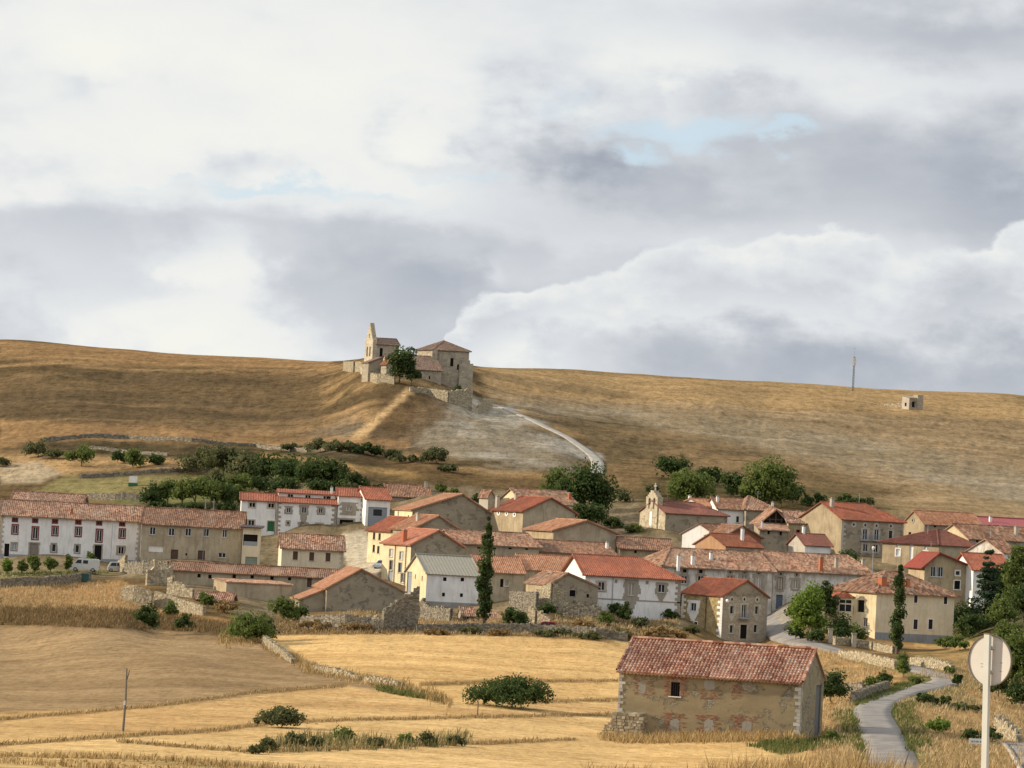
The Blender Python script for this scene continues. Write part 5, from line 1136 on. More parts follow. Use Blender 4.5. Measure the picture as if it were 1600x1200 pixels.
def strip(name, pts, width, mat, lift=.06, label=None, cat='road'):
    V = []; n = len(pts); Fs = []
    for i, p in enumerate(pts):
        d = pts[min(i + 1, n - 1)] - pts[max(i - 1, 0)]; d.z = 0; d.normalize(); s = Vector((-d.y, d.x, 0))
        w = width(i / (n - 1)) if callable(width) else width
        zc = gz(p.x, p.y)
        for k, dz in ((-1.02, -.35), (-1, 0), (-.5, .02), (0, .035), (.5, .02), (1, 0), (1.02, -.35)):
            q = p + s * (k * w / 2); V.append((q.x, q.y, gz(q.x, q.y) * .6 + zc * .4 + lift + dz))
    for i in range(n - 1):
        for k in range(6): a = i * 7 + k; Fs.append((a, a + 1, a + 8, a + 7))
    me = np_mesh(name, V, Fs, mat, True); o = bpy.data.objects.new(name, me); COL.objects.link(o); tag(o, label, cat, None, 'structure'); return o
def asphalt(name, c, sc=1.0):
    n = NT(name); f = n.noise(n.pos(), .5, 6, .65); g = n.noise(n.pos(), 14, 3); c1 = n.mix(n.ramp(f, [(.38, (0, 0, 0)), (.62, (1, 1, 1))]), mul(c, .78), mul(c, 1.14)); n.bump(g, .3, .02); return n.out(n.mix(g, mul_node(n, c1, .92), c1))
strip('road', road_w, 3.45, asphalt('worn_asphalt', (.215, .195, .175)), label='narrow winding asphalt lane down to the village')
strip('path', path_w, lambda t: 1.5 + 1.3 * t, asphalt('pale_concrete', (.33, .305, .26)), .10, 'pale concrete track climbing to the church on the knoll', 'path')
# ------------------------------------------------------------ dry stone walls
def stone_wall(label, pts, height, thick=.55, mat=None, name='stone_wall', size=.3, cat='wall', world=None, rag=.12, group=None, seed=0):
    """pts: image points on the ground where the wall stands; height: number or list (metres) per point"""
    rr = random.Random(hash(label) % 1000 if False else int(pts[0][0]) + seed)
    W = world or [G(*p) for p in pts]; hs = height if isinstance(height, (list, tuple)) else [height] * len(W)
    V, Fs = [], []; core = MB()
    for i in range(len(W) - 1):
        A, B = W[i].copy(), W[i + 1].copy(); d = B - A; L = math.hypot(d.x, d.y)
        if L < .05: continue
        dh = Vector((d.x, d.y, 0)) / L; s = Vector((-dh.y, dh.x, 0)); x = 0
        ns = max(1, int(L / 1.5))
        for q in range(ns):
            f0, f1 = q / ns, (q + 1) / ns; P0, P1 = A.lerp(B, f0), A.lerp(B, f1); z0, z1 = gz(P0.x, P0.y), gz(P1.x, P1.y); ha = (hs[i] * (1 - f0) + hs[i + 1] * f0) * .9; hb = (hs[i] * (1 - f1) + hs[i + 1] * f1) * .9
            P0.z, P1.z = z0, z1; o = s * thick * .36
            q0, q1, q2, q3 = P0 - o - ZUP * .6, P1 - o - ZUP * .6, P1 - o + ZUP * hb, P0 - o + ZUP * ha
            core.prism([q0, q1, q2, q3], o * 2)
        while x < L:
            cw = size * .72 * rr.uniform(.7, 1.7); f = min(1, (x + cw / 2) / L); p = A.lerp(B, f); z = gz(p.x, p.y) - .15; H = z + .15 + (hs[i] * (1 - f) + hs[i + 1] * f) * (1 + rr.uniform(-rag, rag * .6))
            while z < H:
                hz = size * .72 * rr.uniform(.45, .95)
                for sd in (-1, 1):
                    c = Vector((p.x, p.y, z + hz / 2)) + s * sd * thick * (.30 + rr.uniform(-.04, .05)); stone_box(V, Fs, c, dh * cw * .54, s * thick * .2, ZUP * hz * .54, rr)
                z += hz
            if rr.random() < .8: stone_box(V, Fs, Vector((p.x, p.y, H + .02)), dh * cw * .55, s * thick * .5, ZUP * size * .3, rr)
            x += cw
    i0 = len(V); V += [Vector(v) for v in core.v]; Fs += [tuple(k + i0 for k in f) for f in core.f]
    O = W[0]; me = bpy.data.meshes.new(name); me.from_pydata([tuple(v - O) for v in V], [], Fs); me.materials.append(mat or STN)
    o = bpy.data.objects.new(name, me); COL.objects.link(o); o.location = O; tag(o, label, cat, group); return o
stone_wall('long grey dry stone wall along the top terrace of the left hillside', [(68, 689), (130, 684), (200, 685), (300, 690), (400, 698), (480, 705)], .6, size=.5)
stone_wall('pale tumbled stone bank between the left orchard and the upper terrace', [(140, 700), (190, 706), (262, 712)], .4, size=.5)
stone_wall('dark retaining wall above the green garden on the left', [(125, 747), (200, 743), (270, 738), (330, 735)], .6, size=.45)
stone_wall('grey garden wall just above the small brown roof at the left', [(130, 780), (180, 781), (222, 783)], 1.1, size=.45)
stone_wall('rubble wall in front of the five windowed tan house', [(196, 896), (225, 898), (262, 902)], [1.5, 1.9, 2.3], size=.32)
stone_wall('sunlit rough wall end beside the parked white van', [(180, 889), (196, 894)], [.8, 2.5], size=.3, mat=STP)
stone_wall('low dark roadside wall below the row of little trees on the left', [(0, 919), (60, 916), (110, 911), (140, 906)], 1.2, size=.35)
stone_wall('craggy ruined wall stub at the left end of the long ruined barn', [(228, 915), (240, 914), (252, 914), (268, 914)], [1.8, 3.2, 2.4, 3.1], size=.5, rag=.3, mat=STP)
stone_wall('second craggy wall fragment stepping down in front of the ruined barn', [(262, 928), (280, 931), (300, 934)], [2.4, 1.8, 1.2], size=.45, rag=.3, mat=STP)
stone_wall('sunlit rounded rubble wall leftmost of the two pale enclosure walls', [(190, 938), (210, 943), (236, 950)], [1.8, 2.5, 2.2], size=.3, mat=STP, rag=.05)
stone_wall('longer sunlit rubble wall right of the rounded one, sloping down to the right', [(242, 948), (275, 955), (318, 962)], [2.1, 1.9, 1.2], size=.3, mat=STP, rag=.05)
stone_wall('tall dark wall fragment with a top rising to the right beside the broad blank gable', [(597, 985), (622, 986), (650, 987)], [2.6, 4.2, 6.0], size=.36, rag=.06)
stone_wall('low overgrown rubble wall below the broad blank gable', [(470, 982), (540, 984), (598, 988)], [1.5, 1.9, 1.5], size=.36)
stone_wall('thin jumble of stones leaning against the dark wall fragment', [(560, 975), (592, 980)], [.8, 1.5], size=.4, rag=.3, mat=STP)
stone_wall('crumbling yard wall with a rounded top left of the tiny tiled hut', [(658, 968), (672, 969), (704, 971)], [3.0, 1.9, 1.8], size=.34, mat=STN)
stone_wall('dry stone wall along the back edge of the golden field under the village', [(650, 989), (740, 988), (850, 990), (930, 995), (978, 1002)], 1.1, size=.32)
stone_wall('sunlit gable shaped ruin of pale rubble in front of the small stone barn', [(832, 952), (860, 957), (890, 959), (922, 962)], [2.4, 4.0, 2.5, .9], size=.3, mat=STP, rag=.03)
stone_wall('low grey rear wall of the yard joined to the pale rubble ruin', [(880, 962), (938, 966)], [1.9, 1.6], size=.34)
stone_wall('square ruined wall with a flat top and sunlit left end beside the poplar', [(797, 956), (838, 958)], [2.8, 2.8], size=.3, rag=.03)
stone_wall('small broken doorway wall behind the red car', [(826, 976), (836, 977)], [2.3, 2.2], size=.3, mat=STP)
stone_wall('second broken doorway wall right of the red car', [(840, 977), (860, 979)], [2.0, 1.0], size=.3, mat=STP)
stone_wall('tumbled field wall running down between the dull field and the golden field', [(413, 1007), (440, 1024), (458, 1037)], [1.0, .8, .4], size=.36, mat=STP)
stone_wall('short scatter of pale stones midway along the field boundary', [(489, 1047), (530, 1056), (560, 1062)], [.35, .6, .3], size=.36, mat=STP, rag=.4)
stone_wall('last stretch of low pale stones on the field boundary towards the barn', [(572, 1065), (600, 1070), (624, 1073)], [.4, .6, .3], size=.36, mat=STP, rag=.4)
stone_wall('pale sunlit rubble wall above the lane below the large cream house', [(1330, 1009), (1360, 1014), (1396, 1021)], .9, size=.3, mat=STP)
stone_wall('smooth low garden wall between the gate pillars', [(1303, 1007), (1335, 1009)], .9, size=.3, mat=STP, rag=.02)
stone_wall('pale rubble wall on the outer side of the lane bend', [(1424, 1038), (1455, 1043), (1488, 1050)], [.7, 1.1, .8], size=.3, mat=STP)
stone_wall('stone bank supporting the far lane above the golden verge', [(1312, 1027), (1350, 1034), (1400, 1045)], [.8, 1.1, .9], size=.34, mat=STP)
stone_wall('dark mossy wall curving along the inside of the lane', [(1332, 1098), (1358, 1088), (1386, 1078)], .9, size=.32)
stone_wall('dark field wall running right from the foreground barn', [(1284, 1089), (1315, 1086), (1348, 1085)], 1.1, size=.32)
stone_wall('pale roadside stones behind the round traffic sign', [(1556, 1146), (1575, 1156), (1592, 1163)], [1.6, 1.3, .9], size=.34, mat=STP, rag=.3)
stone_wall('retaining wall below the hill church on the knoll', [(640, 612), (670, 617), (700, 629), (735, 640)], [1.0, 1.4, 2.6, 4.6], size=.4, thick=.8, mat=STP)
stone_wall('rounded low wall under the porch of the hill church', [(574, 594), (590, 599), (616, 600)], [1.6, 2.0, 1.6], size=.4, mat=STP)
stone_wall('low roofless enclosure wall left of the bell gable of the hill church', [(537, 580), (553, 581)], 2.4, size=.4, mat=STP, rag=.02)
stone_wall('right half of the roofless enclosure beyond its dark doorway', [(556, 581), (568, 582)], 2.4, size=.4, mat=STP, rag=.02)
stone_wall('small ruined wall where the pale track reaches the hill church', [(745, 645), (756, 641), (768, 637)], [1.2, 2.6, 1.8], size=.5, mat=STP)
stone_wall('low wall of stones left of the tiny hut on the right hillside', [(1382, 634), (1409, 638)], [.5, 1.4], size=.5, mat=STP)
for i, (px, py, lb) in enumerate(((1268, 1000, 'square stone gate pillar under the bright green tree, leftmost of three'), (1297, 1004, 'square stone gate pillar between the two others of the garden'), (1334, 1011, 'square sunlit gate pillar at the right end of the garden wall'))):
    P = G(px, py); mb = MB(); mb.box(P + Vector((-.28, -.28, -.4)), (.56, 0, 0), (0, .56, 0), (0, 0, 2.1))
    r = empty('gate_pillar', P, lb, 'pillar', 'stone pillars of the garden wall'); mb.build('shaft', M_QUOIN, r); mb = MB(); mb.box(P + Vector((-.36, -.36, 1.7)), (.72, 0, 0), (0, .72, 0), (0, 0, .16)); mb.build('capstone', M_SUR, r)
h = House('tiled_hut', 'tiny stone hut with a dark doorway and rough red tiles beside the poplar base', 'hut', (722, 963), 742, 418, 981, yaw=4, lean=10, D=4, rise=1.1, wall=M_STONED, roof=M_OLD, sag=.06, over=.15)
h.op('F', 'hole', 717, 971, .1, .1); h.ops['F'][-1].update(x=.55, z=.75, w=.75, h=1.5); h.build()
h = House('collapsed_shed', 'low shed with a slumping tiled roof right of the poplar trunk', 'shed', (762, 971), 795, 417, 982, yaw=2, lean=10, D=4.5, rise=1.2, hipR=2.0, wall=M_STONED, roof=M_OLD, sag=.12, over=.15); h.build()

# ------------------------------------------------------------ vegetation
LEAF = {
 'dark': island('leaf_dark', [(0, (.024, .042, .012)), (.45, (.048, .076, .020)), (.8, (.088, .12, .032)), (1, (.14, .165, .05))], .8, .35, .30),
 'mid': island('leaf_mid', [(0, (.055, .075, .018)), (.45, (.105, .14, .032)), (.8, (.16, .195, .05)), (1, (.22, .23, .075))], .8, .4, .30),
 'bright': island('leaf_bright', [(0, (.07, .11, .018)), (.45, (.125, .19, .03)), (.8, (.185, .25, .045)), (1, (.25, .29, .07))], .8, .4, .35),
 'olive': island('leaf_olive', [(0, (.060, .066, .024)), (.45, (.105, .112, .044)), (.8, (.15, .15, .064)), (1, (.21, .19, .085))], .85, .3, .3),
 'pine': island('leaf_pine', [(0, (.018, .034, .018)), (.5, (.034, .060, .028)), (.85, (.058, .090, .038)), (1, (.085, .11, .05))], .8, .15, .4),
 'straw': island('leaf_straw', [(0, (.16, .10, .04)), (.5, (.26, .17, .07)), (1, (.36, .25, .11))], .9, .2, .5)}
BARK = plain('bark', (.13, .10, .07), .95)
def leaves(C, N, size, rng, asp=.7, flat=0.3):
    n = len(C); t = rng.normal(size=(n, 3)); N = N + t * .55; N /= np.linalg.norm(N, axis=1, keepdims=True) + 1e-9
    a = np.cross(N, rng.normal(size=(n, 3))); a /= np.linalg.norm(a, axis=1, keepdims=True) + 1e-9; b = np.cross(N, a)
    s = size * rng.uniform(.6, 1.3, (n, 1)); a = a * s * .5; b = b * s * .5 * asp
    V = np.stack([C - a, C - b * .9 + a * .1, C + a, C + b * .9 + a * .1], 1).reshape(-1, 3); return V, np.arange(4 * n).reshape(n, 4)
def crown(kind, w, h, seed, leaf, n, zb):
    """leaf positions (local, base at 0) and outward directions"""
    rng = np.random.default_rng(seed)
    if kind in ('round', 'bush', 'hedge'):
        nc = max(14, int(n / 85)); d = rng.normal(size=(nc, 3)); d /= np.linalg.norm(d, axis=1, keepdims=True)
        if kind != 'round': d[:, 2] = np.abs(d[:, 2]) * 1.15 - .2
        r = rng.uniform(.30, .92 if kind == 'round' else 1.0, (nc, 1)) ** .55
        cz = zb + (h - zb) * (.5 if kind == 'round' else .32); rz = (h - zb) * (.5 if kind == 'round' else .66)
        rad = np.array([w / 2 * 1.08, w / 2 * rng.uniform(.85, 1.05), rz]); cc = d * r * rad * .84 + np.array([0, 0, cz]); cc[:, :2] += rng.normal(size=2) * w * .03
        cr = rng.uniform(.15 if kind == 'round' else .12, .29, nc) * min(w, h * 1.2)
    elif kind == 'poplar':
        nc = max(60, int(n / 50)); f = rng.uniform(.0, 1, nc); zz = zb + (h - zb) * f; pr = np.where(f < .12, .55 + f * 3, np.where(f > .62, 1 - ((f - .62) / .40) ** 1.5, 1.0)) * rng.uniform(.72, 1.05, nc)
        an = rng.uniform(0, 6.28, nc); rr = rng.uniform(.1, .66, nc) * w / 2 * pr; cc = np.stack([np.cos(an) * rr, np.sin(an) * rr, zz], 1); cr = w * .24 * np.clip(pr, .25, 1)
    elif kind == 'cone':
        nc = max(30, int(n / 55)); f = rng.uniform(0, 1, nc) ** 1.25; lv = np.floor(f * 13) / 13; zz = zb + (h - zb) * (lv + rng.uniform(0, .03, nc)); pr = (1 - lv) ** .85 * (1 + .2 * rng.uniform(-1, 1, nc))
        an = rng.uniform(0, 6.28, nc); rr = np.sqrt(rng.uniform(.05, 1, nc)) * w / 2 * pr * .9; cc = np.stack([np.cos(an) * rr, np.sin(an) * rr, zz - rr * .22], 1); cr = np.clip(w * .11 * (.5 + pr), .15, 9)
    k = rng.integers(0, len(cc), n); dd = rng.normal(size=(n, 3)); dd /= np.linalg.norm(dd, axis=1, keepdims=True); rs = rng.uniform(.55, 1.05, (n, 1)) ** .5
    sq = np.array([1, 1, .42]) if kind == 'cone' else np.array([1, 1, 1.25 if kind == 'poplar' else .85])
    C = cc[k] + dd * rs * np.asarray(cr)[k][:, None] * sq
    C[:, 2] = np.maximum(C[:, 2], .05)
    if kind in ('round', 'bush', 'hedge'):      # bigger inner leaves close the middle of the crown
        q = rng.random(n) < .16; base = np.array([0, 0, zb + (h - zb) * (.5 if kind == 'round' else .36)])
        C[q] = base + (C[q] - base) * .66; leaf = np.where(q, leaf * 2.6, leaf)[:, None]
    V, Fq = leaves(C, dd, leaf, rng); return V, Fq, cc
def tree(px, py, hp, wp, kind, tone, label, name=None, group=None, dens=1.0, Ymin=140, Y=None, leaf=None, trunk=None):
    P = G(px, py, Ymin) if Y is None else at(px, py, Y)
    if Y is not None: P.z = gz(P.x, P.y)
    s = F / P.y; h, w = hp / s, wp / s; seed = int(px * 7 + py * 13)
    cat = 'tree' if kind in ('round', 'poplar', 'cone') else 'bush'
    name = name or {'round': 'tree', 'poplar': 'poplar_tree', 'cone': 'conifer_tree', 'bush': 'bush', 'hedge': 'bush'}[kind]
    leaf = leaf or max(.2, P.y * .00085 + (.05 if h > 5 else 0)); zb = {'round': h * .09, 'poplar': h * .07, 'cone': h * .06}.get(kind, 0)
    area = w * h * 3.6; n = int(min(15000, max(420, area / (leaf * leaf) * 2.6 * dens)))
    V, Fq, cc = crown(kind, w, h, seed, leaf, n, zb)
    r = empty(name, P, label, cat, group)
    me = np_mesh('crown', V, Fq, LEAF[tone]); o = bpy.data.objects.new('crown', me); COL.objects.link(o); o.parent = r
    rr = random.Random(seed); mb = MB(); tr = max(.04, h * .022) * (1 if kind != 'bush' else .6)
    pts = [Vector((0, 0, -.4)), Vector((rr.uniform(-.03, .03) * h, 0, h * .3)), Vector((rr.uniform(-.04, .04) * h, rr.uniform(-.03, .03) * h, h * .75))]
    mb.cyl(P + pts[0], P + pts[1], tr, tr * .7, 7); mb.cyl(P + pts[1], P + pts[2], tr * .7, tr * .2, 6)
    for q in range(6 if kind != 'poplar' else 3):
        c = Vector(cc[rr.randrange(len(cc))]); f = rr.uniform(.3, .8); S = pts[0].lerp(pts[1], f) if kind != 'cone' else pts[1]; mb.cyl(P + S, P + c, tr * .4, tr * .08, 5)
    mb.build('trunk', BARK, r); return r
T = tree
T(903, 810, 88, 92, 'round', 'dark', 'big dark leafy tree left of the bell gable of the small church'); T(868, 795, 66, 52, 'round', 'mid', 'lighter green tree joined to the left side of the big dark tree'); T(937, 812, 74, 46, 'round', 'dark', 'dark tree crown forming the right side of the big group left of the bell gable')
T(1078, 790, 56, 90, 'round', 'mid', 'broad rounded green tree behind the small church'); T(1201, 800, 88, 86, 'round', 'mid', 'tall full tree standing above the brown hipped roof', dens=1.1)
T(1048, 770, 44, 62, 'round', 'dark', 'dark small tree rising behind the left of the broad rounded tree', Y=585); T(1110, 770, 42, 46, 'round', 'dark', 'dark tree just right of the broad rounded tree', Y=575); T(1142, 778, 42, 44, 'round', 'dark', 'dark tree midway between the broad rounded tree and the tall full tree', Y=568)
T(1166, 785, 34, 34, 'bush', 'dark', 'low dark bush touching the left foot of the tall full tree', Y=560); T(1238, 797, 36, 40, 'round', 'dark', 'dark low tree at the right foot of the tall full tree', Y=556); T(1270, 800, 24, 50, 'bush', 'dark', 'dark hedge bush over the red roof of the manor house, left one', Y=556); T(1320, 800, 22, 56, 'bush', 'dark', 'dark hedge bush over the red roof of the manor house, middle one', Y=556); T(1352, 803, 18, 36, 'bush', 'olive', 'olive bush at the right end of the hedge above the manor house', Y=558)
T(1020, 800, 18, 26, 'bush', 'olive', 'pale green shrub in the dry grass left of the broad rounded tree', Y=556); T(975, 800, 22, 30, 'bush', 'olive', 'straggly olive shrub between the big dark tree and the bell gable', Y=548)
T(990, 832, 14, 40, 'bush', 'mid', 'low green bushes in front of the small church facade'); T(1040, 834, 16, 50, 'bush', 'dark', 'dark bushes along the foot of the small church nave', Y=498); T(960, 828, 18, 40, 'bush', 'dark', 'dark scrub by the field below the big dark tree', Y=520)
T(740, 782, 20, 28, 'bush', 'dark', 'dark bush between the large barn roof and the lonely tiny hut', Y=535); T(705, 782, 14, 34, 'bush', 'mid', 'low light green bush behind the large barn ridge', Y=540); T(686, 778, 12, 26, 'bush', 'mid', 'small light green bush at the left behind the large barn ridge', Y=545)
T(624, 602, 64, 50, 'round', 'dark', 'dark green tree beside the bell gable of the hill church', Y=697); T(643, 606, 32, 26, 'round', 'dark', 'smaller dark tree touching the nave of the hill church', Y=696); T(716, 607, 24, 26, 'bush', 'dark', 'round ivy bush growing against the hill church apse', Y=699)
for i, (px, py, hp, wp, tn, lb) in enumerate(((312, 742, 50, 70, 'olive', 'olive bush at the left end of the thicket above the garden'), (348, 748, 58, 68, 'olive', 'second bush of the thicket, tall and olive'), (384, 755, 58, 68, 'olive', 'third bush of the thicket, above the green shrubs'),
        (418, 760, 58, 65, 'dark', 'dark bush in the middle of the thicket behind the white row'), (452, 762, 62, 68, 'dark', 'dense dark bush of the thicket behind the green door house'), (488, 764, 62, 68, 'dark', 'dense dark bush of the thicket behind the clerestory roof'), (522, 766, 58, 62, 'dark', 'dark bush of the thicket above the arched doorway house'), (550, 768, 38, 54, 'dark', 'last low bush at the right end of the thicket'))):
    T(px, py, hp, wp, 'bush', tn, lb, group='bushes of the thicket behind the white houses', dens=.9)
for px, py, hp, wp, tn, lb in ((238, 788, 34, 46, 'dark', 'dark shrub at the left end of the garden hedge'), (262, 788, 41, 38, 'mid', 'light orchard tree beside the white box'), (284, 790, 43, 40, 'mid', 'second orchard tree of the garden row'), (305, 791, 53, 46, 'mid', 'tallest orchard tree in the middle of the garden row'),
        (330, 792, 48, 43, 'mid', 'fourth orchard tree of the garden row'), (352, 793, 41, 40, 'dark', 'dark orchard tree near the white house gable'), (371, 795, 43, 35, 'mid', 'last orchard tree touching the white house gable')):
    T(px, py, hp, wp, 'round', tn, lb, group='orchard trees above the tan house', dens=1.0)
for px, py, hp, wp, tn, lb in ((60, 714, 29, 52, 'olive', 'olive bush at the left foot of the terrace wall'), (3, 728, 17, 34, 'olive', 'small bush at the left edge beside the pale track'), (127, 728, 34, 52, 'mid', 'wide light green fruit tree on the golden terrace'), (184, 724, 22, 26, 'dark', 'small dark tree left of a lighter one on the golden terrace'), (208, 731, 31, 42, 'mid', 'light green fruit tree with a bare stem in the middle of the terrace'), (243, 727, 22, 36, 'dark', 'round dark shrub at the right of the golden terrace'), (84, 716, 17, 31, 'olive', 'low olive shrub right of the bush at the terrace wall')):
    T(px, py, hp, wp, 'round' if wp > 25 and tn == 'mid' else 'bush', tn, lb)
for px, py, hp, wp, tn, lb in ((500, 706, 24, 54, 'olive', 'olive scrub where the terrace wall ends'), (535, 708, 24, 64, 'olive', 'second olive scrub right of the terrace wall'), (575, 712, 22, 64, 'dark', 'dark scrub below the pale rock slope'), (610, 716, 15, 48, 'olive', 'low scrub in the middle of the dark terrace'), (682, 725, 31, 48, 'olive', 'lone light shrub at the foot of the knoll'), (700, 738, 15, 42, 'olive', 'little shrub just below the lone light shrub')):
    T(px, py, hp, wp, 'bush', tn, lb)
for px, py, hp, wp, tn, lb in ((11, 899, 31, 19, 'bright', 'little street tree at the far left below the white house'), (34, 897, 24, 18, 'mid', 'second little street tree from the left'), (53, 898, 33, 24, 'mid', 'third little street tree, the fullest'), (79, 896, 30, 22, 'mid', 'fourth little street tree under the third bay'), (106, 895, 30, 14, 'mid', 'fifth little street tree hiding the front of the white van'), (141, 893, 36, 16, 'mid', 'sixth little street tree beside the dark doorway')):
    T(px, py, hp, wp, 'round', tn, lb, group='little street trees before the white terrace house', dens=1.5)
T(228, 986, 50, 36, 'bush', 'dark', 'dark green bush before the sunlit rounded rubble wall', dens=1.1); T(268, 965, 30, 30, 'bush', 'mid', 'thin green bush against the longer sunlit rubble wall'); T(287, 985, 30, 30, 'bush', 'dark', 'small dark bush right of the longer sunlit wall')
T(385, 1003, 52, 78, 'bush', 'mid', 'large leafy green bush at the top of the field boundary wall', dens=1.2); T(412, 1000, 46, 50, 'bush', 'dark', 'darker lower half of the thicket at the field boundary'); T(442, 972, 46, 50, 'bush', 'mid', 'tall green bush against the low stone lean-to'); T(468, 968, 26, 26, 'bush', 'dark', 'small dark bush at the corner of the stone lean-to'); T(318, 940, 16, 20, 'bush', 'mid', 'little green bush next to the striped tiled shed')
T(250, 905, 12, 22, 'bush', 'mid', 'low green weeds beside the craggy wall stub'); T(325, 950, 26, 22, 'bush', 'mid', 'pale green sapling beside the striped tiled shed'); T(355, 958, 24, 40, 'bush', 'straw', 'dry brown briar in front of the lean-to shed')
T(755, 978, 168, 33, 'poplar', 'dark', 'tall slim dark poplar in the middle of the village front', dens=2.0); T(1401, 1022, 138, 33, 'poplar', 'dark', 'slim poplar before the large cream house', dens=2.0)
T(804, 984, 46, 42, 'bush', 'dark', 'dark mushroom shaped bush right of the tall slim poplar'); T(856, 965, 26, 30, 'bush', 'dark', 'round dark bush at the foot of the pale rubble ruin'); T(945, 975, 24, 28, 'bush', 'mid', 'green bush left of the white arched house garden'); T(975, 975, 40, 26, 'bush', 'dark', 'dark upright bush before the stone niche'); T(962, 960, 20, 26, 'bush', 'dark', 'dark bush at the left garden of the white arched house'); T(1022, 966, 22, 26, 'bush', 'dark', 'dark garden bush under the right window of the white arched house'); T(1046, 968, 18, 30, 'bush', 'dark', 'low dark bush beside the ochre house'); T(1000, 980, 18, 30, 'bush', 'olive', 'olive scrub in the yard before the white arched house')
T(905, 990, 24, 60, 'bush', 'straw', 'wide dry rust coloured thicket below the small stone barn', name='dry_thicket'); T(1020, 998, 22, 66, 'bush', 'straw', 'wide dry rust coloured thicket left of the ochre house', name='dry_thicket'); T(960, 997, 16, 60, 'bush', 'olive', 'low brownish hedge behind the golden field'); T(880, 992, 12, 50, 'bush', 'olive', 'green weeds at the back wall of the golden field')
T(1066, 912, 40, 26, 'bush', 'dark', 'dark tree in the gap between the white arched house and the long terrace', Y=446)
T(1262, 1000, 104, 60, 'bush', 'bright', 'bright green tree in the middle right with trailing sunny foliage', dens=1.5); T(1243, 1000, 34, 34, 'bush', 'dark', 'dark undergrowth at the left foot of the bright green tree'); T(1290, 992, 88, 36, 'bush', 'dark', 'dark tree hugging the bright green tree on its right', Y=424); T(1314, 1003, 46, 50, 'bush', 'dark', 'dark garden tree before the bay window'); T(1338, 1003, 30, 34, 'bush', 'mid', 'garden bush by the sunlit wall of the large cream house'); T(1275, 1004, 24, 36, 'bush', 'dark', 'dark shrub between the two left gate pillars')
T(1210, 865, 22, 42, 'bush', 'mid', 'round light green tree just above the long terrace roof', Y=474); T(1318, 872, 42, 64, 'round', 'dark', 'dark green tree in front of the manor house', Y=478); T(1292, 868, 32, 30, 'round', 'mid', 'green tree at the left of the dark tree before the manor house', Y=480)
T(1375, 885, 32, 44, 'bush', 'dark', 'dark bushes beside the street lamp', Y=468); T(1400, 886, 26, 40, 'bush', 'dark', 'dark blue green bush under the sunlit ochre side', Y=472); T(1431, 900, 46, 34, 'cone', 'mid', 'small green conifer behind the roof of the large cream house', Y=446)
T(1474, 908, 16, 40, 'bush', 'dark', 'bushes under the glazed terrace window', Y=443); T(1488, 870, 12, 50, 'bush', 'mid', 'hedge in front of the wine brown hipped roof', Y=478)
T(1541, 985, 124, 68, 'cone', 'pine', 'tall dark conifer near the right edge', dens=1.6, Y=424); T(1584, 975, 140, 42, 'round', 'mid', 'tall loose tree at the right edge beside the conifer', dens=1.3, Y=418); T(1510, 960, 56, 50, 'bush', 'dark', 'dark bush mass between the large cream house and the conifer', Y=428); T(1568, 985, 56, 56, 'bush', 'mid', 'green bush mass below the tall loose tree', Y=414); T(1530, 990, 40, 56, 'bush', 'dark', 'dark undergrowth at the foot of the tall dark conifer', Y=416)
T(1500, 1016, 26, 60, 'bush', 'mid', 'low green hedge below the large cream house, right part'); T(1476, 1013, 20, 30, 'bush', 'mid', 'low green hedge below the large cream house, left part')
T(1588, 1075, 110, 66, 'bush', 'mid', 'big leafy green thicket at the right edge behind the traffic sign', dens=1.2, Y=330); T(1560, 1085, 56, 50, 'bush', 'dark', 'dark shrubs right behind the sign post', Y=318); T(1595, 1100, 60, 50, 'bush', 'dark', 'dark lower shrubs at the right edge', Y=305)
T(1412, 1058, 34, 26, 'bush', 'mid', 'leafy bush at the lane beneath the slim poplar'); T(1410, 1042, 22, 24, 'bush', 'mid', 'smaller leafy bush just under the slim poplar'); T(1483, 1052, 12, 22, 'bush', 'mid', 'small green bush on the outer side of the lane bend'); T(1496, 1072, 24, 18, 'bush', 'dark', 'dark little bush at the far end of the lane bend'); T(1430, 1068, 12, 30, 'bush', 'mid', 'low weeds inside the lane bend')
T(1299, 1080, 66, 58, 'bush', 'dark', 'dark rounded tree directly behind the right end of the foreground barn', dens=1.2, Y=300); T(1362, 1076, 22, 28, 'bush', 'mid', 'left one of two green bushes at the golden verge'); T(1382, 1073, 28, 30, 'bush', 'dark', 'right one of two green bushes at the golden verge'); T(1467, 1146, 30, 44, 'bush', 'bright', 'bright green gorse like bush right of the lane', dens=1.3)
T(1298, 1160, 22, 24, 'bush', 'mid', 'small green bush at the right corner of the foreground barn'); T(1515, 1160, 24, 40, 'bush', 'dark', 'dark bush at the foot of the sign post'); T(1548, 1158, 26, 36, 'bush', 'dark', 'dark weeds right of the sign post'); T(1458, 1101, 20, 84, 'bush', 'dark', 'dull scrub on the bank behind the bright green bush'); T(1505, 1110, 14, 70, 'bush', 'olive', 'low dull scrub on the bank near the sign')
T(800, 1106, 54, 148, 'hedge', 'dark', 'wide dark green shrub alone in the golden field', dens=1.4); T(440, 1137, 36, 102, 'hedge', 'olive', 'wide dull green mound shaped shrub in the middle field', dens=1.5)
T(537, 1162, 34, 40, 'bush', 'mid', 'round green bush among the thistle row'); T(418, 1176, 26, 30, 'bush', 'olive', 'first olive weed clump at the left of the thistle row'); T(462, 1172, 32, 40, 'bush', 'olive', 'second leafy weed clump of the thistle row'); T(1062, 1150, 12, 40, 'bush', 'olive', 'green weeds at the foot of the barn wall beside the buttress')

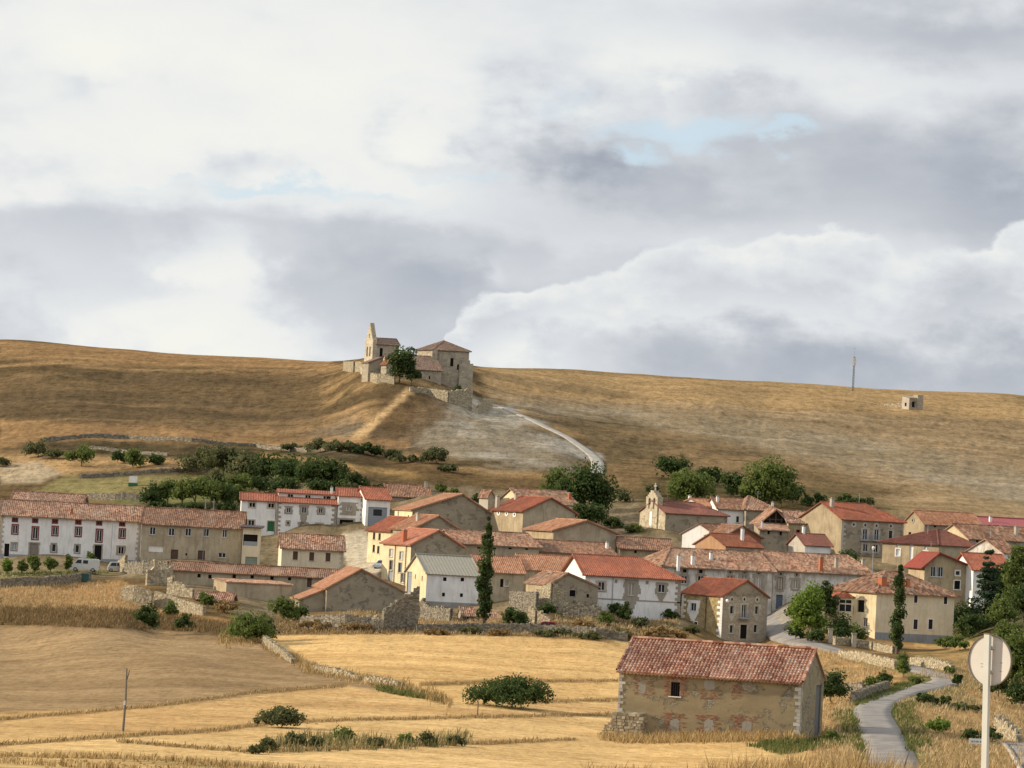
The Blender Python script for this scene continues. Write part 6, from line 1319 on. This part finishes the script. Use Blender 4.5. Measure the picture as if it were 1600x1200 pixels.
for px, py, hp, wp, tn, lb in ((330, 762, 34, 60, 'olive', 'low olive scrub in front of the thicket, left'), (368, 770, 34, 60, 'mid', 'leafy scrub in front of the thicket, above the white house gable'), (405, 772, 34, 50, 'dark', 'dark scrub in front of the thicket, middle'), (445, 772, 30, 60, 'dark', 'dark scrub directly above the green door house roof'), (500, 772, 30, 60, 'dark', 'dark scrub directly above the clerestory roof'), (545, 772, 20, 50, 'olive', 'thin scrub at the right foot of the thicket')):
    T(px, py, hp, wp, 'bush', tn, lb, group='scrub in front of the thicket')
T(1220, 798, 50, 60, 'round', 'dark', 'dark round tree merging with the right side of the tall full tree', Y=552); T(1180, 800, 60, 44, 'round', 'mid', 'lower left crown beside the tall full tree', Y=548); T(1060, 792, 40, 46, 'round', 'mid', 'lighter left crown beside the broad rounded tree', Y=556)
T(920, 815, 60, 60, 'round', 'dark', 'dark lower crown in front of the big group left of the bell gable', Y=515)
T(1560, 940, 90, 50, 'round', 'dark', 'dark tree between the conifer and the tall loose tree', Y=430); T(1600, 1010, 90, 60, 'round', 'dark', 'dark full tree at the right edge above the lane', Y=400); T(1575, 1030, 60, 60, 'bush', 'mid', 'green leafy bank at the right edge above the lane', Y=385); T(1520, 1000, 40, 60, 'bush', 'dark', 'dark shrubs under the conifer towards the hedge', Y=412); T(1545, 1045, 30, 70, 'bush', 'olive', 'olive scrub behind the round sign', Y=370)
T(1488, 945, 40, 34, 'round', 'dark', 'dark tree at the right corner of the large cream house', Y=436); T(1255, 985, 60, 50, 'round', 'mid', 'lower green crown in front of the bright green tree', Y=425)

for px, py, hp, wp, tn, lb in ((680, 992, 12, 50, 'straw', 'dry straw coloured scrub at the field wall left of the poplar'), (735, 990, 11, 44, 'olive', 'olive scrub at the field wall just left of the poplar'), (780, 993, 12, 40, 'straw', 'dry scrub at the field wall just right of the poplar'), (845, 995, 12, 60, 'olive', 'olive scrub at the field wall under the red car'), (925, 999, 14, 60, 'olive', 'dark olive scrub at the right part of the field wall'), (500, 985, 18, 70, 'straw', 'dry briar over the low rubble wall, left'), (560, 986, 16, 60, 'straw', 'dry briar over the low rubble wall, right'), (1048, 1000, 20, 60, 'straw', 'dry briar at the left corner of the ochre house'), (985, 1000, 16, 50, 'straw', 'dry briar between the field wall and the barn roof')):
    T(px, py, hp, wp, 'bush', tn, lb, name='scrub_bush')

for px, py, hp, wp, tn, lb in ((400, 1178, 18, 26, 'olive', 'small grey green weed at the left end of the thistle row'), (495, 1170, 22, 34, 'olive', 'olive weed clump left of the round bush in the thistle row'), (590, 1168, 20, 34, 'olive', 'olive weed clump right of the round bush in the thistle row'), (635, 1166, 24, 36, 'mid', 'greener weed clump past the middle of the thistle row'), (672, 1166, 26, 36, 'olive', 'tall olive weed clump near the right end of the thistle row'), (712, 1166, 22, 34, 'olive', 'last olive weed clump at the right end of the thistle row')):
    T(px, py, hp, wp, 'bush', tn, lb, name='weed_clump', group='weed clumps of the thistle row')

for px, py, hp, wp, tn, lb in ((250, 796, 14, 50, 'dark', 'low dark hedge under the left orchard trees'), (300, 798, 14, 60, 'dark', 'low dark hedge under the middle orchard trees'), (350, 799, 13, 50, 'dark', 'low dark hedge under the right orchard trees'), (455, 705, 14, 60, 'olive', 'soft olive scrub along the right end of the terrace wall'), (550, 706, 15, 90, 'olive', 'long soft olive scrub below the terrace'), (640, 722, 12, 70, 'olive', 'low olive scrub stretching towards the pale scar'), (100, 716, 12, 80, 'olive', 'soft low scrub under the left terrace wall'), (580, 768, 12, 60, 'olive', 'low scrub right of the thicket foot'), (1180, 800, 18, 60, 'dark', 'low dark hedge linking the trees behind the village')):
    T(px, py, hp, wp, 'bush', tn, lb, name='hedge_bush')
T(1240, 985, 40, 30, 'bush', 'dark', 'dark garden bush left of the first gate pillar', Y=432); T(1082, 990, 14, 34, 'bush', 'olive', 'olive weeds at the left foot of the ochre house')

# ------------------------------------------------------------ grasses and weeds (nobody could count them)
def blades(name, label, P, hgt, wid, mat, per, rng, lean=.35, seed_head=False):
    n = len(P) * per; C = np.repeat(P, per, 0) + np.concatenate([rng.normal(size=(n, 2)) * np.repeat(hgt, per)[:, None] * .35, np.zeros((n, 1))], 1)
    H = np.repeat(hgt, per) * rng.uniform(.45, 1.15, n); W = np.repeat(wid, per) * rng.uniform(.6, 1.3, n); an = rng.uniform(0, 6.283, n)
    d = np.stack([np.cos(an), np.sin(an), np.zeros(n)], 1); ln = rng.normal(size=(n, 3)) * lean * H[:, None]; ln[:, 2] = H; ln[:, 0] += .12 * H
    mid = ln * .55; mid[:, 2] = H * .6
    V = np.stack([C - d * W[:, None] / 2 - [0, 0, .1], C + d * W[:, None] / 2 - [0, 0, .1], C + mid + d * W[:, None] * .38, C + mid - d * W[:, None] * .38, C + ln + d * W[:, None] * .06, C + ln - d * W[:, None] * .06], 1).reshape(-1, 3)
    b = np.arange(n)[:, None] * 6; Fq = np.concatenate([b + [0, 1, 2, 3], b + [3, 2, 4, 5]], 1).reshape(-1, 4)
    me = np_mesh(name, V, Fq, mat); o = bpy.data.objects.new(name, me); COL.objects.link(o); tag(o, label, 'grass', None, 'stuff'); return o
STRAW = island('dry_straw', [(0, (.17, .11, .045)), (.4, (.32, .21, .085)), (.8, (.46, .32, .14)), (1, (.60, .46, .24))], .9, .3)
STRAWO = island('amber_straw', [(0, (.26, .175, .085)), (.4, (.40, .285, .14)), (.8, (.53, .39, .21)), (1, (.62, .49, .29))], .9, .3)
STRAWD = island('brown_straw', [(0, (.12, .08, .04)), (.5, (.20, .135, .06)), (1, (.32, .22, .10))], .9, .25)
GREENG = island('green_grass', [(0, (.06, .075, .02)), (.5, (.11, .13, .035)), (1, (.2, .19, .065))], .9, .3)
def scatter_poly(polys, n, Ymin=140):
    out = []; A = []
    for p in polys: x = [q[0] for q in p]; y = [q[1] for q in p]; A.append((max(x) - min(x)) * (max(y) - min(y)))
    for p, a in zip(polys, A):
        k = int(n * a / sum(A)) + 5; P = np.array(p, float); x = nrng.uniform(P[:, 0].min(), P[:, 0].max(), k * 3); y = nrng.uniform(P[:, 1].min(), P[:, 1].max(), k * 3)
        ins = sdpoly(x, y, p) < 0; x, y = x[ins][:k], y[ins][:k]; g, ok = ground_many(x, y, Ymin); out.append(g[ok])
    return np.concatenate(out)
def scatter_line(lines, n, spread):
    out = []
    for l in lines:
        L = np.array(l, float); sg = np.hypot(*(L[1:] - L[:-1]).T); k = int(n * sg.sum() / 400) + 4; i = nrng.choice(len(sg), k, p=sg / sg.sum()); t = nrng.random(k)[:, None]
        q = L[i] * (1 - t) + L[i + 1] * t; q[:, 1] += nrng.normal(size=k) * spread; q = q[(q[:, 0] > -60) & (q[:, 0] < 1660)]; g, ok = ground_many(q[:, 0], q[:, 1]); out.append(g[ok])
    return np.concatenate(out)
def hh(n, a, b): return nrng.uniform(a, b, n)
P = scatter_line([[(-30, 1126), (225, 1106), (394, 1083), (540, 1072)], [(-30, 1166), (186, 1151), (337, 1142), (427, 1130), (562, 1125), (703, 1122), (900, 1118), (962, 1117)], [(186, 1159), (394, 1176), (619, 1167), (900, 1156)], [(658, 1070), (800, 1065), (965, 1064)], [(800, 1098), (965, 1094)]], 330, 1.2)
blades('margin_grass', 'strips of dry grass along the margins of the stubble fields', P, hh(len(P), .12, .38) * hh(len(P), .5, 1.2), hh(len(P), .04, .08), STRAW, 5, nrng)
P = scatter_line([[(413, 1008), (489, 1048), (619, 1073), (703, 1100)], [(340, 1000), (430, 1003)]], 700, 4)
blades('boundary_grass', 'rough grass along the tumbled field boundary', P, hh(len(P), .3, .9), hh(len(P), .05, .1), STRAW, 6, nrng)
P = scatter_poly([[(585, 1072), (660, 1082), (700, 1098), (640, 1090), (590, 1080)], [(1170, 1166), (1250, 1152), (1330, 1152), (1330, 1165), (1220, 1180)], [(1300, 1112), (1335, 1112), (1350, 1175), (1335, 1175)], [(1396, 1104), (1425, 1098), (1455, 1165), (1420, 1175)], [(1330, 1100), (1400, 1070), (1440, 1066), (1395, 1086), (1345, 1104)], [(1310, 1020), (1400, 1036), (1396, 1040), (1310, 1024)], [(0, 895), (170, 893), (170, 897), (0, 902)], [(190, 955), (245, 952), (240, 962), (195, 962)]], 3600)
blades('green_grass', 'patches of green grass beside the lane, the barn and the field boundary', P, hh(len(P), .2, .5), hh(len(P), .05, .09), GREENG, 6, nrng)
P = scatter_poly([[(0, 950), (120, 950), (240, 958), (430, 985), (430, 996), (240, 984), (0, 976)], [(430, 975), (650, 972), (650, 992), (430, 992)]], 2200)
blades('bank_grass', 'darker brown grass on the steep bank above the dull field', P, hh(len(P), .25, .9), hh(len(P), .06, .12), STRAWD, 6, nrng)
P = scatter_poly([[(0, 916), (190, 908), (240, 940), (300, 955), (240, 958), (0, 952)], [(430, 972), (660, 970), (660, 992), (430, 992)], [(640, 968), (1060, 962), (1060, 1000), (640, 990)], [(550, 955), (600, 950), (600, 975), (490, 968)]], 5200)
blades('rough_grass', 'tall rough golden grass on the bank below the village', P, hh(len(P), .15, .65) * hh(len(P), .6, 1.2), hh(len(P), .05, .10), STRAWO, 6, nrng)
P = scatter_poly([[(1262, 1014), (1310, 1022), (1400, 1046), (1395, 1072), (1330, 1092), (1330, 1130), (1352, 1200), (1270, 1200), (1290, 1100)], [(1400, 1098), (1520, 1062), (1600, 1100), (1600, 1200), (1450, 1200), (1410, 1145)], [(1420, 1055), (1600, 1012), (1600, 1060), (1500, 1065)]], 4200)
blades('verge_grass', 'dry verge grass on both sides of the winding lane', P, hh(len(P), .15, .6), hh(len(P), .04, .08), STRAWO, 6, nrng)
P = scatter_line([[(940, 1156), (1010, 1158), (1100, 1153), (1255, 1152)], [(965, 1160), (1255, 1156)]], 600, 1.5)
blades('barn_foot_grass', 'dry weeds along the foot of the barn wall', P, hh(len(P), .3, .9), hh(len(P), .04, .07), STRAW, 6, nrng)
P = scatter_poly([[(400, 1172), (480, 1150), (560, 1155), (620, 1162), (735, 1145), (735, 1166), (600, 1172), (420, 1178)]], 230)
blades('thistle_row', 'row of tall grey green thistles and dry stalks in the lower field', P, hh(len(P), .3, 1.0), hh(len(P), .04, .10), island('thistle', [(0, (.10, .10, .04)), (.5, (.19, .17, .07)), (1, (.36, .27, .13))], .9, .25), 7, nrng, .3)
# near slope at the bottom of the picture
ny = nrng.uniform(52, 96, 9000) ; nu_ = nrng.uniform(-.19, .19, 9000); dn = fbm(nu_ * ny / 2.5 + 3, ny / 2.5, 3); kp = nrng.random(9000) < np.clip((dn - .38) * 5, .12, 1); ny, nu_ = ny[kp], nu_[kp]
P = np.stack([nu_ * ny, ny, Eval(nu_, np.log(ny)) * ny], 1)
hs_ = (.16 + .5 * np.clip((dn[kp] - .45) * 4, 0, 1)) * nrng.uniform(.6, 1.2, len(P)) * np.where(nu_ > .07, 1.15, np.where(nu_ > .03, .6, .28))
blades('foreground_grass', 'golden dry grass stalks on the near slope at the bottom of the view', P, hs_, hh(len(P), .012, .03), STRAW, 9, nrng, .3)

# ------------------------------------------------------------ things
# traffic sign seen from behind
P = at(1546, 1032, 35.0); gzz = gz(P.x, P.y); B0 = Vector((P.x, P.y, gzz))
sg = empty('traffic_sign', B0, 'back of a round traffic sign on a square white post in the lower right foreground', 'traffic sign')
an = R_(43); fd = Vector((math.cos(an), -math.sin(an), 0)); nb = Vector((-math.sin(an), -math.cos(an), 0))   # disc width direction, back normal
mb = MB(); mb.cyl(P + nb * -.022, P + nb * -.012, .296, .296, 64); disc = mb.build('sign_plate', plain('sign_back_grey', (.52, .49, .45), .55), sg)
mb = MB(); u = fd; N = 64
for k in range(N):
    a0, a1 = 6.28318 * k / N, 6.28318 * (k + 1) / N
    def rp(a, r, o): return P + u * (math.cos(a) * r) + ZUP * (math.sin(a) * r) + nb * o
    for (r0, o0), (r1, o1) in (((.293, .004), (.302, .004)), ((.302, .004), (.302, -.026)), ((.293, -.012), (.293, .004))): mb.face([rp(a0, r0, o0), rp(a1, r0, o0), rp(a1, r1, o1), rp(a0, r1, o1)])
mb.build('sign_rim', plain('rim_grey', (.17, .145, .11), .6), sg)
mb = MB(); hw = .044; bot = Vector((P.x, P.y, gzz - .3)); top = P.z + .305; po = P + nb * .06
lean_ = Vector((.03, 0, 0))
A = [po + fd * sx * .036 + nb * sy * .024 for sx, sy in ((-1, -1), (1, -1), (1, 1), (-1, 1))]
V0 = [Vector((p.x, p.y, gzz - .3)) + lean_ * 2 for p in A]; V1 = [Vector((p.x, p.y, top)) for p in A]
for k in range(4): mb.face([V0[k], V0[(k + 1) % 4], V1[(k + 1) % 4], V1[k]])
mb.face(V1); pole = mb.build('post', plain('painted_steel', (.50, .50, .46), .5), sg)
mb = MB(); mb.box(Vector((po.x, po.y, top)) - fd * .04 - nb * .028, fd * .08, nb * .056, ZUP * .012); mb.build('post_cap', plain('rust', (.22, .11, .05), .8), pole)
for dz in (.14, -.14):
    mb = MB(); mb.box(P + ZUP * dz - fd * .06 - nb * .012, fd * .12, nb * .03, ZUP * .03); mb.build('bracket', plain('painted_steel', (.50, .50, .46), .5), disc)
mb = MB()
for x, z in ((-.13, -.05), (-.125, -.085), (.14, -.02), (.14, -.12)): mb.box(P + fd * x + ZUP * z - nb * .0119, fd * .035, nb * .002, ZUP * .008)
mb.build('sticker', M_SUR, disc)
# low white board behind the post
P = G(1529, 1170); r = empty('board_sign', P, 'small low white board with grey marks behind the sign post', 'sign'); P2 = P + Vector((0, 0, .35))
mb = MB(); mb.box(P2 - Vector((.75, 0, 0)), (1.5, .25, 0), (0, .04, 0), (0, 0, .42)); b = mb.build('board', M_WHITE2, r)
mb = MB()
for x in (-.7, .68): mb.box(P + Vector((x, x * .16 + .07, -.3)), (.06, 0, 0), (0, .06, 0), (0, 0, .7))
mb.build('leg', M_METAL, r); mb = MB()
for x, w in ((-.6, .18), (-.36, .1), (-.2, .2), (.1, .12), (.4, .16)): mb.box(P2 + Vector((x, x * .167 - .004 + .125, .14)), (w, w * .167, 0), (0, -.012, 0), (0, 0, .12))
mb.build('marks', M_GREY, b)
# street edge at the bottom right corner
cw = [G(*p, 100) for p in ((1554, 1158), (1566, 1165), (1576, 1178), (1586, 1195), (1596, 1215))]
V = []; 
near_pts = catmull(cw, 6)
def sheet(name, pts, off0, off1, z0, z1, mat, label, cat):
    V = []; Fs = []; n = len(pts)
    for i, p in enumerate(pts):
        for o, z in ((off0, -.3), (off0, z0), (off1, z1), (off1, -.4)): V.append((p.x + o, p.y, gz(p.x, p.y) + z))
    for i in range(n - 1):
        for k in range(3): a = i * 4 + k; Fs.append((a, a + 1, a + 5, a + 4))
    me = np_mesh(name, V, Fs, mat); o = bpy.data.objects.new(name, me); COL.objects.link(o); tag(o, label, cat, None, 'structure')
sheet('kerb', near_pts, 0, .35, .16, .16, asphalt('kerb_concrete', (.42, .36, .28)), 'pale kerb curving down at the bottom right corner', 'kerb')
sheet('road', near_pts, .353, 6.0, .05, .03, asphalt('blue_asphalt', (.17, .175, .19)), 'grey side road at the bottom right corner', 'road')
# bare pole in the left field
P = G(192, 1143); r = empty('wooden_pole', P, 'bare forked wooden pole standing in the left stubble field', 'pole'); mb = MB()
s_ = F / P.y; tp = P + Vector((.02, 0, 98 / s_)); mb.cyl(P - ZUP * .3, P.lerp(tp, .5) + Vector((.05, 0, 0)), .09, .075, 8); mb.cyl(P.lerp(tp, .5) + Vector((.05, 0, 0)), tp, .075, .05, 8); mb.build('shaft', plain('grey_wood', (.16, .14, .12), .9), r)
mb = MB(); q = P.lerp(tp, .8) + Vector((.03, 0, 0)); mb.cyl(q, q + Vector((.18, 0, .75)), .04, .03, 6); mb.build('fork', plain('grey_wood', (.16, .14, .12), .9), r); mb = MB(); q = P.lerp(tp, .42) + Vector((0, -.1, 0)); mb.box(q - Vector((.07, .02, 0)), (.14, 0, 0), (0, .03, 0), (0, 0, .3)); mb.build('plate', M_WHITE2, r)
P = G(746, 1118); r = empty('wooden_post', P, 'short wooden fence post left of the wide dark shrub', 'post'); mb = MB(); mb.cyl(P - ZUP * .2, P + ZUP * 1.2, .06, .05, 7); mb.build('shaft', plain('grey_wood', (.16, .14, .12), .9), r); mb = MB(); mb.cyl(P + ZUP * 1.2, P + ZUP * 1.26, .065, .02, 7); mb.build('top', BARK, r)
# lattice mast on the skyline
P = G(1332.5, 611, 600); H = 69 / (F / P.y); r = empty('radio_mast', P, 'thin lattice radio mast on the skyline of the right hillside', 'mast'); mb = MB(); a = .28
cs = [Vector((math.cos(t) * a, math.sin(t) * a, 0)) for t in (.3, 2.4, 4.5)]; nseg = 12; HH = H * .78
for c in cs: mb.cyl(P + c - ZUP, P + c * .8 + ZUP * HH, .065, .055, 5)
for i in range(nseg):
    for k in range(3):
        z0, z1 = HH * i / nseg, HH * (i + 1) / nseg; mb.cyl(P + cs[k] + ZUP * z0, P + cs[(k + 1) % 3] + ZUP * z1, .04, .04, 4, False)
mb.build('lattice', plain('dark_steel', (.12, .13, .14), .7), r); mb = MB(); mb.cyl(P + ZUP * (HH * .9), P + ZUP * H, .04, .025, 6); mb.cyl(P + ZUP * (H * .97) - Vector((.5, 0, 0)), P + ZUP * (H * .97) + Vector((.5, 0, 0)), .025, .025, 5); mb.build('whip_antenna', M_METAL, r)
for k in range(3):
    mb = MB(); c = P + cs[k] * 1.7 + ZUP * (H * .58); mb.box(c - Vector((.14, .07, 0)), (.28, 0, 0), (0, .14, 0), (0, 0, 2.2)); mb.build('panel_antenna', M_WHITE2, r)
# street lamp
P = at(1362.5, 905, 449); P.z = gz(P.x, P.y); r = empty('street_lamp', P, 'tall street lamp with a small white head right of the long terrace', 'street lamp'); zt = at(1365, 859, 449).z; mb = MB(); mb.cyl(P - ZUP * .3, Vector((P.x, P.y, zt)), .09, .06, 8); mb.build('pole', M_METAL, r)
mb = MB(); q = Vector((P.x, P.y, zt)); mb.cyl(q, q + ZUP * .35, .12, .28, 10); mb.cyl(q + ZUP * .35, q + ZUP * .5, .28, .12, 10); mb.build('lamp_head', M_WHITE2, r)
# vehicles
TYRE = plain('tyre', (.02, .02, .02), .8); LAMPR = plain('tail_lamp', (.3, .02, .02), .4); HUB = plain('hub', (.35, .35, .36), .4, .5); CHR = plain('head_lamp', (.6, .6, .58), .2)
def car(name, label, cat, P, yaw, paint, prof, L, Wd, glass_s, wheels, wr=.31):
    """body: side outline extruded across the width with tucked-in roof; windows, wheels and lamps are parts"""
    r = empty(name, P, label, cat); ax = Vector((math.cos(R_(yaw)), math.sin(R_(yaw)), 0)); ay = Vector((-ax.y, ax.x, 0))
    def w(x, y, z): return P + ax * x + ay * y + ZUP * z
    zt = max(z for x, z in prof)
    def yy(z): return Wd / 2 * (1 - .16 * max(0, (z - zt * .55) / (zt * .45)))
    mb = MB(); n = len(prof); Lf = [w(x, -yy(z), z) for x, z in prof]; Rt = [w(x, yy(z), z) for x, z in prof]
    mb.face(Lf); mb.face(Rt[::-1])
    for k in range(n): m = (k + 1) % n; mb.face([Lf[k], Rt[k], Rt[m], Lf[m]])
    body = mb.build('body', paint, r)
    for g in glass_s:
        for sgn in (-1, 1):
            mb = MB(); mb.prism([w(x, sgn * (yy(z) + .004), z) for x, z in g], ay * sgn * .012); mb.build('side_window', M_GLASS, body)
    for (xa, za, xb, zb_, nm) in ((wheels[2]) if len(wheels) > 2 else ()):
        mb = MB(); dn_ = Vector((za - zb_, 0, xb - xa)); nn = (ax * (za - zb_) + ZUP * (xb - xa)).normalized()
        if nn.z < 0: nn = -nn
        mb.prism([w(xa, -yy(za) * .86, za) + nn * .006, w(xa, yy(za) * .86, za) + nn * .006, w(xb, yy(zb_) * .86, zb_) + nn * .006, w(xb, -yy(zb_) * .86, zb_) + nn * .006], nn * .012); mb.build(nm, M_GLASS, body)
    for xw in wheels[:2]:
        for sgn in (-1, 1):
            mb = MB(); mb.cyl(w(xw, sgn * (Wd / 2 - .2), wr), w(xw, sgn * (Wd / 2 + .015), wr), wr, wr, 18); t = mb.build('wheel', TYRE, r); mb = MB(); mb.cyl(w(xw, sgn * (Wd / 2 + .015), wr), w(xw, sgn * (Wd / 2 + .03), wr), wr * .6, wr * .5, 14); mb.build('hub_cap', HUB, t)
    for sgn in (-1, 1):
        mb = MB(); mb.box(w(prof[0][0] - .02, sgn * Wd * .38 - .14, .6), ax * .06, ay * .28, ZUP * .16); mb.build('headlight', CHR, r)
        mb = MB(); mb.box(w(L - .03, sgn * Wd * .40 - .09, .62), ax * .06, ay * .18, ZUP * .22); mb.build('tail_light', LAMPR, r)
    return r
hatch = [(0, .25), (0, .62), (.12, .74), (1.0, .92), (1.55, 1.38), (1.9, 1.46), (3.2, 1.44), (3.75, 1.02), (3.95, .95), (4.0, .3)]
hg = [[(1.22, .97), (1.62, 1.34), (2.3, 1.38), (2.3, .95)], [(2.38, .95), (2.38, 1.38), (3.1, 1.36), (3.5, .98)]]
hw_ = (.75, 3.2, [(1.04, .94, 1.5, 1.34, 'windscreen'), (3.26, 1.40, 3.68, 1.08, 'rear_window')])
car('parked_car', 'silver blue car parked at the foot of the bright yellow house', 'car', G(589, 889) , 62, plain('silver_blue_paint', (.30, .34, .40), .3, .3), hatch, 4.0, 1.7, hg, hw_)
car('parked_car', 'red car half hidden behind the dry stone wall below the village', 'car', G(829, 989, 380) + Vector((0, 6, 0)), 3, plain('red_paint', (.45, .05, .04), .3), hatch, 4.0, 1.7, hg, hw_)
car('parked_car', 'dark car parked before the blue grey door of the long terrace', 'car', G(1206, 953), 8, plain('dark_blue_paint', (.03, .04, .06), .3), hatch, 4.0, 1.7, hg, hw_)
van = [(0, .3), (0, .85), (.15, 1.05), (.55, 1.25), (.95, 1.85), (1.15, 2.0), (4.2, 2.0), (4.35, 1.85), (4.4, .35)]
car('white_van', 'white camper van parked behind the little trees on the left', 'van', G(110, 892), 3, plain('van_white', (.52, .51, .47), .5), van, 4.4, 1.8, [[(.75, 1.28), (1.08, 1.8), (1.7, 1.82), (1.7, 1.28)], [(1.95, 1.28), (1.95, 1.78), (2.7, 1.78), (2.7, 1.28)]], (.8, 3.5, [(.6, 1.3, .95, 1.82, 'windscreen')]))
car('parked_car', 'small pale car under the sunlit rough wall end right of the white van', 'car', G(168, 893), 10, plain('pale_paint', (.42, .43, .42), .4), [(0, .25), (0, .7), (.1, .95), (.35, 1.45), (.6, 1.56), (2.2, 1.55), (2.45, 1.4), (2.6, .95), (2.6, .3)], 2.6, 1.5, [[(.35, .95), (.55, 1.4), (1.3, 1.45), (1.3, .95)], [(1.4, .95), (1.4, 1.45), (2.15, 1.42), (2.35, .95)]], (.5, 2.1), .26)
# water tanks in the garden
for px, py, w_, lb in ((207, 760, 1.5, 'white water tank on a dark green stand in the middle of the garden'), (261, 769, 1.15, 'white water tank standing beside the orchard trees')):
    P = G(px, py); r = empty('water_tank', P, lb, 'tank', 'white water tanks in the garden'); mb = MB(); base = .75 if w_ > 1.3 else .05
    pr = [(-w_ / 2, base), (-w_ / 2, base + w_ * .7), (-w_ * .4, base + w_ * .8), (w_ * .4, base + w_ * .8), (w_ / 2, base + w_ * .7), (w_ / 2, base)]
    mb.prism([P + Vector((x, 0, z)) for x, z in pr], Vector((0, 1.1, 0))); mb.build('tank_body', M_WHITE2, r); mb = MB(); mb.cyl(P + Vector((0, .55, base + w_ * .8)), P + Vector((0, .55, base + w_ * .87)), .14, .14, 10); mb.build('lid', M_GREY, r)
    mb = MB(); mb.box(P + Vector((-w_ * .55, -.05, 0)), (w_ * 1.1, 0, 0), (0, 1.2, 0), (0, 0, max(.04, base - .1))); mb.build('stand', M_GREEN if w_ > 1.3 else M_GREY, r)
P = G(132, 909); r = empty('waste_container', P, 'blue green waste container below the parked white van', 'container'); mb = MB(); mb.prism([P + Vector((x, 0, z)) for x, z in ((-.5, .1), (-.6, 1.1), (.6, 1.1), (.5, .1))], Vector((0, .8, 0))); mb.build('bin', plain('bin_green', (.04, .10, .09), .6), r)
mb = MB(); mb.prism([P + Vector((x, -.05, z)) for x, z in ((-.64, 1.1), (-.5, 1.28), (.5, 1.28), (.64, 1.1))], Vector((0, .9, 0))); mb.build('lid', plain('bin_lid', (.06, .13, .12), .6), r)

# thin roof aerials
for k, (hn, fx) in enumerate((('white_house', .3), ('plastered_house', .6), ('manor_house', .6), ('large_house', .55), ('long_house', .35), ('house', .4), ('village_house', .45), ('orange_house', .5), ('big_house', .45), ('stone_house', .5))):
    hs = HREG.get(hn)
    if not hs: continue
    t = hs.D * (hs.frac if hs.ridge == 'a' else .5); x = hs.w * (fx if hs.ridge == 'a' else hs.frac); z = hs.roofz(x, t); mb = MB(); p = hs.pt(x, t, z)
    mb.cyl(p, p + ZUP * 1.9, .03, .025, 5); 
    for q, l in ((1.8, .55), (1.6, .4), (1.45, .5)): mb.cyl(p + ZUP * q - hs.a * l, p + ZUP * q + hs.a * l, .018, .018, 4)
    mb.build('aerial', M_METAL, hs.roofo)
# air between the camera and the far hill
hz = MB(); hz.box((-420, -30, -60), (840, 0, 0), (0, 1760, 0), (0, 0, 125))
hm = bpy.data.materials.new('haze_air'); hm.use_nodes = True; ht = hm.node_tree; ht.nodes.clear(); vo = ht.nodes.new('ShaderNodeVolumePrincipled'); oo = ht.nodes.new('ShaderNodeOutputMaterial'); ht.links.new(vo.outputs[0], oo.inputs['Volume'])
vo.inputs['Color'].default_value = (.86, .88, .92, 1); vo.inputs['Density'].default_value = HAZE
if HAZE > 0:
    ho = hz.build('haze', hm); tag(ho, 'faint haze over the valley', None, None, 'stuff'); ho['category'] = 'haze'
